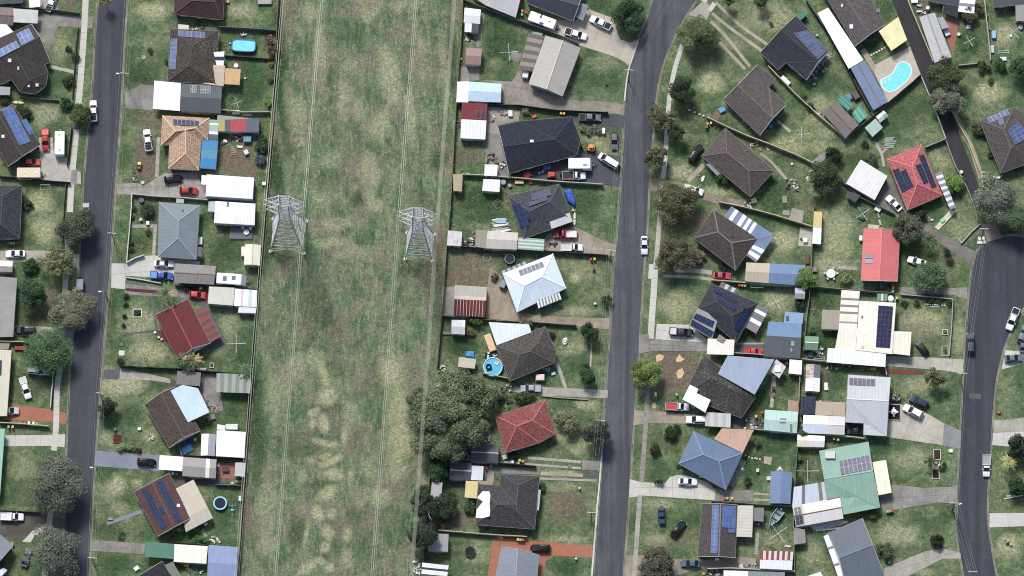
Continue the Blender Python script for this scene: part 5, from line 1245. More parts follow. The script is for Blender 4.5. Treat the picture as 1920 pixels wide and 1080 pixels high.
cover('low white lean-to under the white patchy shed', [(1072,382),(1204,390),(1198,430),(1064,424)], W2, h=2.0)
h = house('rusty dark red gabled house with a pink-red awning', mt((126,58,60), .3, .8), [(445,440),(690,320),(857,655),(614,786),(566,385),(722,694)], GAB, rh=1.7, wall=(190,190,192), cap=1.4)
cover('', [(745,415),(822,386),(938,602),(850,652)], [(.6,(172,80,80)),(.6,(112,92,88)),(.7,(172,80,80)),(.6,(112,92,88)),(.5,(172,80,80)),(.6,(112,92,88)),(.5,(172,80,80)),(.6,(112,92,88)),(.4,(172,80,80))], along='y', parent=h)
cover('grey weathered carport beside the palms', [(610,864),(787,875),(780,976),(600,962)], metal((140,138,136), .5, .2), open_=True); cover('striped green and beige carport by the corridor fence', [(905,880),(1166,890),(1156,1030),(903,1020)], al(9, (176,176,160), (140,156,150)), open_=True)
T('D2')
h = house('brown gabled house under a big pale blue awning', tl((98,84,80)), [(545,386),(822,222),(1060,628),(772,786),(692,280),(903,690)], GAB, rh=1.7, wall=(200,198,196))
cover('', [(895,205),(1036,236),(1142,456),(945,548)], metal((196,222,232), .7, 0, .04), parent=h, h=3.4, slope=.1); cover('', [(785,257),(895,205),(945,548),(900,470)], metal((196,222,232), .7, 0, .04), parent=h, h=3.42, slope=.1)
cover('white and grey garden shed beside the plastic greenhouse', [(1070,655),(1204,660),(1190,860),(1062,855)], [(1,W2),(1,(176,178,186))], kind='gy'); cover('white three-bay plastic greenhouse', [(1210,622),(1476,640),(1465,876),(1200,860)], [(1,W2),(1,W_),(1,W2)], name='greenhouse', cat='greenhouse', h=2.6)
cover('white top panel leaning on the plastic greenhouse', [(1215,568),(1292,580),(1285,625),(1210,612)], W_, h=2.2, open_=True); crate(1348, 590, 110, 54, (198,196,192), 'pale potting bench above the plastic greenhouse', h=.8, name='bench', cat='bench')
cover('white carport at the end of the blue-grey driveway', [(685,852),(904,868),(892,998),(675,984)], W_, open_=True, h=2.6); cover('grey gabled garage with one clear roof strip', [(905,868),(1208,890),(1200,1064),(892,1042)], [(.7,(168,164,160)),(.12,(240,236,214)),(.2,(168,164,160))], kind='gx', h=2.5)
cover('pale shed beside the red-brick patio', [(1380,920),(1475,926),(1466,1052),(1374,1045)], [(1,(190,190,192)),(1,(214,214,216))], kind='gy'); table(1290, 980, 62, 44, (60,62,70), 'dark barbecue table on the red-brick patio')
T('D3')
h = house('maroon gabled house with two long solar strips', tl((112,80,78)), [(410,370),(708,212),(883,596),(612,746),(562,290),(748,668)], GAB, rh=1.7, wall=(205,203,204))
solar(h, [(470,350),(514,328),(690,664),(645,694)], 2, 9, (48,72,112)); solar(h, [(596,290),(650,268),(820,608),(772,630)], 2, 9, (48,72,112)); solar(h, [(612,505),(645,487),(676,543),(645,562)], 2, 1, (48,72,112)); roofbox(h, (785,484), 26, 26)
cover('', [(762,345),(912,268),(1076,590),(850,708)], [(1,(210,200,180)),(.4,(196,188,172))], along='y', parent=h, h=2.5)
cover('green flat carport roof in a row of three', [(505,790),(750,812),(742,936),(500,916)], (96,152,130), open_=True, h=2.5); cover('cream flat carport roof between green and blue roofs', [(752,812),(1034,830),(1020,976),(745,960)], metal((244,238,222), .7, 0, .04), h=2.5); cover('blue gabled shed at the corridor fence beside a cream carport', [(1040,818),(1286,836),(1272,1140),(1028,1120)], (140,162,204), kind='gx', h=2.5)
h = house('black-tiled house below the green and cream carports', tl((60,62,68)), [(400,1110),(650,955),(790,1180),(520,1300),(520,1035),(640,1240)], GAB); cover('', [(670,990),(736,960),(812,1100),(748,1130)], metal((140,142,130), .3, .1), parent=h, h=2.6)
# ---- east of the corridor
T('A3')
cover('long light grey garage with a cream end', [(340,-30),(720,-70),(668,132),(440,38)], [(.3,(206,198,180)),(1,(186,186,192))], h=2.6); house('dark slate-roofed house beside a long white caravan', mt((72,80,92), 0, .3), dict(a=(790,-150),b=(1180,-80),c=(1100,158),d=(742,18),R=(765,-70),S=(1140,45)), 'abSR dcSR', rh=1.3, wall=(180,178,176))
cover('grey-blue flat lean-to at the corner of the slate-roofed house', [(1150,22),(1213,40),(1172,156),(1104,122)], (140,152,162), open_=True)
cover('white square shed in the corner by the corridor', [(285,57),(406,72),(400,180),(277,168)], W2, kind='gx'); cover('half white half dark lean-to under the white corner shed', [(286,172),(392,180),(386,246),(284,238)], [(1,W2),(1,(96,98,100))], h=2.1)
cover('dusty pink garden shed on a concrete yard', [(300,357),(414,365),(406,488),(290,480)], (174,140,140), kind='gx')
h = house('pale grey gabled house with a striped brown awning', mt((188,184,176), 0, .3), [(890,268),(1156,360),(1020,722),(765,628),(1022,304),(900,668)], GAB, wall=(205,203,200), rh=1.6)
cover('', [(768,250),(880,275),(800,535),(692,520)], al(9, (124,114,110), (164,154,148)), along='y', parent=h); cover('pale green corner roof of the striped awning', [(795,238),(870,252),(862,275),(785,262)], (170,186,178), h=2.3, open_=True)
cover('pale blue gabled shed with white end', [(318,611),(562,628),(555,768),(310,758)], metal((190,220,242), .6, 0, .06), kind='gx'); cover('white flat shed end against the pale blue shed', [(230,614),(320,611),(312,768),(222,766)], W_)
g = cover('small red shed with two dark roof frames', [(266,769),(456,780),(450,905),(256,893)], (148,58,68)); solar(g, [(372,828),(446,832),(442,896),(368,890)], 2, 1, (110,60,72)); cover('white ribbed shed below the small red shed', [(260,896),(448,906),(440,1046),(253,1036)], metal((236,238,238), .9, 0, .14), kind='flat')
T('B3')
h = house('black-roofed house surrounded by parked vans and caravan', tl((52,60,72), 0, .2), dict(a=(897,302),d=(1408,164),f=(1434,48),c=(1372,-125),e=(985,-92),b=(812,-56),R=(852,100),S=(1240,46)), 'adSR RSeb Sce Scfd', wall=(110,106,102), cap=1.15); roofbox(h, (1068,57), 26, 18)
cover('white box shed with a hatch behind the black-roofed house', [(716,234),(813,238),(808,320),(712,318)], W2); cover('white boxy garden shed below the cream fence', [(706,344),(832,350),(826,440),(696,430)], W2, kind='flat'); cover('narrow tan shed against the corridor fence', [(478,308),(550,308),(544,436),(480,432)], (190,174,138))
h = house('slate-grey hip-roofed house with three blocks of solar panels', tl((84,86,94)), [(1008,792),(890,468),(1276,380),(1373,660),(1052,585),(1205,512)], HIP, wall=(120,116,112))
solar(h, [(1062,456),(1207,406),(1213,462),(1070,506)], 5, 2, (46,62,104)); solar(h, [(1044,520),(1178,472),(1188,500),(1050,547)], 4, 1, (46,62,104)); solar(h, [(918,545),(982,522),(1044,690),(985,720)], 2, 5, (46,62,104)); solar(h, [(1010,580),(1044,572),(1058,645),(1030,658)], 1, 2, (46,62,104))
cover('', [(1200,654),(1350,596),(1374,660),(1218,716)], metal((196,198,202), .6, 0, .05), parent=h, h=3.1, slope=.1)
cover('white shed with rust stains at the pylon fence', [(440,730),(546,740),(540,846),(432,840)], metal((216,214,212), .5, .3)); cover('tan end of the long pale shed behind the slate-grey house', [(650,724),(737,730),(724,862),(644,850)], (172,160,144)); cover('long pale shed with planks on its roof', [(738,730),(966,745),(956,872),(724,862)], [(1,(204,198,190))], kind='gx')
cover('pale green and white striped carport beside a white ute', [(968,780),(1164,795),(1156,882),(962,868)], al(7, (150,186,168), (206,222,212)), along='y', open_=True)
T('C3')
h = house('white-blue hip-roofed house with six solar panels in a line', mt((214,230,246), 0, .4), [(885,446),(780,165),(1145,22),(1241,272),(938,255),(1066,189)], HIP, wall=(205,203,200), rh=1.6)
solar(h, [(893,143),(1068,76),(1083,112),(908,180)], 6, 1, (84,92,116)); cover('', [(1028,360),(1190,304),(1206,350),(1040,416)], [(1,(232,234,236)) if i%2 == 0 else (.9,(150,152,156)) for i in range(15)], parent=h, h=2.6)
cover('', [(780,146),(940,80),(952,96),(782,166)], al(9, (214,218,222), (150,152,154)), parent=h, h=2.4); crate(785, 240, 40, 60, (120,134,146), 'blue-grey water tank beside the white-blue house', h=1.6, name='water_tank', cat='tank', ang=-20)
cover('cream northern half of the two-tone shed', [(438,247),(669,262),(661,362),(432,351)], (212,202,182), h=2.6, slope=-.3); cover('rust-red ribbed southern half of the two-tone shed', [(432,352),(661,363),(653,480),(428,466)], [(1,(120,48,44)) if i%2 == 0 else (.16,(206,196,190)) for i in range(19)], h=2.6, slope=.3)
cover('white shed in the corner by the broadleaf thicket', [(412,500),(511,502),(508,606),(410,602)], W_, kind='gx')
h = house('dark brown multi-hip house with a round pool beside it', tl((92,88,84), .2), dict(a=(735,690),b=(1090,548),c=(1166,728),d=(1152,812),e=(830,946),R=(905,752),S=(980,728),U=(1035,668)), 'aRSUb bUc UScd'.replace('UScd','USdc')+' SRed eaR', wall=(130,116,108))
cover('', [(680,517),(970,534),(989,590),(738,684)], metal((218,230,234), .8, 0, .05), parent=h, h=2.9, slope=.15); crate(690, 665, 52, 130, (206,172,134), 'tan timber deck beside the round pool', ang=20, h=.8, name='deck', cat='deck')
cover('cream shed with a dark roof hatch under the thicket', [(465,770),(589,785),(580,853),(459,840)], (214,204,182), h=2.2)
T('D4')
h = house('red terracotta hip-roofed house with lichen on the tiles', tl((156,84,80), .6, .3), dict(a=(860,455),b=(1292,320),c=(1376,614),f=(1240,688),d=(945,776),R=(1045,545),S=(1182,496)), 'aRSb bSc ScfR Rfd Rda', wall=(150,100,88), cap=1.25)
cover('blackened grey shed with a pale ridge beside the red-tiled house', [(660,692),(893,703),(887,860),(648,846)], metal((98,100,106), .5, .1), kind='gx', ridge=(190,190,188))
T('D5')
cover('dark shed with white ridge and a white lean-to next door', [(468,112),(651,128),(643,272),(460,263)], metal((100,102,108), .5, .1), kind='gx', ridge=(206,208,210)); cover('white lean-to on the dark shed with white ridge', [(651,150),(751,155),(743,273),(643,271)], metal((222,228,236)), h=2.5)
h = house('charcoal hip-roofed house with a white tarpaulin on its roof', tl((82,80,84), .15), dict(a=(893,220),b=(1222,238),c=(1182,686),d=(683,648),e=(705,305),f=(886,316),R=(1043,315),S=(1028,530),U=(868,476),V=(1030,476)), 'abR bcSVR cdUVS deU efVU faRV'.replace('bcSVR','bcSVR'), wall=(140,130,122))
def rooftarp(root, pts, c):
 n, pc, hh = skyhit(root, pts[0]); Q = [onplane(p, n, pc+n*.1) for p in pts]; mb = MB(); mb.slab(Q, .08); mb.build('tarpaulin', plain(c, .5, .3, .04), roofpart(root))
rooftarp(h, [(745,450),(695,420),(740,366),(798,366),(808,400),(800,470),(806,540),(800,576),(740,592),(686,590),(692,520)], (250,250,252))
cover('', [(1205,352),(1233,355),(1216,526),(1190,521)], (168,206,186), parent=h, h=2.4); cover('pale yellow shade roof behind the charcoal house', [(600,278),(706,283),(691,426),(590,416)], (232,210,140), open_=True); cover('narrow tan roof beside the pale yellow shade roof', [(706,277),(828,283),(826,311),(706,306)], (202,172,138), open_=True, h=2.2)
cover('grey shed half under a bush by the corridor', [(315,290),(404,293),(391,440),(298,430)], (184,184,184)); cover('grey shed with pale edges beside the round-headed corridor trees', [(345,725),(456,727),(449,876),(280,862)], (170,172,174))
cover('white slatted pergola roof with a dark gap near the trampoline', [(232,968),(456,992),(440,1100),(225,1080)], [(1,W2),(.5,(70,70,74)),(1,W2),(.5,(90,90,94))], along='y', open_=True, name='pergola', cat='pergola')
h = house('blue-grey gabled house on an orange brick driveway', mt((142,152,166), 0, .35), dict(a=(900,835),R=(1040,850),b=(1223,905),c=(1196,1140),S=(1018,1140),d=(838,1140)), 'aRSd RbcS', wall=(170,150,140), rh=1.5)
# ---- between the middle street and the east street
T('A4')
h = house('black speckled gabled house with a block of silver-edged solar panels', tl((66,68,78), .25), dict(a=(1060,395),R=(1215,222),b=(1327,118),c=(1577,388),S=(1497,464),d=(1410,602),e=(1196,526),f=(1256,470)), 'RbcS aRSfe Sdf', wall=(150,140,132))
solar(h, [(1310,250),(1418,226),(1566,380),(1496,446)], 3, 8, (92,108,140)); cover('small green shed at the corner of the black speckled house', [(1330,125),(1380,77),(1416,106),(1366,152)], (86,160,130), h=2.0)
h = house('brown-grey L-shaped gabled house facing the pale street tree', tl((106,100,96)), dict(a=(785,746),R=(890,640),b=(1040,485),c=(1176,590),e=(1126,656),f=(1256,786),S=(1156,886),d=(1060,1016)), 'aRSd RbceS eSf'.replace('RbceS','RbceS'), wall=(170,160,150), rh=1.5)
T('B4')
h = house('brown hip-roofed house beside a black car on the lawn', tl((104,94,92)), [(618,172),(800,-40),(1169,280),(990,476),(812,145),(976,280)], HIP, wall=(160,145,135)); cover('', [(655,232),(680,228),(765,300),(740,318)], (150,160,162), parent=h, h=2.3)
h = house('dark brown hip-roofed house wrapped in a blue and white striped awning', tl((92,84,82)), [(563,786),(712,570),(1042,790),(876,1027),(747,740),(846,822)], HIP, wall=(150,135,125), cap=1.45); roofbox(h, (855,772), 14, 14, 'roof_vent', (50,50,54))
B_ = (128,150,188); cover('', [(846,548),(1090,714),(1042,792),(790,630)], [(.12,B_),(.1,W_),(.14,B_),(.11,W_),(.07,B_),(.09,W_),(.07,B_),(.09,W_),(.21,B_)], parent=h, h=2.6); cover('', [(1090,714),(1168,765),(1105,780),(1042,793)], B_, parent=h, h=2.6); cover('', [(1043,792),(1168,766),(1094,876),(1012,838)], B_, parent=h, h=2.6); cover('', [(1012,838),(1094,876),(1032,966),(957,912)], [(.32,W_),(.2,B_),(.3,W_),(.18,B_)], along='y', parent=h, h=2.58)
cover('narrow lean-to half yellow half white on a back fence', [(1465,587),(1526,590),(1517,832),(1450,826)], [(1,(222,206,130)),(1,W2)], along='y', h=2.2)
T('C4')
cover('long gabled shed half tan half blue', [(957,48),(1399,68),(1391,222),(946,190)], [(.4,(200,186,160)),(.6,(118,150,192))], kind='gx', h=2.6); cover('small two-tone grey shed against the crossing fences', [(1322,240),(1399,243),(1396,323),(1320,318)], [(1,(206,210,214)),(1,(150,156,164))], along='y', h=2.1)
h = house('charcoal multi-panel solar house above a cream carport', tl((70,72,80)), [(585,400),(692,205),(1046,352),(882,650),(738,345),(848,450)], HIP, wall=(130,124,118))
cover('', [(592,392),(748,464),(700,622),(528,520)], metal((166,164,160), .5, 0, .08), parent=h, h=2.9, slope=.3)
N_ = (30,50,100); solar(h, [(722,236),(892,330),(878,354),(708,262)], 7, 1, N_); solar(h, [(748,316),(888,384),(866,410),(738,336)], 6, 1, N_); solar(h, [(940,386),(990,404),(902,572),(860,550)], 2, 8, N_)
solar(h, [(580,428),(720,490),(703,538),(558,466)], 7, 1, N_); solar(h, [(552,474),(714,568),(692,612),(536,516)], 8, 1, N_)
cover('', [(775,194),(895,254),(866,300),(752,236)], [(.4,(124,130,132)),(.3,(186,214,198)),(.3,(124,130,132)),(.3,(190,216,202)),(.2,(124,130,132))], parent=h); cover('', [(1046,365),(1126,405),(1032,582),(945,530)], [(.18,(130,134,140)),(.13,W2),(.25,(130,134,140)),(.15,W2),(.3,(140,144,150))], along='y', parent=h)
cover('cream-white carport below the charcoal solar house', [(668,620),(869,630),(862,742),(661,736)], metal((240,234,222), .7, 0, .04), open_=True, h=2.6); cover('little taupe porch roof beside the cream-white carport', [(755,588),(801,622),(780,652),(734,630)], (160,152,144), open_=True, h=3.0)
g = cover('light blue square shed above the big blue and grey shed', [(1247,420),(1386,430),(1379,508),(1240,500)], (150,180,214), h=2.2); roofbox(g, (1266,468), 20, 36, 'skylight', (80,84,92)); g = cover('big two-tone shed with blue north slope and grey south', [(1124,494),(1372,510),(1361,770),(1085,752)], [(.42,(128,164,204)),(.62,(98,106,116))], along='y', kind='flat', h=2.8, slope=.5); roofbox(g, (1305,655), 24, 36, 'skylight', (150,154,156)); roofbox(g, (1296,705), 12, 30, 'skylight', (140,144,146))
cover('square white shed touching the crossing fences', [(1282,777),(1376,785),(1371,890),(1274,880)], W_, h=2.3)
T('D6')
h = house('lichen-speckled dark house under a huge blue-grey awning', tl((74,72,72), 1.0), [(590,452),(785,72),(1262,460),(1130,658),(852,285),(1076,416)], HIP, wall=(170,160,150), cap=1.1)
cover('', [(1005,82),(1432,118),(1252,440),(915,250)], metal((162,178,204), .7, 0, .04), parent=h, h=3.9, slope=.12); cover('', [(655,350),(735,390),(672,530),(588,486)], W_, parent=h, h=3.75, slope=.1); cover('', [(720,430),(846,490),(796,606),(668,528)], W_, parent=h, h=3.77, slope=.1)
g = cover('pale square gazebo set diagonally by the lichen house', [(1450,118),(1541,185),(1478,290),(1384,215)], metal((206,206,204), .6, 0, .05), open_=True, name='gazebo', cat='gazebo', h=2.7); roofbox(g, (1463,203), 58, 58, 'roof_lantern', (232,232,232), .3)
g = cover('mint gabled shed with roof-light strips', [(1346,580),(1650,600),(1640,796),(1335,766)], metal((180,216,206), .6, .05), kind='gx', h=2.5)
for q, s in (((1512,665),(58,14)),((1510,697),(58,14)),((1586,748),(22,70))): roofbox(g, q, *s, 'skylight', (120,130,126), .06)
cover('pinkish tan kennel roof above the mint shed', [(1560,490),(1652,505),(1646,602),(1555,592)], metal((192,158,138), .5, .2), h=1.8); cover('grey-white fibreglass carport behind a white wagon', [(800,604),(1032,618),(1028,746),(795,730)], al(6, (190,190,184), (206,206,200)), open_=True, h=2.5)
h = house('bright blue hip-roofed house with a salmon awning', mt((108,134,166), 0, .4), [(552,1078),(690,778),(1139,983),(985,1316),(778,992),(924,1056)], HIP, wall=(175,165,155), cap=1.15)
cover('', [(950,752),(1242,766),(1140,980),(880,850)], metal((212,172,146), .5, .15), parent=h, h=2.9, slope=.1);
T('D7')
cover('blue gabled garage behind the bright blue house', [(1285,195),(1466,205),(1449,472),(1274,466)], [(1,(120,148,186))], kind='gy', h=2.5);
h = house('dark gabled house with blue solar panels on both slopes', tl((96,90,88)), [(705,466),(1002,480),(985,925),(664,914),(862,470),(846,916)], GAB, wall=(200,196,192), rh=1.6, cap=1.4)
solar(h, [(790,481),(848,483),(832,889),(776,888)], 2, 11, (92,124,190)); solar(h, [(874,485),(992,493),(986,680),(870,668)], 4, 5, (92,124,190)); solar(h, [(925,679),(986,682),(981,720),(922,712)], 2, 1, (92,124,190))
cover('cream ribbed carport against the dark solar gable house', [(1004,485),(1136,487),(1126,752),(994,748)], metal((208,204,188), .8, 0, .2), h=2.6, ribs='y', open_=True); cover('mossy grey flat shed between the cream carport and the boat', [(1140,505),(1226,505),(1221,621),(1134,612)], metal((140,144,146), .5, .1), h=2.2)
cover('red and white rust-striped roof in front of a white shed', [(1197,865),(1474,875),(1468,948),(1194,940)], al(12, (156,78,78), (216,206,204)), h=2.4, slope=-.0); cover('white ribbed shed roof below the rust-striped roof', [(1194,942),(1468,950),(1462,1030),(1190,1016)], metal((222,226,230), .9, 0, .14), h=2.38, slope=.0)
cover('white and grey-green roof at the bottom fence with junk', [(885,1034),(1402,1050),(1402,1130),(885,1120)], [(.4,W_),(.6,(150,160,160))]); cover('lichen-covered concrete shed beside the mint-roofed house', [(1478,672),(1570,690),(1581,800),(1478,816)], concrete((152,152,146), .7), h=2.1)
# ---- north-east corner
T('A5')
h = house('large brown-grey gabled house beside the long white carport', tl((108,102,104)), dict(a=(60,-110),R=(215,-90),b=(415,-80),c=(558,185),S=(442,260),d=(335,346)), 'aRSd RbcS', wall=(170,165,160), rh=1.4); roofbox(h, (305,198), 26, 30); roofbox(h, (235,40), 14, 22, 'roof_vent', (220,220,222)); roofbox(h, (505,78), 26, 30, 'roof_vent', (110,116,122))
cover('very long white carport running beside the brown-grey house', [(50,100),(131,59),(396,450),(285,516)], W_, open_=True, h=2.8, ribs='y'); cover('long blue-grey gabled shed with rusty ridge by the kidney pool', [(300,511),(406,455),(581,764),(470,826)], metal((128,148,186), .5, .05), kind='gy', ridge=(150,112,100), h=2.6)
cover('square pale yellow shade sail roof beside the lane', [(510,235),(656,129),(723,300),(605,381)], plain((232,222,164), .7, .2, .1, .6), open_=True, h=2.7, name='shade_roof', cat='shade')
cover('small white and green shed on the big back lawn', [(490,876),(546,828),(583,868),(520,922)], [(1,(226,236,228)),(1,(200,214,206))], h=2.0, kind='gx'); cover('larger pale green shed on the big back lawn', [(405,960),(486,890),(541,956),(465,1026)], (174,204,190), h=2.1)
cover('brown corrugated gabled shed with rusty ridge at the cream fence', [(95,850),(190,755),(361,936),(260,1037)], metal((136,128,126), .4, .1), kind='gy', ridge=(132,84,76), h=2.4)
cover('green mesh-covered frame beside the brown corrugated shed', [(200,755),(236,709),(326,781),(280,832)], al(5, (70,160,136), (96,180,156)), open_=True, h=2.2, name='shade_frame', cat='shade'); cover('green mesh-covered trampoline cage beside the brown shed', [(310,850),(366,790),(431,866),(360,926)], al(5, (84,176,150), (120,196,176)), open_=True, h=2.4, name='shade_frame', cat='shade')
h = house('blue-black roofed house with a white striped awning beside the lane', mt((70,82,98)), dict(a=(860,-60),b=(1120,-60),c=(1110,50),d=(880,5)), FLAT); cover('', [(1122,-20),(1237,-15),(1226,102),(1105,86)], [(.5,W_),(.25,(150,156,170)),(.5,W_)], along='y', parent=h, h=2.6); cover('', [(998,38),(1110,50),(1100,128),(990,90)], (60,64,72), parent=h, h=2.3)
cover('long stepped pale grey garage beside the lane', [(815,130),(931,94),(1057,428),(930,472)], [(1,(194,194,196))], kind='gy', h=2.7, ridge=(150,150,154)); cover('small grey store attached to the long stepped garage', [(950,140),(990,125),(1040,205),(985,220)], (176,180,182), h=2.1)
house('dark roof of the house in the far corner above two clotheslines', mt((84,90,96)), [(1365,-60),(1640,-60),(1640,28),(1368,56)], FLAT); cover('grey square shed with the dark corner house', [(1535,40),(1620,34),(1620,156),(1540,158)], (164,164,162))
T('F')
h = house('brown hip-roofed house with blue solar panels by the grey-green trees', tl((100,94,92)), dict(a=(1837,226),b=(1902,201),f=(1965,240),e=(1940,302),d=(1876,325),R=(1882,243),S=(1896,277)), 'abR aRSd bRSf Sdef', wall=(150,135,125))
T('A5'); N2 = (74,98,150); solar(h, [(1324,885),(1474,818),(1492,858),(1342,922)], 5, 1, N2); solar(h, [(1408,897),(1438,888),(1450,926),(1420,938)], 1, 1, N2); solar(h, [(1480,975),(1560,915),(1640,1030),(1530,1085)], 3, 4, N2)
T('B5')
h = house('pinkish-red hip-roofed house with dark solar strips', tl((204,108,110), 0, .15), [(570,192),(831,85),(989,465),(725,578),(762,256),(800,378)], HIP, wall=(190,180,172), cap=1.08)
for q, c_, r_ in (([(613,278),(658,258),(730,420),(684,444)],2,6),([(674,286),(712,264),(772,398),(730,418)],2,5),([(808,166),(850,155),(944,400),(908,410)],2,9),([(785,240),(828,226),(884,366),(846,376)],2,5)): solar(h, q, c_, r_, (40,60,92))
cover('square off-white shed roof set diagonally beside the pinkish-red house', [(375,198),(576,322),(480,500),(265,375)], metal((228,228,226), .6, .05), h=2.6); cover('dark timber lean-to behind the off-white shed', [(285,435),(372,466),(340,512),(270,480)], (96,98,100), h=2.0)
cover('long glazed walkway roof with white frame beside the pinkish-red house', [(930,304),(981,287),(1087,556),(1046,572)], al(13, (150,152,164), (226,228,232)), along='y', open_=True, name='walkway_roof', cat='walkway', h=2.6)
m = MB(); Q = [gp(p, .5) for p in ((1046,572),(1096,582),(960,722),(930,702))]; m.slab([Vector((q.x,q.y,z)) for q, z in zip(Q, (.5,.5,.12,.12))], .1); tag(m.build('ramp', plain((206,204,170), .8)), 'cream access ramp below the glazed walkway', 'ramp')
h = house('salmon-pink gabled house with a grey roof window', mt((234,122,122), 0, .5), [(398,711),(671,722),(652,1110),(376,1102),(535,716),(515,1106)], GAB, wall=(200,190,184), rh=1.5, cap=1.05); roofbox(h, (437,958), 58, 30, 'roof_window', (150,158,170)); roofbox(h, (437,922), 58, 30, 'roof_window', (130,138,150))
cover('', [(432,684),(513,690),(509,714),(430,710)], (214,206,188), parent=h, h=2.4); crate(377, 785, 26, 42, (206,206,202), 'white air-conditioner on the wall of the salmon-pink house', h=1.0, name='air_conditioner', cat='air conditioner')
T('C5')
CR = metal((236,232,214), .8, 0, .05); h = house('sprawling cream flat-roofed house with a big block of solar panels', (CR, (232,228,210)), [(525,335),(801,350),(772,736),(498,706)], FLAT, wall=(205,200,188), cap=0, eh=2.9)
cover('', [(392,257),(528,265),(505,545),(372,540)], [(.2,CR),(.06,(150,146,142)),(.12,CR),(.06,(150,146,142)),(.12,CR),(.06,(150,146,142)),(.2,CR),(.05,(170,166,160)),(.13,CR)], along='y', parent=h, h=2.7); cover('', [(371,541),(530,546),(516,712),(343,702)], CR, parent=h, h=2.75); cover('', [(788,565),(916,570),(904,746),(770,731)], CR, parent=h, h=2.7)
solar(h, [(668,370),(779,378),(755,690),(648,682)], 4, 9, (40,42,86)); roofbox(h, (565,580), 30, 22); roofbox(h, (547,457), 14, 18, 'roof_vent', (110,100,130)); roofbox(h, (550,678), 20, 24, 'roof_vent', (206,200,180))
cover('long white ribbed carport along the south of the cream house', [(288,692),(726,715),(720,832),(280,796)], metal((240,244,248), 1.0, 0, .14), open_=True, h=2.6); cover('taupe lean-to shed west of the cream house', [(246,404),(386,408),(371,553),(240,546)], (178,168,150), h=2.3)
cover('small green gabled shed with a white ridge', [(119,600),(221,605),(215,708),(112,701)], (122,168,132), kind='gx', ridge=(220,226,220), h=2.1); cover('small green and white shed north of the cream house', [(658,283),(736,285),(733,338),(656,335)], [(1,(126,176,140)),(.3,W2),(1,(126,176,140))], h=2.2)
T('D8')
cover('rust-streaked shed in two tones beside a vegetable yard', [(178,98),(294,105),(289,208),(174,204)], [(.55,metal((206,190,178), .5, .5)),(.45,(124,136,150))], h=2.3, kind='gy'); cover('white gabled shed joined to the rust-streaked shed', [(174,206),(289,209),(284,319),(169,313)], W_, kind='gy', h=2.3)
g = cover('dark roof covered by a grid of solar panels on a back fence', [(140,355),(252,358),(246,501),(132,496)], (60,70,86), h=2.3); solar(g, [(143,358),(248,361),(243,498),(136,493)], 3, 4, (52,66,88)); cover('tan flat shed between the solar shed and the grey house', [(255,395),(491,405),(488,513),(250,503)], (196,182,156), h=2.3)
cover('white and pale blue gabled shed beside the grey house', [(155,503),(351,510),(346,656),(148,649)], [(1,W_),(1,(206,220,238))], along='y', kind='gx', h=2.4); cover('grey-white gabled shed touching the large grey house', [(351,511),(489,516),(483,663),(346,656)], (214,212,210), kind='gx', h=2.4, ridge=(232,232,232)); cover('cream and white gabled shed below a small palm', [(107,660),(326,672),(322,762),(102,756)], [(1,(240,232,206)),(1,W2)], kind='gx', h=2.2)
h = house('large light grey house with a ribbed roof and an open corner', mt((194,200,206), 0, .7), dict(a=(515,181),b=(853,203),c=(820,673),e=(636,662),f=(637,570),d=(490,562),R=(502,376),S=(838,392)), 'abSR RScefd', rh=1.2, wall=(190,186,182), cap=1.1); solar(h, [(522,203),(729,216),(728,270),(520,262)], 6, 1, (112,112,134))
T('E1')
h = house('mint green-roofed house with silver-framed solar panels', mt((144,188,168), 0, .6), dict(a=(275,105),b=(656,34),c=(748,546),d=(465,601),f=(437,462),g=(336,484),R=(315,325),S=(692,262)), 'abSR RScdfg', rh=1.2, wall=(190,186,180), cap=1.0)
solar(h, [(428,182),(660,136),(682,246),(440,290)], 7, 2, (112,110,136)); roofbox(h, (360,135), 76, 56, 'air_conditioner', (188,188,184), .6); cover('', [(690,195),(794,177),(838,430),(735,451)], metal((244,238,214), .7, 0, .05), parent=h, h=2.5)
cover('pale blue-grey lean-to with two dark strips beside the mint house', [(77,388),(312,347),(334,490),(64,537)], [(.27,(206,212,224)),(.1,(130,128,128)),(.42,(196,206,222)),(.11,(140,138,136)),(.1,(200,208,222))], h=2.5); g = cover('cream and grey gabled garage with dark panels at one end', [(64,536),(436,465),(463,632),(94,699)], [(.2,(196,192,188)),(.8,(222,218,212))], kind='gx', h=2.5, ridge=(130,90,80)); solar(g, [(74,548),(128,538),(140,594),(84,604)], 2, 2, (92,90,92)); solar(g, [(86,618),(144,606),(154,668),(96,684)], 2, 2, (88,88,92))
h = house('slate-grey gabled house with a white awning below the mint house', mt((112,124,138), 0, .4), dict(a=(340,748),b=(611,629),c=(800,1120),d=(478,1150),R=(430,941),S=(692,838)), 'abSR RScd', wall=(160,156,152), rh=1.4, cap=1.05); cover('', [(308,770),(350,754),(472,1082),(426,1096)], [(.26,W_),(.06,(150,150,152)),(.32,W_),(.06,(150,150,152)),(.26,W_)], along='y', parent=h, h=2.5)
cover('white roof corner at the bottom beside the slate-grey gable', [(190,1078),(285,1048),(320,1120),(220,1150)], W2)
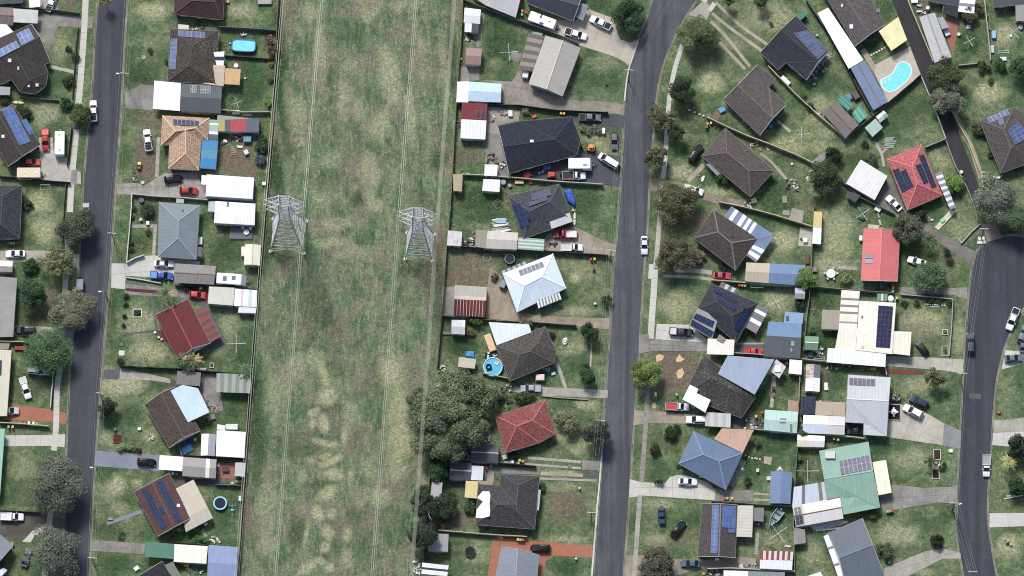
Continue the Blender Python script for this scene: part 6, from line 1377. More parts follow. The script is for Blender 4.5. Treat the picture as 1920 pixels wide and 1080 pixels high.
# VEHICLES
WHT, BLK, RED, SIL, DGR, NVY = (240,241,244), (13,15,19), (186,36,44), (168,172,178), (78,84,94), (42,54,92)
T('A1')
car('ute', 385, 22, 65, WHT, 'white ute parked by the small white carport', 36); car('ute', 700, 832, 92, WHT, 'white ute at the kerb under a small street tree', 42); kayak(135, 770, -4, 3.2, .9, (226,208,116), 'yellow kayak lying beside the dark brown gabled house')
T('F'); car('ute', 85, 262, -88, RED, 'red ute beside the white caravan', 43, tub=(226,120,120)); caravan(112, 267, 90, 6.6, 2.5, (236,238,238), 'white caravan standing beside the red ute', ((-.3,0,.6,.5),(.3,.1,.5,.4)), (190,192,196))
car('ute', 277, 263, 97, WHT, 'white ute parked on bare earth beside the tan-tiled house', 43)
T('B1'); car('hatch', 240, 215, 0, (206,84,70), 'orange-red hatchback tucked beside the house with blue solar panels', 32); caravan(217, 298, 0, 6.0, 2.6, (214,200,172), 'cream caravan with two white roof hatches', ((-.18,0,.5,.4),(.32,0,.5,.4)), (244,244,244), nose=.1)
car('sedan', 115, 903, 181, WHT, 'white sedan on the driveway beside a white and grey shed', 37); car('hatch', 645, 585, 92, (150,162,172), 'silver-blue car at the kerb half hidden by a dark street tree', 34)
T('B2'); car('hatch', 380, 342, 6, BLK, 'black hatchback on cracked paving beside the tan-tiled house', 35); car('hatch', 495, 430, -3, RED, 'red hatchback in front of the larger white shed', 35)
T('C2'); car('sedan', 512, 56, -2, WHT, 'white sedan with sunroof beside a blue ute', 38); car('ute', 492, 147, -4, (58,96,182), 'blue ute with a blue tray cover', 44, tub=(110,150,214)); caravan(1015, 175, -4, 7.4, 2.8, (226,228,230), 'long dirty-white caravan behind the weathered grey carport', ((-.22,0,.9,1.1),(.08,.1,.9,.9)), (96,108,130), nose=1.2); car('hatch', 760, 291, -5, (216,52,66), 'small red car beside the cream carport', 31)
T('C1'); trailer(600, 220, 90, 2.9, 1.8, (120,132,142), 'grey covered trailer at the kerb under the olive trees', load=(128,142,150), lid=True); car('suv', 190, 557, 178, (40,46,56), 'black four-wheel drive with a silver roof rack', 38); car('suv', 290, 860, -6, WHT, 'white four-wheel drive under the round dense tree', 42); car('ute', 190, 990, -72, WHT, 'white ute slanting across the lawn above the brick driveway', 43, tub=(200,202,206))
T('D1'); car('hatch', 52, 222, 0, (196,204,216), 'silver car nosing out of the cream-roofed house', 34); car('single', 62, 773, -2, WHT, 'white tray ute on the gravel drive', 44, tub=(214,216,218)); car('sedan', 137, 985, 74, (92,106,124), 'slate-blue sedan beside the grey-leaved tree', 36)
T('D2'); car('hatch', 563, 915, -5, BLK, 'black hatchback on the blue-grey driveway', 35)
T('A3'); caravan(870, 155, -21, 7.2, 2.6, (244,244,246), 'long white caravan beside the dark slate-roofed house', ((-.1,.3,.4,1.0),(.0,-.35,1.0,.5),(.25,.1,.3,.3)), (74,72,104), nose=.3); car('ute', 1118, 256, -17, WHT, 'white ute with a dark open tub nose to the street', 44); car('ute', 1305, 172, 153, WHT, 'white ute with a black tub cover by the street tree', 44); trailer(742, 562, 80, 1.9, 1.5, (210,212,214), 'white lidded trailer beside the striped brown awning', load=(226,230,232), lid=True); car('ute', 1224, 881, -1, (112,116,126), 'dark grey ute on the black driveway', 42)
T('F'); car('hatch', 1152, 264, -90, (110,114,122), 'dark grey car on the lawn beside the orange digger', 35)
T('B3'); caravan(1432, 228, 0, 6.0, 2.8, (242,243,246), 'white caravan tight against the black-roofed house', ((.2,-.15,1.0,.5),), (150,146,170)); car('single', 1385, 318, 0, WHT, 'white flatbed truck beside the white caravan', 54, tub=(50,52,56)); car('van', 1644, 206, 147, WHT, 'white van parked diagonally on the dark driveway', 43); car('single', 1318, 755, 180, (184,44,52), 'red ute with a white canopy frame', 46, tub=(226,224,222)); car('single', 1368, 856, -1, WHT, 'white tray ute beside the striped green carport', 42, tub=(196,196,192))
T('C3'); car('ute', 985, 997, 180, (160,168,176), 'silver ute with a silver tub cover below the thicket', 39, tub=(160,170,180)); trailer(1052, 920, 0, 2.2, 1.6, (200,180,170), 'pale pink covered trailer beside the multi-hip house', load=(226,206,198), lid=True); kayak(1233, 655, 80, 2.0, 1.5, (230,226,222), 'white upturned dinghy on the front lawn', 'dinghy')
T('D5'); car('hatch', 1230, 845, 180, BLK, 'black hatchback on the orange brick driveway', 38)
T('B4'); car('suv', 580, 150, 57, BLK, 'black car on the lawn beside the brown hip-roofed house', 38); car('ute', 563, 425, -18, WHT, 'white ute on the worn gravel driveway', 38, tub=(216,216,212)); car('sedan', 193, 838, -90, (226,230,240), 'white sedan parked on the middle street', 36)
T('C4'); car('sedan', 775, 147, -3, (204,58,76), 'pinkish-red sedan beside the tan and blue shed', 34); car('ute', 470, 570, -4, (58,62,72), 'dark grey ute with a white load on pale concrete', 45, tub=(206,206,212)); car('ute', 1010, 718, -2, (214,44,38), 'bright red ute beside the big two-tone shed', 33, tub=(196,40,36))
T('D6'); car('single', 540, 553, -2, WHT, 'white tray ute carrying a red load', 47, tub=(186,60,72)); car('suv', 715, 672, 180, WHT, 'white wagon with dark glass roof in front of a fibreglass carport', 39)
T('D7'); car('sedan', 583, 283, -3, WHT, 'white sedan on the pale sweeping driveway', 36); car('ute', 362, 566, 92, NVY, 'navy blue ute on the lawn near a black car', 32, tub=(60,66,80)); car('sedan', 505, 685, 52, BLK, 'black sedan standing askew on the lawn', 36); car('sedan', 605, 975, 178, (72,100,118), 'teal-blue sedan beside the dark solar gable house', 37); boat(1322, 588, 234, 4.8, 2.2, (206,226,226), (132,148,152), 'pale aluminium boat on a trailer in a back yard')
T('B5'); car('sedan', 625, 525, 133, WHT, 'white sedan beside the pinkish-red house', 37); car('sedan', 796, 960, 162, WHT, 'white sedan under the clipped round tree', 36)
T('C5'); car('suv', 1360, 655, 90, (66,78,92), 'dark grey four-wheel drive at the kerb of the east street', 40); car('ute', 1676, 472, -112, WHT, 'white ute with a black tub cover slewed at the kerb', 45); car('hatch', 996, 690, 126, BLK, 'small black hatchback on the lawn of the cream house', 32); car('sedan', 1685, 766, 4, (104,116,128), 'grey-blue sedan on the short driveway beyond the street', 36); car('hatch', 1752, 585, 70, (120,130,142), 'silver-grey hatchback half hidden beyond the white ute', 34)
T('D8'); car('suv', 1076, 396, 152, (40,56,88), 'dark blue car beside a white wagon on the lawn edge', 38); car('suv', 1032, 474, 152, WHT, 'white wagon on the fan-shaped concrete driveway', 39); car('sedan', 560, 632, 180, (36,38,42), 'black sedan in the open corner of the large grey house', 34); trailer(893, 366, -5, 2.3, 1.5, (90,90,92), 'box trailer full of scrap beside the large grey house', load=(150,146,140))
T('E1'); car('single', 1577, 220, -92, (234,236,238), 'white flat-tray truck parked on the east street', 42, tub=(150,152,154))
T('F'); car('sedan', 1919, 645, 85, (100,112,124), 'grey car at the edge of the lawn by the turning street', 34)
# TREES
T('F')
OL, OL2, DG, MG, GG = (70,74,54), (150,146,108), (44,62,42), (62,88,56), (84,92,80)
for a in [
 (155,213,19,5,(58,72,46),'small street tree above a white ute'),(148,425,33,8,(50,54,46),'dark street tree shading a silver-blue car',(98,106,88)),(107,488,33,8,(88,98,68),'yellowing open street tree by the white-car driveway',(146,150,106)),
 (58,553,28,7,(50,66,48),'dark leafy tree between the grey flat roof and the street'),(135,578,37,8,(94,94,74),'olive-grey street tree with pale leaves',(146,148,122)),(105,905,50,11,(76,82,72),'huge grey-leaved paperbark above the gravel drive',(136,142,128)),(103,1033,46,10,(74,80,70),'second large grey-leaved paperbark beside the gravel drive',(134,140,126)),
 (200,763,18,5,(40,50,38),'dark small tree under the street wires'),(1178,30,29,7,(46,64,44),'dark green tree on the street corner lawn'),(1308,62,33,8,(72,88,56),'broad light-green street tree above a curved footpath',(124,138,98)),(1281,170,25,7,(44,58,40),'dark round street tree beside the curved footpath'),(1243,217,28,7,(64,72,56),'ragged olive street tree hanging over the kerb',(128,128,100)),(1266,249,18,6,(40,52,38),'small dark tree under the ragged olive tree'),(1229,295,25,7,(60,68,52),'sparse street tree overhanging the middle street',(116,118,92)),
 (1270,378,36,8,(62,68,50),'big brownish olive tree beside the worn driveway',(118,118,86)),(1266,475,36,8,(70,70,54),'thin brown-leaved tree in front of the striped awning house',(116,112,88)),(1212,704,27,7,(68,92,48),'bright yellow-green street tree beside sand patches',(138,160,90)),(1228,1066,34,8,(58,64,54),'dark olive street tree at the bottom of the middle street',(112,112,94)),
 (1771,142,32,8,(52,66,42),'dark rounded tree beside the lane',(94,106,74)),(1775,184,30,8,(80,86,76),'grey-olive tree below the dark rounded lane tree',(140,142,124)),(1702,424,28,7,(58,68,50),'loose dark tree beside the pinkish-red house',(118,122,96)),(1868,372,40,10,(78,92,80),'big grey-green gum above the turning circle',(152,160,142)),(1906,408,24,8,(70,86,64),'leafy tree behind the big grey-green gum'),(1858,350,18,7,(60,84,54),'green tree on the shoulder of the grey-green gum'),
 (1756,708,20,6,(60,68,46),'thin dark tree on the lawn of the large grey house',(116,116,84)),(1913,838,22,6,(32,42,34),'very dark dense tree by the pale driveway'),(1908,912,18,5,(44,60,40),'dark shrubby tree beyond the east street'),(1790,342,17,4,(74,106,56),'bright green round tree beside the glazed walkway',(140,168,96)),
 (1546,332,30,6,(50,64,44),'dark bushy tree with small palms at the cream fence'),(1562,291,17,4,(28,38,28),'very dark small round tree by the fence corner'),(793,945,24,8,(42,52,40),'dark corridor tree with a dead white limb'),(792,1005,25,8,(46,56,46),'dark corridor tree beside the grey shed'),(836,948,22,5,(44,54,42),'low dark thicket behind the charcoal house'),(822,882,17,5,(50,70,44),'leafy tree in the corner beside the dark shed'),
 (1118,812,24,7,(46,56,44),'dark tree under the crossarm of the street pole',(96,100,84)),(1062,793,22,5,(104,108,76),'pale olive open tree on the red-tiled house lawn',(134,140,106)),(1917,122,22,7,(60,74,54),'leafy tree at the corner of the clothesline yard'),(1512,522,20,5,(72,104,54),'bright leafy tree between the sheds',(132,160,96))]:
 tree(a[0], a[1], a[2], a[3], a[4], a[5], a[6] if len(a) > 6 else None, sparse=('thin' in a[5] or 'sparse' in a[5] or 'open' in a[5] or 'ragged' in a[5]))
tree(91, 656, 40, 8, (58,88,58), 'round dense green tree above a white four-wheel drive', (112,142,100), dens=2.6, nc=110, leaf=.19); tree(1743, 518, 26, 5.5, (64,86,60), 'clipped round tree on the salmon house lawn', (122,142,110), dens=2.6, nc=90, leaf=.17)
for i, (x, y, r, h_, d_) in enumerate([(862,735,40,11,'broad-crowned gum at the top of the thicket'),(812,778,40,12,'broad-crowned gum reaching over the corridor wire'),(872,792,38,11,'broad-crowned gum nearest the red-tiled house'),(832,830,34,10,'broad-crowned gum above the dark corridor corner'),(905,748,28,8,'smaller gum beside the silver ute'),(783,748,20,9,'small gum leaning out into the corridor'),(845,762,34,12,'tallest gum in the middle of the thicket'),(800,820,26,9,'gum on the corridor side of the thicket')]):
 tree(x, y, r, h_, (52,68,48), d_, (134,148,114), dens=1.1, leaf=.22, group='gums in the thicket beside the corridor')  # bright second leaf colour also paints sunlit clumps
T('A1'); tree(790, 8, 46, 5, (96,98,62), 'pale twiggy tree overhanging the top of the west street', (160,156,110), sparse=True)
for x, y, r, l in [(510,608,44,'dark shrub beside the stepped-solar house path'),(500,768,52,'flowering shrub at the corner of a front fence'),(565,420,34,'shrub against the front fence of the stepped-solar house'),(514,366,26,'small round shrub on the stepped-solar house lawn'),(170,850,60,'dark shrubbery behind the yellow kayak'),(40,745,40,'shrub beside the pale grey lean-to shed')]: shrub(x, y, r, (44,60,42), l)
T('B1')
for x, y, r, l in [(200,535,40,'yellowish shrub against the slate-grey house'),(1110,580,50,'dark bushy shrub on the fenced front lawn'),(1000,560,24,'shrub inside the white front fence'),(998,630,20,'clipped shrub inside the white front fence'),(985,820,22,'hedge shrub along the white front fence'),(982,870,24,'leafy hedge shrub low on the white front fence'),(1112,742,24,'small potted shrub by the garden path'),(220,1000,56,'dark shrub below the white and grey shed')]: shrub(x, y, r, (46,62,42), l)
T('C2')
for x, y, r, l in [(227,303,25,'largest clipped ball bush in the front lawn row'),(222,367,19,'clipped ball bush next to the largest one'),(213,450,20,'clipped ball bush opposite the square bed'),(209,520,17,'smallest clipped ball bush in the front lawn row'),(185,788,27,'clipped ball bush beside the concrete pad'),(680,232,32,'dark hedge plant under the weathered carport'),(735,232,26,'smaller hedge plant under the weathered carport')]: shrub(x, y, r, (36,52,38), l, nc=26)
palm(530, 285, 100, 5.5, (84,108,62), 'leaning palm beside the rusty red house', 14, 2); palm(640, 775, 70, 4, (82,98,60), 'palm at the south corner of the rusty red house', 10, 2); palm(735, 785, 80, 4, (96,104,60), 'yellowing palm beside the weathered grey carport', 11, 3); palm(690, 830, 60, 3.4, (60,86,52), 'small green palm between two others', 10); palm(1125, 850, 70, 3.5, (84,104,72), 'palm by the corridor fence above the striped carport', 10)
T('A2'); shrub(1095, 768, 36, (76,112,62), 'bright green shrub at the end of a garden bed', c2=(140,170,100)); shrub(1112, 480, 24, (96,110,66), 'yellow-green shrub in the corridor garden bed'); shrub(1108, 600, 24, (84,70,72), 'purple-leaved shrub in the corridor garden bed'); shrub(330, 462, 22, (44,62,40), 'shrub inside the curved garden path'); shrub(205, 380/1, 26, (50,66,44), 'shrub in the curved stone-edged bed'); shrub(980, 335, 20, (120,100,90), 'bare twiggy shrub beside the pool'); tree(1120, 330, 70, 3.5, (96,88,78), 'bare twiggy tree at the corridor fence', (130,116,100), sparse=True)
T('B2'); shrub(1040, 110, 50, (44,62,44), 'dark shrub in the junk yard corner'); shrub(1040, 200, 44, (70,80,84), 'grey-blue shrub in the junk yard corner'); shrub(1050, 40, 36, (52,74,48), 'leafy shrub at the top of the junk yard')
T('D2')
for x, y, r, c, l in [(330,780,44,(110,122,92),'silvery shrub in the front garden bed'),(410,775,40,(104,116,84),'flowering shrub in the front garden bed'),(490,810,30,(56,44,44),'dark purple shrub at the end of the front bed'),(450,800,26,(84,92,60),'olive shrub in the front garden bed')]: shrub(x, y, r, c, l)
T('D3')
for x, y, r, l in [(905,790,34,'ferny plant below the maroon house awning'),(960,775,40,'larger ferny plant by the timber step'),(1010,790,34,'ferny plant next to the pale stones'),(300,730,34,'low shrub inside the curved garden edge')]: shrub(x, y, r, (66,92,60), l)
T('A3')
for x, y, r, l in [(1175,960,34,'rose bush at the house end of the bed'),(1215,985,30,'rose bush in the middle of the bed'),(1260,960,32,'tall rose bush in the front bed'),(1290,985,28,'rose bush beside the white pillar'),(745,830,30,'bright leafy plant by the concrete driveway')]: shrub(x, y, r, (78,92,66), l, c2=(150,156,130))
T('C3'); shrub(1408, 588, 66, (38,56,38), 'conical dark conifer beside the stained driveway', h=5); shrub(1390, 915, 60, (44,64,40), 'dark conifer on the multi-hip house lawn', h=4.5); shrub(1388, 838, 28, (36,54,36), 'small conifer above the dark conifer', h=2); shrub(1535, 360, 36, (34,44,34), 'dark bush at the foot of the street wires', h=2.5); shrub(590, 510, 60, (70,84,52), 'vine along the fence under the rust-red shed roof', ry=26); shrub(950, 525, 40, (84,92,64), 'climber spilling over the pale awning', h=3.2); shrub(545, 585, 36, (110,100,76), 'dry shrub beside the white corner shed'); shrub(1130, 610, 30, (60,34,40), 'dark red shrub by the multi-hip house'); heap(350, 850, 70, 70, [(150,140,124),(120,112,100),(190,180,160)], 'heap of cut branches at the corridor fence', n=18, name='branch_heap', cat='branches')
T('D4'); shrub(1130, 300, 110, (54,70,44), 'hedge along the silver ute driveway', ry=44, h=2.2); shrub(930, 300, 70, (62,72,50), 'loose hedge below the silver ute', ry=40); shrub(1020, 790, 40, (40,52,38), 'dark plant at the red-tiled house corner'); shrub(330, 860, 30, (70,110,60), 'bright plant in the dark corridor corner'); shrub(960, 395, 40, (90,116,74), 'small yellow-green shrub behind the red-tiled house')
T('D5'); shrub(640, 500, 50, (60,74,56), 'spiky shrub behind the tarpaulin roof'); shrub(400, 640, 50, (66,56,50), 'brown dying shrub by the corridor tree'); shrub(420, 420, 76, (46,56,42), 'dense bush between the grey shed and yellow roof', h=3); shrub(1240, 320, 40, (56,72,46), 'shrub beside the mint window awning'); shrub(390, 190, 60, (44,56,42), 'dark bush behind the white-ridged shed'); shrub(250, 360, 50, (48,64,44), 'bush growing over the grey shed corner', h=3)
T('A4'); shrub(1140, 180, 20, (60,84,52), 'small shrub on the big front lawn'); tree(1060, 0, 58, 5, (54,70,44), 'tree at the top edge beyond the wheel tracks'); tree(820, -10, 44, 5, (60,74,48), 'smaller tree at the top edge beside the wheel tracks'); shrub(1430, 800, 34, (46,58,40), 'planting along the cream diagonal fence'); shrub(1385, 735, 26, (60,64,44), 'low planting by the cream diagonal fence')
T('B4'); palm(1530, 400, 66, 3, (128,140,92), 'small spiky palm by the cream fence', 9); palm(1470, 440, 56, 3, (110,126,84), 'second small spiky palm by the dark bushy tree', 9); shrub(780, 330, 60, (48,64,44), 'shrubs along the front of the brown hip-roofed house'); shrub(600, 920, 50, (104,94,78), 'flowering dry shrub before the striped awning house'); shrub(540, 950, 40, (92,84,66), 'dry scrub before the striped awning house'); shrub(780, 1000, 30, (46,54,44), 'dark shrub at the south corner of the striped awning house')
T('A5')
for x, y, r, c, l in [(1190,110,70,(70,66,52),'brownish hedge tree below the white striped awning'),(1255,60,50,(66,64,50),'brownish hedge tree beside the clothesline fence'),(1290,500,50,(52,68,46),'bush at the bottom fence corner'),(1430,490,50,(52,70,46),'leafy bush under the blue rack'),(1270,960,60,(64,72,52),'bush against the brown solar house'),(1350,600/1,30,(60,78,50),'small bush on the pale lawn')]: shrub(x, y, r, c, l)
T('B5'); palm(120, 395, 60, 3, (120,136,88), 'thin palm in the fence corner scrub', 8); palm(885, 800, 66, 4, (58,80,52), 'dark palm on the salmon house lawn', 12); shrub(435, 200, 60, (62,74,56), 'grey shrub behind the off-white shed'); shrub(405, 80, 30, (36,48,34), 'dark shrub on the big back lawn edge'); shrub(820, 600, 50, (40,56,38), 'dark shrubs at the pinkish-red house corner'); shrub(1020, 890, 34, (44,58,42), 'small dark shrub on the salmon house front lawn'); shrub(1045, 960, 30, (66,56,50), 'brown shrub near the turning circle'); shrub(1350, 150, 30, (56,72,50), 'bush against the brown house wall'); shrub(1350, 380, 44, (70,96,60), 'leafy shrub by the lane end')
T('C5'); shrub(428, 172, 48, (92,106,66), 'round yellow-green shrub behind the salmon-pink house', nc=30, c2=(150,160,106)); shrub(160, 555, 36, (70,92,56), 'shrub beside the small green shed'); shrub(80, 370, 40, (40,48,38), 'dark shrub below the two-tone grey shed')
for i, (x, y) in enumerate([(860,355),(955,350),(1055,332),(1130,335),(1200,345)]): shrub(x, y, 28, (50,60,40), ['reddish shrub at the house end of the hedge row','shrub second from the house in the hedge row','shrub in the middle of the hedge row','shrub second from the footpath in the hedge row','shrub at the footpath end of the hedge row'][i])
T('D6'); shrub(490, 780, 70, (40,54,36), 'dark shrub on the bright blue house lawn'); shrub(335, 945, 56, (58,56,42), 'brownish shrub on the bright blue house lawn'); shrub(1280, 890, 40, (78,76,70), 'grey twiggy shrub below the salmon awning'); shrub(910, 770, 32, (56,74,46), 'plant climbing the salmon awning corner')
T('D7'); shrub(500, 140, 26, (70,86,60), 'shrub at the west corner of the bright blue house'); shrub(1080, 275, 40, (48,66,42), 'shrub by the brick path strips'); shrub(1520, 280, 40, (44,54,36), 'dark shrub behind the blue gabled garage'); shrub(1525, 85, 34, (72,90,62), 'leafy shrub in the clothesline yard'); shrub(340, 285, 50, (46,62,40), 'low shrubs along the pale driveway', ry=20)
T('D8'); shrub(155, 645, 38, (48,74,44), 'small dark palm-like shrub by the white sheds', h=3)
palm(1170, 870, 50, 3, (44,66,42), 'dark small palm beside a raised bed', 10); palm(1800, 880, 80, 3.6, (150,160,84), 'yellow-green palm beyond the flat-tray truck', 11, 1)
T('E1'); shrub(1190, 810, 50, (28,40,28), 'very dark bush beside a white lamp'); shrub(790, 890, 64, (64,76,58), 'grey-green bush at the slate-grey gable wall'); shrub(690, 600, 40, (60,72,44), 'bush beside the bins of the mint house'); shrub(1235, 225, 32, (44,64,40), 'small dark bush between the raised beds'); shrub(120, 340, 40, (56,66,44), 'shrub behind the blue-grey lean-to')
# POOLS AND PLAY
T('A2'); ringpool(907, 340, 92, 50, -3, (126,214,234), (66,92,160), 'rectangular above-ground pool with blue walls', round_=False)
T('C3'); ringpool(710, 838, 70, 70, 0, (92,178,220), (196,214,224), 'round above-ground pool with toys floating'); p = gp((680,840), 1.1); t_ = thing('pool_ring', 'black inflatable ring floating in the round pool', 'float', (p.x,p.y,.98)); m = MB(); m.ring((0,0), .35, .75, 0, .22, 20); m.build('ring', RUBBER(), t_, local=True); m = MB(); m.box((.2,-.75,0), 1.3, .4, .18, .2); m.build('seat', RUBBER(), t_, local=True)
p = gp((738,812), 1.1); t_ = thing('pool_ring', 'cream inflatable float in the round pool', 'float', (p.x,p.y,.98)); m = MB(); m.ring((0,0), .2, .5, 0, .2, 18); m.build('ring', plain((214,200,150), .5), t_, local=True); m = MB(); m.disc((0,0), .24, .02, .06, 14); m.build('seat', plain((226,216,176), .5), t_, local=True)
T('D2'); ringpool(938, 795, 52, 33, 28, (110,180,226), (72,160,214), 'small blue paddling pool beside the brown gabled house', h=.4, round_=False)
T('A5')
def kidney():
 pts = smooth_line([(q.x,q.y) for q in (gp(p) for p in [(652,478),(690,460),(738,480),(762,530),(742,590),(692,640),(625,688),(575,692),(535,655),(522,622),(545,588),(592,565),(622,535),(636,500)])]+[(gp((652,478)).x, gp((652,478)).y)], .5)[:-1]
 pts = [tuple(p) for p in pts]; c = gp((640,580)); root = thing('swimming_pool', 'kidney-shaped blue swimming pool in a sandy deck', 'pool', (c.x,c.y,0)); inn = offset(pts, .3)
 m = MB(); pp = pts if area2(pts) > 0 else pts[::-1]; n = len(pp); vs = [(x,y,.14) for x,y in pp]+[(x,y,.14) for x,y in inn]+[(x,y,0) for x,y in pp]+[(x,y,-.1) for x,y in inn]
 m.add(vs, [f for i in range(n) for f in ((i,(i+1)%n,n+(i+1)%n,n+i),(2*n+i,2*n+(i+1)%n,(i+1)%n,i),(n+i,n+(i+1)%n,3*n+(i+1)%n,3*n+i))]); m.build('coping', plain((206,236,242), .6), root)
 m = MB(); m.prism(inn, .0, .09); m.build('water', water((128,216,232)), root)
 q = gp((545,612)); m = MB(); m.ring((q.x,q.y), .62, .8, .02, .16, 24); m.build('spa_rim', plain((214,238,244), .6), root)
 for i in range(3): s = MB(); a, b = gp((575+i*8, 590-i*6)), gp((598+i*8, 615-i*6)); s.bar((a.x,a.y,.1), (b.x,b.y,.1), .15, .03); s.build('step', plain((196,234,242), .6), root)
kidney()
T('D3'); trampoline(1137, 465, 58, 'round trampoline with a pale blue edge pad', (150,212,222), (30,38,66))
sw = gp((1240,550), .8); t_ = thing('swing_set', 'turquoise swing frame beside the blue-edged trampoline', 'swing', (sw.x,sw.y,0)); tq = plain((110,206,200), .5)
for i, (y0) in enumerate((.0, 4.2)): m = MB(); m.bar((-.9,2.1-y0,.1),(.9,2.1-y0,.1), .14, .1); m.build('foot', tq, t_, local=True); m = MB(); m.tube((0,2.1-y0,0),(0,2.1-y0,1.9), .05, 6); m.build('upright', tq, t_, local=True)
m = MB(); m.tube((0,2.1,1.9),(0,-2.1,1.9), .05, 6); m.build('top_bar', tq, t_, local=True); m = MB(); m.box((0,.9,.5), .9, .35, .06); m.build('seat', tq, t_, local=True); m = MB(); m.tube((0,1.0,1.9),(0,1.0,.5), .015, 4); m.tube((0,.8,1.9),(0,.8,.5), .015, 4); m.build('rope', tq, t_, local=True)
T('D5'); trampoline(635, 873, 45, 'small black trampoline with a step ladder', (44,48,54), (30,33,40));
T('B3'); trampoline(903, 940, 40, 'trampoline on a blue-grey pad behind the white-blue house', (96,110,122), (40,46,58)); ringstone(733, 935, 29, 'ring of stones around a fire pit')
T('B1'); goal(340, 392, 72, 180, 'small white football goal on the yellow-green lawn')
T('C5'); goal(1090, 385, 66, 0, 'white football goal on the lawn of the cream house'); goal(227, 776, 74, 0, 'low goal frame below the small green shed')
T('C4'); goal(1035, 240, 90, 0, 'metal swing-like frame against the fence by the striped green awning')
for t_, x, y, r_, a, l in [('C2',1052,655,73,0,'rotary clothesline behind the rusty red house'),('A3',617,390,70,3,'rotary clothesline on the lush lawn near the pink shed'),('A4',1372,1005,62,2,'rotary clothesline behind the brown-grey L-shaped house'),('A5',1190,305,50,30,'rotary clothesline beside the brick patio'),('A5',1520,240,66,40,'rotary clothesline with a white peg basket'),('B5',390,602,62,35,'rotary clothesline hung with green washing'),('C4',1180,345,66,28,'rotary clothesline near the striped grey awning'),('D7',1345,720,92,35,'rotary clothesline beside the aluminium boat'),('D7',1595,193,92,0,'rotary clothesline between the blue garage and mint house'),('A2',855,770,44,20,'rotary clothesline beside the dark grey garage')]:
 T(t_); hoist(x, y, r_, a, l)
T('B5'); tarp('green cloth hanging on the clothesline', [(350,630),(385,600),(415,640),(385,650)], (70,126,104), h=1.0, name='washing', cat='washing');
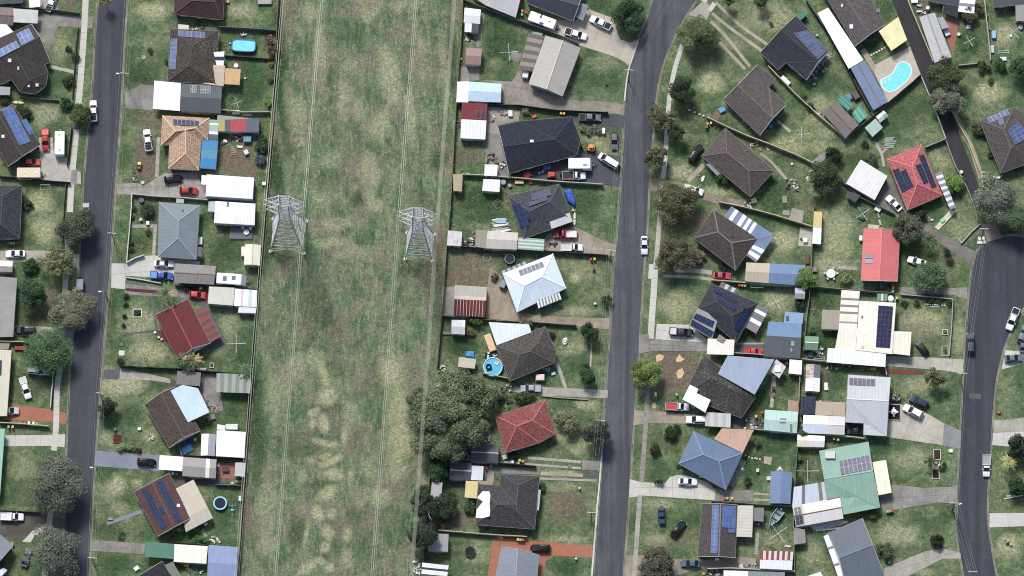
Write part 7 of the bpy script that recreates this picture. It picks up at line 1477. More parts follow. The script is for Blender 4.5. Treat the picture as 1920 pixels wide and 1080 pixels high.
# FENCES
TIM, CRM, GREY, DARK = (112,106,98), (196,186,152), (128,130,130), (84,82,82)
T('F')
for l, p, c, hh in [
 ('long timber fence along the west side of the grass corridor', [(523,-10),(517,100),(511,220),(504,335),(494,440),(484,520),(477,620),(469,720),(461,840),(453,980),(446,1095)], (136,128,116), 1.75),
 ('long timber fence along the east side of the grass corridor', [(869,-10),(866,60),(859,150),(853,240),(849,325),(844,400),(838,465),(833,540),(826,620),(820,690)], (128,124,116), 1.7),
 ('timber fence behind the dark sheds on the corridor', [(809,838),(806,880),(803,950),(796,1030),(792,1095)], (122,116,108), 1.7),
 ('fence between the grey shed and the dark-tiled corner house', [(24,15),(72,18),(110,22),(150,27)], GREY, 1.5),('low front fence of the stepped-solar house', [(147,52),(142,100),(139,140),(136,186)], DARK, 1.0),('wire fence below the stepped-solar house', [(38,182),(75,187),(110,189)], (150,148,138), 1.0),('dark hedge-lined fence beside the white caravan', [(135,240),(131,275),(126,312)], (60,66,54), 1.5),
 ('fence below the cream caravan', [(0,333),(45,336),(100,342),(132,344)], DARK, 1.4),('low fence beside the football-goal lawn', [(124,345),(120,390),(117,455)], (120,112,106), 1.0),('cream fence above the round dense tree', [(0,642),(40,643),(60,646)], CRM, 1.6),('white front fence by the white four-wheel drive', [(101,694),(98,730),(95,766)], (206,204,196), 1.1),
 ('cream fence below the brick driveway', [(0,794),(50,797),(92,801)], CRM, 1.4),('dark fence above the gravel drive', [(0,958),(40,960),(76,962)], (96,104,92), 1.2),
 ('grey-green fence above the rectangular pool', [(411,53),(450,55),(496,58),(517,60)], (122,146,130), 1.7),('thin fence between the pool and the lush lawn', [(421,106),(460,109),(514,113)], DARK, 1.2),('fence below the dark grey garage', [(415,208),(450,212),(506,212)], (176,172,160), 1.5),('white picket front fence of the blue-grey hip house', [(248,364),(245,410),(241,455),(238,494),(254,485),(270,480)], (214,212,204), 1.1),('pale fence below the cracked paved driveway', [(249,366),(290,370),(345,373),(390,377)], (190,186,176), 1.4),
 ('low white wall beside the blue ute driveway', [(237,521),(270,526),(302,532)], (206,204,196), .6),('fence between the caravan and the white patchy shed', [(330,538),(392,540),(440,541),(485,545)], DARK, 1.6),('dark fence below the ball-bush lawn', [(225,688),(270,691),(331,693),(372,697),(410,700),(470,704)], (72,74,72), 1.6),('fence between the greenhouse and red-brick patio', [(345,855),(385,858),(460,866)], DARK, 1.6),('wire fence below the paddling pool house', [(333,833),(341,855)], (160,156,146), 1.2),('fence beside the fern garden', [(320,1000),(325,1018),(372,1022),(395,1024)], (90,80,70), 1.3),('grey fence behind the swing frame', [(405,910),(453,912)], (150,146,136), 1.4),
 ('grey fence running below the long white caravan', [(870,3),(920,22),(975,42),(1035,63),(1085,85)], (128,130,134), 1.8),('fence between the concrete driveway and the black-roofed house', [(915,198),(975,200),(1040,209),(1100,212),(1140,213)], DARK, 1.6),('cream fence below the black-roofed house', [(866,329),(908,331),(955,335),(1050,343),(1130,348)], (186,180,160), 1.6),('dark fence below the planks and pale sheds', [(838,463),(905,468),(970,471),(1020,473),(1140,481)], (84,84,88), 1.7),('fence between the rust-red shed and the pale awning', [(827,594),(860,597),(930,603),(1010,607),(1080,612)], (150,144,132), 1.5),
 ('fence below the round pool', [(905,701),(930,706),(952,711)], (176,172,164), 1.2),('fence between the two dark sheds', [(808,860),(845,864),(900,868),(975,873),(1005,876)], (90,88,86), 1.6),('cream fence below the charcoal house', [(822,996),(870,1000),(933,1005),(988,1008)], (186,178,160), 1.5),('timber edge along the silver ute driveway', [(1015,743),(1060,747),(1102,750)], (170,164,150), .4),
 ('cream diagonal fence between the L-shaped and black speckled houses', [(1440,127),(1490,178),(1530,215),(1583,260)], CRM, 1.7),('cream diagonal fence above the brown hip-roofed house', [(1326,223),(1362,240),(1400,257),(1440,272),(1490,292),(1530,311)], CRM, 1.7),('cream diagonal fence above the striped awning house', [(1348,381),(1400,392),(1450,405),(1522,427)], CRM, 1.7),('pale fence along the back of the diagonal garden', [(1585,261),(1630,225),(1665,195),(1726,143)], (118,116,112), 1.8),('white wire fence between the big back lawn and the lane', [(1726,143),(1748,195),(1773,262)], (196,198,194), 1.2),('pale fence below the big back lawn', [(1773,262),(1735,278)], (170,172,168), 1.4),
 ('dark fence beside the very long white carport', [(1512,5),(1545,55),(1578,108),(1605,165),(1632,212)], (70,66,92), 1.8),('cream fence on the east side of the lane', [(1700,0),(1727,65),(1749,118)], CRM, 1.7),('cream fence beside the lane below the dark trees', [(1783,205),(1800,240),(1815,268),(1838,328),(1845,362)], CRM, 1.5),('cream fence between the brick-patio yard and its neighbour', [(1845,0),(1851,60),(1857,116)], (190,184,164), 1.7),('low pale wall below the brick-patio yard', [(1797,124),(1835,120)], (176,166,160), 1.0),('fence between the narrow lean-to and the salmon house', [(1526,385),(1524,430),(1521,500),(1517,560),(1512,600),(1506,660)], (150,148,140), 1.6),
 ('cream fence below the tan and blue shed', [(1334,527),(1390,532),(1440,536),(1514,540)], CRM, 1.6),('fence between the cream house and the salmon house', [(1514,538),(1570,544),(1620,548),(1675,551)], (150,148,138), 1.6),('low wire front fence of the cream house', [(1688,553),(1740,558),(1786,562),(1784,610),(1779,668)], (176,178,172), .9),('pale fence below the big two-tone shed', [(1376,664),(1440,668),(1510,676),(1550,680),(1660,688)], (170,166,156), 1.6),('timber fence between the lichen house yard and the sheds', [(1500,680),(1498,740),(1494,800)], (160,156,144), 1.6),
 ('pale fence below the mint gabled shed', [(1404,806),(1440,809),(1496,813)], (178,174,164), 1.6),('fence east of the bright blue house yard', [(1496,815),(1493,870),(1488,940)], (140,138,132), 1.6),('cream fence below the fan-shaped driveway sheds', [(1548,817),(1585,820),(1622,824)], (190,186,170), 1.6),('grey capped fence below the pale sweeping driveway', [(1334,941),(1370,943),(1420,948),(1484,951)], (150,148,142), 1.7),('thin fence east of the boat yard', [(1487,955),(1488,1010),(1489,1075)], (150,148,140), 1.5),('pale fence at the junk beside the bottom white roof', [(1326,1068),(1370,1067),(1490,1073)], (186,184,176), 1.5),('fence between the white carport yard and grey house', [(1660,690),(1662,705)], (190,190,184), 1.4),
 ('white low wall beside the turning circle driveway', [(1838,421),(1820,437),(1802,457),(1797,448)], (196,194,186), .6),('fence beside the off-white diagonal shed', [(1578,342),(1612,372),(1650,390),(1678,404)], (128,136,140), 1.4),('wire lane-side fence of the walkway garden', [(1773,265),(1790,310),(1812,352),(1825,385),(1833,415)], (160,160,152), 1.0),('stone-edged fence along the twin wheel driveway', [(1186,668),(1186,669)], CRM, .3)][:-1]:
 fence(l, p, c, hh)
# BINS
for t_, L in dict(
 A3=[(717,82,'orange','beside the long white caravan'),(745,92,'red','beside the long white caravan'),(715,108,'green','beside the long white caravan'),(1008,848,'yellow','above the dark grey ute'),(1030,850,'yellow','above the dark grey ute')],
 C3=[(1420,62,'red','on the lawn of the white-blue house'),(1446,60,'yellow','on the lawn of the white-blue house'),(1115,848,'orange','at the multi-hip house')],
 D4=[(1072,838,'yellow','below the red-tiled house'),(1100,845,'orange','below the red-tiled house'),(1062,865,'green','below the red-tiled house'),(828,884,'green','beside the white lean-to'),(785,905,'red','beside the white lean-to')],
 D5=[(1040,772,'yellow','above the orange brick driveway'),(1062,775,'green','above the orange brick driveway'),(1085,776,'red','above the orange brick driveway')],
 A4=[(668,928,'green','at the brown-grey L-shaped house fence'),(693,922,'yellow','at the brown-grey L-shaped house fence'),(660,952,'red','at the brown-grey L-shaped house fence')],
 C4=[(905,218,'red','above the charcoal solar house'),(927,219,'orange','above the charcoal solar house'),(948,222,'green','above the charcoal solar house')],
 C5=[(778,240,'yellow','beside the salmon-pink house'),(776,265,'green','beside the salmon-pink house'),(776,215,'red','beside the salmon-pink house'),(806,315,'yellow','beside the white tank'),(790,336,'green','beside the white tank'),(600,845,'red','below the long white ribbed carport'),(620,845,'yellow','below the long white ribbed carport'),(640,846,'yellow','below the long white ribbed carport')],
 D6=[(1265,642,'yellow','beside the mint gabled shed'),(1320,604,'red','beside the mint gabled shed'),(535,440,'green','on bare earth by the lichen house')],
 D7=[(895,424,'red','at the blue house driveway fence'),(917,424,'green','at the blue house driveway fence'),(957,424,'yellow','at the blue house driveway fence'),(717,1062,'orange','by the bottom junk fence')],
 D8=[(400,694,'yellow','at the mint house fence'),(434,698,'white','at the mint house fence')],
 E1=[(805,578,'green','beside the mint house driveway'),(824,575,'orange','beside the mint house driveway'),(842,571,'red','beside the mint house driveway')],
 D1=[(130,282,'red','below the brick driveway'),(150,284,'white','below the brick driveway'),(174,286,'white','below the brick driveway'),(192,288,'green','below the brick driveway'),(45,306,'green','above the mint green-roofed house'),(66,306,'yellow','above the mint green-roofed house'),(64,913,'orange','beside the blue-grey gabled house')],
 B1=[(85,822,'yellow','behind the slate-grey hip house'),(105,824,'green','behind the slate-grey hip house'),(130,820,'red','behind the slate-grey hip house'),(66,822,'blue','behind the slate-grey hip house')],
 D3=[(840,988,'orange','below the cream carport'),(860,992,'yellow','below the cream carport')]).items():
 T(t_)
 for b_ in L: bin_(*b_)
# YARD CLUTTER
T('A2'); table(700, 260, 16, 16, (200,202,204), 'little white stand beside the brown-tiled house'); drum(850, 490, 18, (226,226,224), 'white hot-water tank beside the tan pergola', 1.3, 'water_heater', 'tank'); crate(850, 840, 56, 30, (226,228,230), 'white chest among the junk below the lush lawn'); planks(930, 856, 90, 26, 0, [(214,204,186),(196,190,178)], 'pale boards below the lush lawn', 4); heap(770, 845, 50, 30, [(210,206,200),(90,90,94),(150,140,130)], 'odds and ends beside the dark grey garage', 10); heap(690, 880, 60, 26, [(60,62,66),(90,92,94)], 'dark junk between the garage and tan house', 8); heap(820, 345, 40, 60, [(206,206,204),(120,118,112),(90,86,80)], 'pool pump and buckets beside the rectangular pool', 9); heap(915, 250, 60, 30, [(220,214,200),(190,186,180)], 'white hoses above the rectangular pool', 9); heap(570, 212, 90, 22, [(210,212,214),(120,122,122),(70,72,74)], 'junk between the maroon and brown houses', 12); crate(917, 586, 14, 14, (220,200,90), 'yellow toy box on the lush lawn', h=.4); trampoline(158, 430, 15, 'low round water-meter lid in the front lawn', (190,196,190), (150,156,150), .12)
T('B2'); heap(1000, 10, 110, 70, [(150,150,150),(90,92,96),(180,172,160),(60,110,130)], 'scrap pile in the junk yard corner', 26); heap(850, 40, 90, 50, [(120,66,60),(206,206,206),(90,60,54)], 'reddish timber and sheet scrap in the junk yard', 18); crate(935, 40, 60, 50, (92,140,148), 'teal metal tank in the junk yard', h=1.2, name='tank', cat='tank'); planks(880, 100, 48, 20, 0, [(226,226,224)], 'white door lying in the junk yard', 2); planks(830, 130, 40, 70, 10, [(150,122,96),(166,138,110)], 'brown board stack in the junk yard', 5); crate(926, 140, 34, 38, (196,194,190), 'grey appliance in the junk yard', ang=25, h=.9, name='appliance', cat='appliance'); heap(770, 65, 70, 40, [(60,62,64),(226,226,222),(100,96,92)], 'dark junk beside the blue awning', 14); crate(125, 225, 26, 22, (226,206,120), 'cream box on the little orange trailer', h=1.1); trailer(122, 250, 90, 1.1, .8, (176,86,52), 'little orange trailer on bare earth by the tan-tiled house'); heap(85, 325, 26, 70, [(180,178,172),(110,110,108),(70,72,74)], 'rubble heap at the front of the bare yard', 12, name='rubble_heap', cat='rubble'); drum(150, 368, 14, (196,192,180), 'pale boulder-like tub by the paved driveway', .4, 'tub', 'tub'); drum(958, 712, 12, (220,226,240), 'small white tub by the white garage', .6); drum(902, 708, 12, (206,214,236), 'pale bucket by the white garage', .6); crate(1060, 375, 28, 26, (232,234,236), 'white box beside the larger white shed', h=1.0)
T('B1'); table(1055, 645, 26, 26, (170,176,180), 'small round table on the fenced front lawn', rnd=True); crate(1108, 672, 26, 30, (206,206,204), 'white urn on the fenced front lawn', h=.8, name='urn', cat='urn'); drum(1060, 500, 20, (90,96,104), 'grey birdbath on the fenced front lawn', .7, 'birdbath', 'birdbath')
T('C2'); planter(310, 428, 64, 60, 0, (226,226,214), (62,58,50), 'square bed with scalloped white edging', (52,72,46)); ringstone(190, 665, 9, 'small white stone ring on the front lawn'); crate(193, 728, 42, 38, (196,190,174), 'pale concrete pad with cap on the front lawn', h=.15, name='concrete_cap', cat='concrete pad'); ringstone(370, 770, 12, 'tiny stone ring with a shrub on the front lawn'); planter(868, 820, 26, 36, 0, (196,190,176), (70,56,50), 'small pale-edged bed behind the rusty red house'); planks(790, 850, 70, 20, -4, [(206,204,196)], 'white boards at the fence below the rusty red house', 3); crate(786, 238, 24, 22, (222,158,110), 'orange crate beside the small red car', h=.8); chair(470, 610, 30, (226,228,228), 'white chair on the tiled porch'); chair(492, 625, 30, (206,210,212), 'pale grey chair on the tiled porch'); drum(442, 572, 9, (232,232,228), 'white pot beside the tiled porch', .5, 'pot', 'pot')
T('D2'); crate(497, 608, 32, 26, (214,216,210), 'white garden seat on the patchy lawn', ang=-8, h=.5, name='garden_bench', cat='bench'); heap(610, 690, 40, 34, [(214,206,196),(190,170,150)], 'small pile of pale stones on the patchy lawn', 8, name='stone_pile', cat='stones'); planter(295, 700, 70, 70, 0, (110,70,66), (96,44,42), 'red mulch bed beside the letterbox'); crate(272, 612, 16, 26, (110,114,122), 'grey letterbox at the red mulch bed', h=1.0, name='letterbox', cat='letterbox'); crate(968, 716, 36, 24, (44,72,130), 'blue toy car under the brown gable', ang=15, h=.5, name='toy_car', cat='toy'); crate(1010, 706, 26, 26, (206,190,180), 'pale box under the brown gable', h=.7); crate(1160, 505, 70, 46, (120,112,104), 'timber outdoor table behind the pale blue awning', ang=20, h=.7); heap(1120, 380, 40, 110, [(120,110,102),(90,86,82)], 'timber offcuts along the pale blue awning', 10, ang=25); heap(1205, 420, 90, 60, [(150,132,114),(120,104,90),(172,160,146)], 'loose pavers behind the pale blue awning', 18, name='paver_heap', cat='pavers', h=.2); crate(805, 1020, 24, 24, (206,206,210), 'white washing machine in the carport shade', h=.9, name='washing_machine', cat='appliance'); crate(838, 1026, 20, 18, (150,140,140), 'grey box in the carport shade', h=.6); heap(1215, 980, 20, 90, [(220,220,218),(120,120,120)], 'pots beside the red-brick patio', 8)
T('D3'); heap(1100, 770, 80, 60, [(206,190,160),(226,220,206),(150,150,146)], 'sandy stones and tarp by the timber step', 12, name='stone_pile', cat='stones'); crate(1240, 295, 26, 22, (160,166,170), 'grey wheelbarrow by the corridor fence', h=.5, name='wheelbarrow', cat='wheelbarrow'); crate(1298, 282, 60, 24, (150,140,110), 'old timber trough by the corridor fence', h=.4); crate(1305, 425, 24, 46, (196,196,194), 'white gas heater against the corridor fence', h=1.0, name='gas_heater', cat='heater'); crate(212, 598, 40, 22, (140,130,122), 'stone bench by the blue-grey path', h=.4, name='stone_bench', cat='bench'); crate(432, 1015, 44, 34, (206,222,206), 'pale green table on the lower lawn', ang=35, h=.6); heap(930, 1040, 140, 50, [(90,130,110),(206,206,200),(120,124,124)], 'pots and hoses below the cream carport', 18); crate(790, 688, 22, 20, (196,150,130), 'terracotta planter box below the maroon gable', h=.5); crate(1015, 640, 30, 20, (206,206,206), 'white appliance on the awning edge', h=.9, ang=28); planks(985, 665, 34, 50, -55, [(84,62,56),(96,72,62)], 'dark timber steps below the cream awning', 4)
T('A3'); heap(565, 845, 90, 40, [(214,214,214),(130,132,136),(170,110,70)], 'garden machines behind the small red shed', 12); crate(628, 850, 34, 50, (196,200,204), 'white mower box on the concrete yard', h=.7); heap(485, 880, 50, 60, [(196,140,90),(90,150,190),(206,206,206)], 'toys beside the small red shed', 12, name='toy_heap', cat='toys'); crate(808, 872, 30, 24, (206,64,58), 'red and white toy on the dark lawn', ang=20, h=.4, name='toy', cat='toy'); planks(808, 935, 70, 14, 15, [(206,206,198)], 'white board beside the black-roofed house', 2); crate(1350, 630, 18, 20, (70,54,44), 'dark stump on the front lawn', h=.4, name='stump', cat='stump'); crate(1328, 980, 22, 46, (226,228,226), 'white pillar letterbox at the rose bed', h=1.1, name='letterbox', cat='letterbox'); heap(235, 940, 26, 90, [(70,72,76),(150,150,150)], 'bikes behind the white ribbed shed', 10); heap(330, 290, 90, 40, [(60,60,62),(190,190,188)], 'dark junk under the corner lean-to', 10); drum(258, 440, 8, (226,226,224), 'white pot at the corridor fence', .5, 'pot', 'pot')
def digger(x, y, ang, c, label):
 p = gp((x, y), .8); t_ = thing('mini_excavator', label, 'excavator', (p.x,p.y,.03), R(ang)); pm = plain(c, .5); dk = plain((44,44,46))
 for s in (-1, 1): m = MB(); bevel_box(m, 2.2, .4, 0, .5, .15); me = mesh_of(m, 'track', [RUBBER()]); inst('track', me, t_, (0, s*.7, 0))
 m = MB(); bevel_box(m, 1.8, 1.5, .5, 1.2, .2); m.build('body', pm, t_, local=True); m = MB(); m.box((.1,-.2,1.2), .9, .8, .9); m.build('cab', dk, t_, local=True); m = MB(); m.box((.1,-.2,2.1), 1.1, 1.0, .07); m.build('roof_panel', pm, t_, local=True)
 m = MB(); m.bar((.8,.2,1.0),(1.9,.2,1.9), .25, .2); m.bar((1.9,.2,1.9),(2.4,.2,.6), .2, .16); m.build('boom', pm, t_, local=True); m = MB(); m.box((2.4,.2,.2), .5, .6, .45); m.build('bucket', dk, t_, local=True)
T('B3'); digger(1515, 112, 170, (214,138,52), 'orange mini excavator beside the black-roofed house'); digger(1215, 312, 0, (190,64,48), 'red compact tractor under the black-roofed eaves')
tarp('crumpled blue tarpaulin by the black-roofed house', [(1150,235),(1212,228),(1216,270),(1155,275)], (74,136,176), .9); tarp('crumpled red tarpaulin against the cream fence', [(1005,290),(1050,278),(1076,310),(1040,345),(1000,325)], (206,74,66), 1.0); tarp('blue tarpaulin covering a small boat', [(1312,440),(1340,410),(1362,410),(1388,470),(1400,520),(1392,550),(1340,520)], (54,94,188), 1.2)
kayak(1390, 642, 89, 3.7, .85, (206,208,200), 'pale kayak beside the slate-grey hip house'); planks(835, 690, 130, 110, 8, [(226,226,226),(206,202,196),(190,170,146),(150,166,180)], 'stack of white planks and sheets behind the slate house', 9, .5); crate(838, 655, 80, 40, (140,170,192), 'blue-grey sheet stack above the white planks', h=.4); planks(925, 765, 70, 14, -30, [(232,232,232)], 'white planks crossed on the pale shed', 2, .2); heap(600, 800, 80, 110, [(206,206,204),(60,62,66),(140,136,130),(96,96,100)], 'dense junk between the white and tan sheds', 30); heap(770, 195, 80, 100, [(40,42,46),(70,72,78),(150,110,70)], 'tyres and engine parts on the concrete strip', 22); heap(845, 240, 40, 70, [(206,206,206),(120,122,126)], 'white offcuts behind the black-roofed house', 9); heap(1100, 300, 160, 34, [(60,64,70),(120,124,130),(196,190,180),(60,120,160)], 'workshop clutter along the black-roofed house', 24, ang=14); crate(975, 365, 66, 26, (196,178,130), 'tan timber pallet box at the cream fence', h=.7); drum(855, 365, 20, (150,158,164), 'grey drum by the boxy white shed', .9); drum(903, 390, 14, (160,160,158), 'pale drum by the slate house corner', .7); drum(1062, 364, 18, (206,66,60), 'red tub below the cream fence', .5, 'tub', 'tub'); kayak(588, 300, -3, 1.2, .4, (140,220,150), 'little green sled at the cream fence', 'sled'); heap(1215, 835, 90, 30, [(44,46,50),(90,92,94)], 'trailer parts beside the striped green carport', 10); planter(810, 530, 60, 60, 45, (110,116,96), (80,86,64), 'square vegetable patch on the lush back lawn', (64,86,52)); heap(1385, 575, 30, 24, [(150,160,120),(206,206,200)], 'garden tools by the pale kayak', 5)
T('C3'); trailer(722, 190, 60, 1.8, 1.2, (80,80,82), 'small dark trailer of rubble beside the white-blue house', load=(110,100,92)); heap(1095, 858, 50, 16, [(206,206,206),(120,180,190)], 'small pots at the multi-hip house corner', 5); crate(1148, 888, 30, 22, (170,206,200), 'pale aqua tub on the lawn edge', ang=15, h=.5, name='tub', cat='tub'); heap(690, 760, 90, 40, [(44,46,50),(206,206,204)], 'dark pool gear beside the round pool', 14); tarp('bright blue tarpaulin behind the cream hatch shed', [(515,725),(582,728),(578,776),(512,765)], (66,156,214), .8); heap(790, 1000, 110, 50, [(206,200,196),(120,116,110),(70,72,70)], 'pile of scrap behind the silver ute', 18); crate(1440, 135, 16, 18, (60,64,70), 'dark letterbox on the white-blue house lawn', h=.9, name='letterbox', cat='letterbox'); crate(1450, 382, 18, 14, (206,206,206), 'white letterbox by the dark bush', h=.8, name='letterbox', cat='letterbox'); heap(345, 970, 60, 40, [(206,196,184),(226,216,206)], 'pale sacks under the gum thicket', 7); crate(400, 920, 40, 30, (190,196,204), 'grey sheet-metal box under the gum thicket', h=.5); crate(380, 596, 60, 22, (110,128,130), 'grey-green trough beside the white corner shed', h=.5)
T('D4'); heap(770, 660, 120, 40, [(196,196,196),(120,122,124),(70,72,74)], 'bicycles and scrap above the blackened shed', 18); crate(945, 808, 46, 40, (170,164,158), 'pale wrapped pallet by the red-tiled house', ang=20, h=.9); crate(980, 855, 90, 28, (120,126,134), 'grey bench beside the bins', h=.5); drum(1010, 850, 13, (220,220,220), 'white drum beside the red-tiled house bins', .9); heap(620, 790, 50, 110, [(70,72,74),(190,190,190),(60,60,60)], 'dark scrap west of the blackened shed', 18); tarp('pale sheet thrown over scrap by the blackened shed', [(580,845),(620,820),(655,850),(640,860)], (196,196,192), .6); heap(810, 560, 60, 70, [(80,84,80),(206,206,206)], 'shadowy clutter behind the red-tiled house', 12); ringstone(1500, 893, 13, 'small round manhole ring between wheel strips')
T('D5'); heap(895, 757, 50, 20, [(226,226,226),(190,190,186)], 'white pots at the top of the brick driveway', 5); crate(1560, 337, 12, 20, (230,232,230), 'white letterbox on the charcoal house lawn', h=.9, name='letterbox', cat='letterbox'); crate(1530, 932, 16, 14, (230,232,230), 'white letterbox beside the lush corner lawn', h=.9, name='letterbox', cat='letterbox'); heap(190, 1010, 60, 110, [(214,214,206),(196,196,186)], 'white flowering weeds along the corridor fence', 16, name='flower_clump', cat='flowers', h=.3)
q = gp((285,560), 6); t_ = thing('dead_limb', 'bare white limb sticking out of the corridor tree', 'branch', (q.x,q.y,0)); m = MB(); m.tube((0,0,0),(.3,-.6,6.2), .16, 6, .1); m.tube((.3,-.6,6.2),(-.5,1.2,7.4), .1, 6, .03); m.tube((.1,-.2,6.4),(.4,.9,7.3), .06, 5, .02); m.tube((.3,-.6,6.2),(.9,-1.6,6.0), .08, 5, .02); m.build('limb', plain((196,190,180), .8), t_, local=True)
T('A4'); crate(775, 822, 50, 40, (84,140,190), 'blue tarpaulined box beside the brown-grey house', ang=25, h=.7); drum(1140, 945, 17, (72,134,196), 'blue tub behind the brown-grey L-shaped house', .6, 'tub', 'tub'); crate(1240, 590, 50, 34, (206,222,220), 'pale chest freezer against the cream diagonal fence', ang=-42, h=.9, name='freezer', cat='freezer'); crate(1270, 618, 36, 30, (222,228,228), 'white cupboard against the cream diagonal fence', ang=-42, h=.9, name='cupboard', cat='cupboard'); heap(1500, 535, 150, 70, [(150,146,138),(90,92,98),(190,186,176)], 'timber frames and scrap behind the black speckled house', 24, ang=40); planks(1545, 440, 120, 40, 38, [(190,184,170),(170,164,152)], 'pale beams along the black speckled house', 4); drum(1465, 628, 14, (70,130,120), 'teal tub on the speckled house lawn', .5, 'tub', 'tub'); crate(1490, 264, 18, 18, (90,200,130), 'green box beside the long white carport', h=.5); heap(570, 432, 50, 26, [(120,100,90),(150,140,130)], 'stump remains on the sloping lawn', 7, name='stump_heap', cat='stump', h=.3); crate(1350, 130-15, 20, 20, (70,150,120), 'green box leaning at the small green shed', h=.8); heap(950, 920, 22, 60, [(226,226,226),(150,150,150)], 'white pots along the brown-grey house', 6); heap(740, 945, 90, 24, [(70,60,50),(190,180,170),(150,60,60)], 'pots behind the cream diagonal fence end', 9, ang=-25); ringstone(675, 866, 12, 'little stone ring at the fence end'); heap(1480, 830, 80, 26, [(196,196,188),(120,100,90)], 'pots along the cream diagonal fence', 8, ang=-42)
for i, (x, y) in enumerate([(530,825),(570,842),(607,858),(637,868)]): crate(x, y, 14, 12, (206,206,196), ['white stone at the street end of the row','white stone second in the garden row','white stone third in the garden row','white stone at the stone-ring end of the row'][i], h=.35, name='edging_stone', cat='stone')
T('B4'); heap(620, 335, 50, 44, [(232,232,230),(214,214,210)], 'white pots on the worn front lawn', 7, name='pot_group', cat='pots'); heap(1300, 385, 90, 90, [(60,62,70),(150,150,156),(196,190,180)], 'cluttered quad bike and boxes on the back lawn', 22); heap(1060, 90, 140, 90, [(206,204,198),(180,120,60),(150,146,140)], 'scattered pots along the cream diagonal fence yard', 14, ang=-30, h=.3); heap(965, 530, 60, 70, [(206,206,210),(60,64,70),(226,226,226)], 'junk between the brown hip house and striped awning', 14); crate(1015, 503, 40, 40, (206,196,176), 'pale cardboard sheet behind the brown hip house', ang=20, h=.3); heap(1440, 265, 70, 50, [(196,190,178),(160,156,146)], 'broken concrete at the cream fence end', 10, name='rubble_heap', cat='rubble', h=.35); crate(1245, 495, 36, 56, (128,120,104), 'weathered timber lid on the back lawn', h=.2); table(1398, 800, 34, 34, (226,228,226), 'white table on the concrete pad'); drum(1370, 792, 8, (40,42,46), 'black pot on the concrete pad', .5, 'pot', 'pot'); crate(1417, 940, 30, 80, (92,62,54), 'dark red timber stack by the lean-to fence', h=.5); heap(600, 920, 60, 60, [(206,190,190),(150,140,130)], 'scattered white stones in the dry front garden', 14, name='stone_scatter', cat='stones', h=.2); planks(705, 270, 110, 30, -38, [(170,176,176),(150,156,156)], 'grey sheets leaning on the brown hip house', 3); drum(1300, 228, 10, (214,214,210), 'white bucket on the back lawn', .4); heap(1420, 345, 70, 30, [(214,206,196),(150,120,90)], 'litter beside the spiky palms', 8, h=.2)
T('A5'); heap(830, 75, 60, 70, [(206,206,210),(60,62,70),(190,186,180)], 'washing machines and junk beside the lane', 14); drum(878, 55, 14, (226,228,232), 'tall white cylinder beside the lane', 1.4); table(780, 8, 50, 26, (232,232,236), 'white table at the top of the lane'); crate(1020, 240, 40, 60, (190,200,214), 'pale blue cooler beside the brick patio', ang=25, h=.8); drum(1110, 255, 14, (206,206,200), 'white-rimmed pot at the brick patio', .6, 'pot', 'pot'); crate(1184, 200, 30, 30, (206,222,222), 'pale square sandpit frame on the dark lawn', h=.3); crate(1375, 258, 34, 60, (120,170,200), 'blue wire rack on the clothesline lawn', h=.9, name='rack', cat='rack'); crate(1445, 440, 50, 30, (190,206,220), 'pale blue garden bench by the bush', h=.5, name='bench', cat='bench'); goal(1450, 400, 76, 0, 'thin metal arch on the clothesline lawn'); crate(1360, 368, 34, 60, (170,176,176), 'grey cold frame against the cream neighbour fence', h=.5, name='cold_frame', cat='cold frame'); drum(1502, 268, 10, (232,234,234), 'white peg basket below the clothesline', .5, 'basket', 'basket'); drum(1575, 200, 18, (206,204,200), 'pale round pot beside the grey square shed', .7, 'pot', 'pot'); heap(1330, 180, 26, 150, [(120,110,100),(150,140,130)], 'row of pots along the cream neighbour fence', 12); heap(530, 800, 90, 26, [(220,220,224),(90,94,100)], 'junk at the end of the blue-grey shed', 12, ang=40); tarp('blue-grey tarpaulin beside the green mesh frame', [(250,720),(295,700),(320,735),(290,770),(255,745)], (110,146,180), .9); crate(340, 715, 50, 60, (84,78,76), 'dark timber cubby beside the blue-grey shed', ang=35, h=1.2); heap(660, 340, 90, 40, [(60,60,66),(110,106,104)], 'shadowed furniture below the yellow shade', 12, ang=30)
for i, (x, y) in enumerate([(455,412),(475,402),(495,392),(515,380),(535,368),(555,358),(575,345)]): crate(x, y, 16, 13, (190,186,160), ['stepping stone %s' % k for k in ('beside the tan path','second from the tan path','third from the tan path','midway to the yellow shade','third from the yellow shade','second from the yellow shade','beside the yellow shade')][i], ang=20, h=.1, name='stepping_stone', cat='stepping stone')
T('B5'); table(505, 565, 46, 40, (196,222,206), 'pale green table by the diagonal shed fence', ang=-30); planks(515, 640, 16, 110, 10, [(170,174,176),(150,154,156)], 'two long pale rails on the clothesline lawn', 2); crate(990, 650, 36, 30, (110,196,150), 'green mat on the access ramp', ang=40, h=.55); drum(1130, 288, 14, (206,212,216), 'white gas bottle at the lane fence', .8); heap(1400, 330, 60, 20, [(226,226,226),(206,206,206)], 'white pots below the brown solar house', 5); heap(1290, 320, 34, 60, [(214,208,196),(190,186,176)], 'concrete blocks at the lane fence', 8, name='block_heap', cat='blocks'); planks(590, 70, 90, 90, 0, [(150,160,146),(140,152,138)], 'faint timber trellis lying on the big lawn', 6, .08); heap(895, 650, 40, 30, [(206,206,200),(120,120,110)], 'small garden ornaments by the access ramp', 6, h=.3); planks(1275, 800, 70, 60, 0, [(214,214,206)], 'white rail frame at the turning circle', 2, .5); crate(30, 1020, 36, 40, (120,116,106), 'timber nesting box in the lean-to yard', h=1.0)
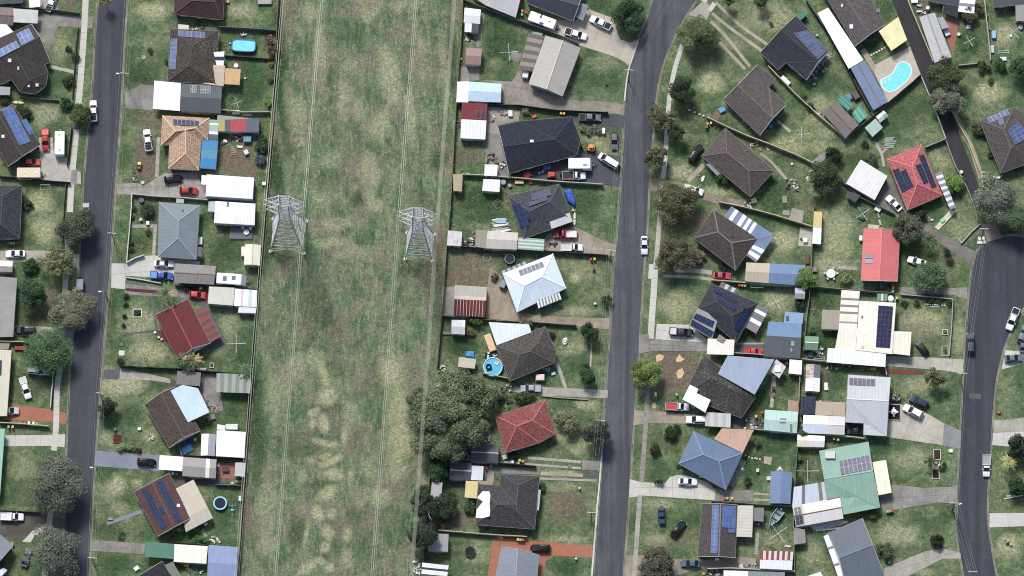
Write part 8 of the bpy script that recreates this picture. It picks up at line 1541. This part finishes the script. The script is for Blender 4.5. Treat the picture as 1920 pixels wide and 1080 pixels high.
T('C5'); drum(760, 317, 23, (236,236,228), 'round white rainwater tank', 1.9, 'water_tank', 'tank'); table(312, 130, 70, 70, (226,228,230), 'white garden table with chairs around it', rnd=True)
for i in range(6): a = i*math.pi/3; chair(312+48*math.cos(a), 130+48*math.sin(a), -math.degrees(a)+180, (206,208,212), 'pale plastic chair drawn up to the white garden table', 'chairs around the white garden table')
planter(1168, 570, 36, 40, 0, (196,196,184), (104,104,80), 'small square stone-edged bed on the cream house lawn', (96,104,70)); planter(1168, 712, 46, 76, 0, (186,186,174), (110,104,84), 'stone-edged rose bed at the cream house fence', (92,96,70)); crate(275, 978, 26, 58, (214,212,204), 'pale garden seat beside the vegetable lawn', h=.5, name='garden_bench', cat='bench'); heap(235, 720, 50, 80, [(232,232,232),(206,206,206)], 'white plastic pieces beside the small green shed', 10); drum(160, 738, 22, (64,120,140), 'teal tub below the small green shed', .5, 'tub', 'tub'); heap(170, 410, 30, 60, [(150,110,92),(120,92,80)], 'terracotta pots by the back fence', 8); heap(720, 225, 120, 26, [(60,62,62),(96,140,150)], 'dark clutter below the salmon-pink house', 10); heap(380, 830, 200, 40, [(70,76,66),(196,196,190),(120,112,100)], 'row of potted plants below the white ribbed carport', 22)
for i in range(9): crate(1020+i*18, 361+i*1.2, 10, 8, (226,226,216), 'white edging stone along the hedge row', h=.2, name='edging_stone', cat='stone'); bpy.data.objects[list(LABELS['white edging stone along the hedge row'])[-1][0]]['group'] = 'white edging stones along the hedge row'
T('D8'); planter(882, 482, 96, 126, -2, (196,190,180), (40,38,42), 'dark square bed with pale kerb before the grey house')
q = gp((878,478), .6); t_ = thing('fountain', 'white tiered fountain in the dark square bed', 'fountain', (q.x,q.y,.15)); fm = plain((238,238,234), .5); m = MB(); m.disc((0,0), .35, 0, .5, 16); m.build('base', fm, t_, local=True); m = MB(); m.disc((0,0), .75, .5, .66, 20); m.build('bowl', fm, t_, local=True); m = MB(); m.tube((0,0,.66),(0,0,1.3), .12, 10, .05); m.disc((0,0), .34, 1.0, 1.1, 16); m.build('top_tier', fm, t_, local=True)
for a in range(4): m = MB(); m.box((math.cos(a*math.pi/2)*.95, math.sin(a*math.pi/2)*.95, 0), .4, .4, .35, a*math.pi/2); m.build('foot_stone', fm, t_, local=True)
planter(1225, 822, 54, 82, 0, (196,190,176), (66,52,46), 'raised timber bed of bare soil by the dark palm'); planter(1213, 975, 56, 80, 0, (206,200,186), (58,46,42), 'second raised bed of bare soil by the small dark bush'); drum(1718, 478, 15, (176,84,76), 'terracotta tub on the verge beyond the east street', .6, 'tub', 'tub'); planks(345, 275, 22, 64, 4, [(214,212,206)], 'white bench by the vegetable lawn', 2, .3); heap(200, 340, 90, 26, [(60,62,80),(120,110,110)], 'dark clutter under the white gabled shed', 9); heap(140, 580, 24, 100, [(60,60,64),(150,150,150)], 'junk in the gap behind the white and pale blue shed', 10); heap(275, 382, 36, 26, [(206,200,190),(90,90,92)], 'boxes at the corner of the tan flat shed', 6); crate(1340, 790, 22, 30, (206,206,196), 'pale stone marker by the fan-shaped driveway', h=.4, name='marker_stone', cat='stone')
T('D6'); crate(340, 435, 20, 38, (232,232,228), 'white fridge standing on the bare yard', h=1.2, name='fridge', cat='fridge'); heap(1240, 720, 170, 90, [(60,60,64),(150,146,140),(96,96,96),(206,206,206)], 'big scrap heap between the fibreglass carport and mint shed', 34); drum(1545, 152, 16, (226,150,180), 'pink toy tub by the white square shed', .5, 'tub', 'tub'); crate(1425, 385, 26, 40, (44,44,48), 'black grill on the concrete stepping path', h=.8, name='grill', cat='grill'); heap(1425, 440, 60, 40, [(120,96,80),(150,130,110)], 'fallen leaves and bricks on the stepping path', 10, h=.2); heap(1500, 140, 60, 30, [(120,40,50),(150,60,70)], 'dark red cushions behind the gazebo', 6); crate(1590, 560, 26, 60, (120,84,70), 'brown dog kennel on the tan roofed run', h=1.1, name='kennel', cat='kennel'); drum(875, 598, 12, (200,80,70), 'red bucket behind the fibreglass carport', .5); crate(1220, 768, 50, 20, (230,230,230), 'white chest at the pale fence', h=.7); crate(690, 560, 16, 14, (206,206,206), 'white tap box by the white roof', h=.5)
for i, (x, y) in enumerate([(1167,1000),(1197,1015),(1228,1025),(1255,1027),(1275,1030),(1300,1035)]): crate(x, y, 14, 14, (190,190,176), ['small paver at the blue house end of the path','small paver second along the dotted path','small paver third along the dotted path','small paver fourth along the dotted path','small paver fifth along the dotted path','small paver at the patio end of the path'][i], h=.08, name='stepping_stone', cat='stepping stone')
T('D7'); table(1172, 188, 26, 30, (196,190,174), 'small stone table on the blue house back lawn'); tarp('white pointed tent against the blue gabled garage', [(1325,195),(1360,150),(1395,195)], (232,232,232), 1.6, name='tent', cat='tent'); crate(1266, 256, 34, 34, (190,184,176), 'pale step box beside the blue gabled garage', h=.4); heap(1015, 170, 60, 110, [(220,220,222),(150,150,150)], 'white drums along the bright blue house', 7, ang=25); heap(1090, 1000, 160, 50, [(60,60,62),(150,146,140),(206,200,190)], 'scrap between the solar gable and the white shed', 22); heap(810, 1050, 130, 40, [(60,62,62),(190,190,186),(90,90,90)], 'dark scrap at the bottom junk fence', 20); crate(830, 935, 32, 16, (230,230,228), 'white air-conditioner on the solar gable wall', h=1.2, name='air_conditioner', cat='air conditioner'); heap(1180, 635, 80, 30, [(80,82,86),(196,196,196)], 'barbecue gear below the mossy shed', 10); planks(1425, 828, 60, 20, 0, [(206,206,200)], 'white rail beside the thin fence', 2); crate(690, 240, 20, 14, (206,206,206), 'white meter box on the bright blue house', h=1.0); planks(1690, 670, 130, 40, 8, [(214,216,220),(190,192,196)], 'pale rails below the cream and grey garage', 4)
T('E1'); planks(360, 690, 240, 60, 10, [(206,208,212),(190,192,196),(220,222,224)], 'white guard rails beside the cream and grey garage', 4); drum(1213, 811, 10, (240,240,240), 'white lamp beside the very dark bush', .9, 'garden_lamp', 'lamp'); drum(1292, 103, 14, (206,204,176), 'pale stone at the mint house kerb', .4, 'marker_stone', 'stone'); drum(822, 972, 12, (110,200,160), 'green tub beside the slate-grey gable', .5, 'tub', 'tub'); heap(1195, 215, 50, 40, [(206,206,206),(150,150,140)], 'pale stones between the raised beds', 6, h=.25); heap(1750, 815, 50, 50, [(60,60,60),(196,190,110),(120,120,116)], 'dark garden ornament cluster on the verge', 7); planks(1790, 460, 150, 20, 4, [(196,196,186)], 'pale timber edging beyond the east street', 2, .1)
# POLES AND WIRES
WOODP = lambda: plain((128,118,106), .85, .15, .2, 2, 0, 'pole_timber')
def pole(x, y, h, arm, ang, label, lamp=None):
 """x,y = where the photo shows the crossarm"""
 p = gp((x, y), h-.4); t_ = thing('power_pole', label, 'power pole', (p.x,p.y,0), R(ang)); m = MB(); m.tube((0,0,0),(0,0,h), .17, 8, .12); m.build('pole', WOODP(), t_, local=True)
 if arm:
  m = MB(); m.box((0,.14,h-.5), arm, .14, .14); m.build('crossarm', plain((214,214,206), .7), t_, local=True)
  for k in (-.46,-.2,.2,.46): i_ = MB(); i_.tube((k*arm,.14,h-.36),(k*arm,.14,h-.14), .05, 6, .03); i_.build('insulator', plain((196,192,184), .3), t_, local=True)
 if lamp:
  m = MB(); m.tube((0,0,h-1.2),(lamp,0,h-.7), .045, 6); m.build('lamp_arm', GALV(), t_, local=True); m = MB(); m.box((lamp*1.08,0,h-.78), .75*abs(lamp)/lamp, .3, .16); m.build('lamp_head', plain((226,228,230), .4), t_, local=True)
 return p
def wire(P, sag, r, label, group, c=(150,152,150)):
 n = 12; m = MB()
 for a, b in zip(P[:-1], P[1:]):
  q = [a.lerp(b, i/n)-Vector((0,0,sag*4*(i/n)*(1-i/n))) for i in range(n+1)]
  for i in range(n): m.tube(q[i], q[i+1], r, 4, cap=False)
 return tag(m.build('power_line', plain(c, .5, .4, .05, .3, .1, 'conductor')), label, 'cable', group)
T('F')
lines = dict(west=[(252,-170),(233,138),(210,438),(188,738),(173,1047),(160,1300)], middle=[(1330,-150),(1180,132),(1146,470),(1126,789),(1109,962),(1096,1250)], east=[(1845,430),(1805,701),(1789,944),(1824,1073),(1860,1300)])
lbl = dict(west=[0,'pole with crossarm by the white carport driveway','pole beside the white picket front fence','pole above the dark small tree under wires','pole by the lawn below the green carport',0], middle=[0,'pole by the grey gable house lawn','pole beside the tray ute driveway','pole with wide crossarm at the dark tree','pole by the orange brick driveway',0], east=['pole at the turning circle kerb','pole with white crossarm by the brick strip','pole beside the mint house driveway','pole at the slate-grey gable driveway',0])
for s, P in lines.items():
 pos = [pole(x, y, 9.5, 2.3, -4 if s != 'east' else 0, 'timber power '+lbl[s][i], -1.6 if (s, i) == ('west', 1) else None) if lbl[s][i] else gp((x, y), 9.1) for i, (x, y) in enumerate(P)]
 for k, w_ in ((-.46,'west tip'),(-.2,'west inner insulator'),(.2,'east inner insulator'),(.46,'east tip')):
  wire([Vector((q.x, q.y, 0))+Vector((k*2.3, .14, 9.36)) for q in pos], .9, .02, 'thin power line on the %s of the %s street crossarms' % (w_, s), '%s street wires' % s)
pole(197, 546, 7.0, 0, 0, 'street lamp pole beside the wide concrete driveway', -1.2); pole(181, 876, 7.0, 0, 0, 'street lamp pole at the blue-grey driveway', -1.2); pole(1790, 948, 7.0, 0, 20, 'street lamp pole at the mint house driveway', 1.4)
# TRANSMISSION TOWERS
def pylon(bx, by, H, half, label):
 c = gp((bx, by)); rz = R(-4); t_ = thing('transmission_tower', label, 'transmission tower', (c.x,c.y,0), rz); st_ = GALV(); top = 1.2; zw = H*.62
 def hw(z): return half+(top+.15-half)*min(1, z/zw) if z < zw else top+.15-(.15)*(z-zw)/(H-zw)
 cor = [(-1,-1),(1,-1),(1,1),(-1,1)]; lv = [0, H*.12, H*.23, H*.33, H*.42, H*.5, H*.57, zw, H*.67, H*.72, H*.77, H*.82, H*.87, H*.92, H*.97, H]
 for sx, sy in cor:
  m = MB()
  for a, b in ((0, zw), (zw, H)): m.tube((sx*hw(a),sy*hw(a),a),(sx*hw(b),sy*hw(b),b), .15, 4)
  m.build('leg', st_, t_, local=True); f = MB(); f.disc((sx*hw(0),sy*hw(0)), .45, -.1, .25, 12); f.build('footing', plain((206,206,200), .8), t_, local=True)
  s = MB()
  for k in range(9): z = 3+k*1.6; s.tube((sx*hw(z),sy*hw(z),z),(sx*(hw(z)+.5),sy*hw(z),z), .025, 4)
  s.build('step_bolts', st_, t_, local=True)
 for k in range(4):
  (x0,y0), (x1,y1) = cor[k], cor[(k+1)%4]
  for i in range(len(lv)-1):
   a, b = lv[i], lv[i+1]; m = MB(); A0, A1, B0, B1 = Vector((x0*hw(a),y0*hw(a),a)), Vector((x1*hw(a),y1*hw(a),a)), Vector((x0*hw(b),y0*hw(b),b)), Vector((x1*hw(b),y1*hw(b),b))
   m.tube(A0, B1, .07, 4); m.tube(A1, B0, .07, 4); m.tube(B0, B1, .06, 4); m.build('brace', st_, t_, local=True)
   if i < 4:
    r_ = MB(); C = (A0+A1+B0+B1)/4; r_.tube(A0.lerp(B0,.5), C, .045, 4); r_.tube(A1.lerp(B1,.5), C, .045, 4); r_.build('redundant_brace', st_, t_, local=True)
 att = []
 for z, L in ((H-9.2, 4.6), (H-4.9, 4.9), (H-.6, 4.7)):
  for s in (-1, 1):
   m = MB(); tip = Vector((s*L, 0, z)); w0 = hw(z)
   for sy in (-1, 1):
    for dz in (-.1, 1.3 if z < H-2 else .55): m.tube((s*w0, sy*w0, z+dz), tip, .07, 4)
    for k in (.25,.5,.75):
     p0 = Vector((s*w0, sy*w0, z-.1)).lerp(tip, k); p1 = Vector((s*w0, -sy*w0, z-.1)).lerp(tip, k-.25); p2 = Vector((s*w0, sy*w0, z+(1.3 if z < H-2 else .55))).lerp(tip, k-.25); m.tube(p0, p1, .045, 4); m.tube(p0, p2, .045, 4)
   m.build('crossarm', st_, t_, local=True); i_ = MB()
   i_.tube(tip, tip-Vector((0,0,1.9)), .09, 6); i_.build('insulator', plain((120,110,104), .3), t_, local=True); att.append(tip-Vector((0,0,1.9)))
 M4 = Matrix.Translation(c) @ Matrix.Rotation(rz, 4, 'Z')
 return [M4 @ a for a in att]
a1 = pylon(541, 443, 35, 4.2, 'lattice steel transmission tower beside the two bright white garages'); a2 = pylon(787, 463, 34, 3.4, 'lattice steel transmission tower standing on bare soil by the pylon fence')
dv = (Vector((-.0695, -1, 0))).normalized()
for nm, att in (('white garages', a1), ('bare soil', a2)):
 for j, q in enumerate(att):
  for off, sd in ((-.24,'western'), (.24,'eastern')):
   o = Vector((off, .016, 0)); q2 = q+o; wire([q2-dv*230+Vector((0,0,1)), q2, q2+dv*230+Vector((0,0,1))], 6.5, .022, '%s of twin cables on the %s %s arm of the tower at the %s' % (sd, ('bottom','middle','top')[j//2], ('west','east')[j%2], nm), 'conductors of the tower at the %s' % nm, (188,188,168))
dups = {k: v for k, v in LABELS.items() if len(v) > 1 and not all(g for _, g in v)}
if dups: print('DUPLICATE LABELS', list(dups)[:20])
print('objects', len(bpy.data.objects))
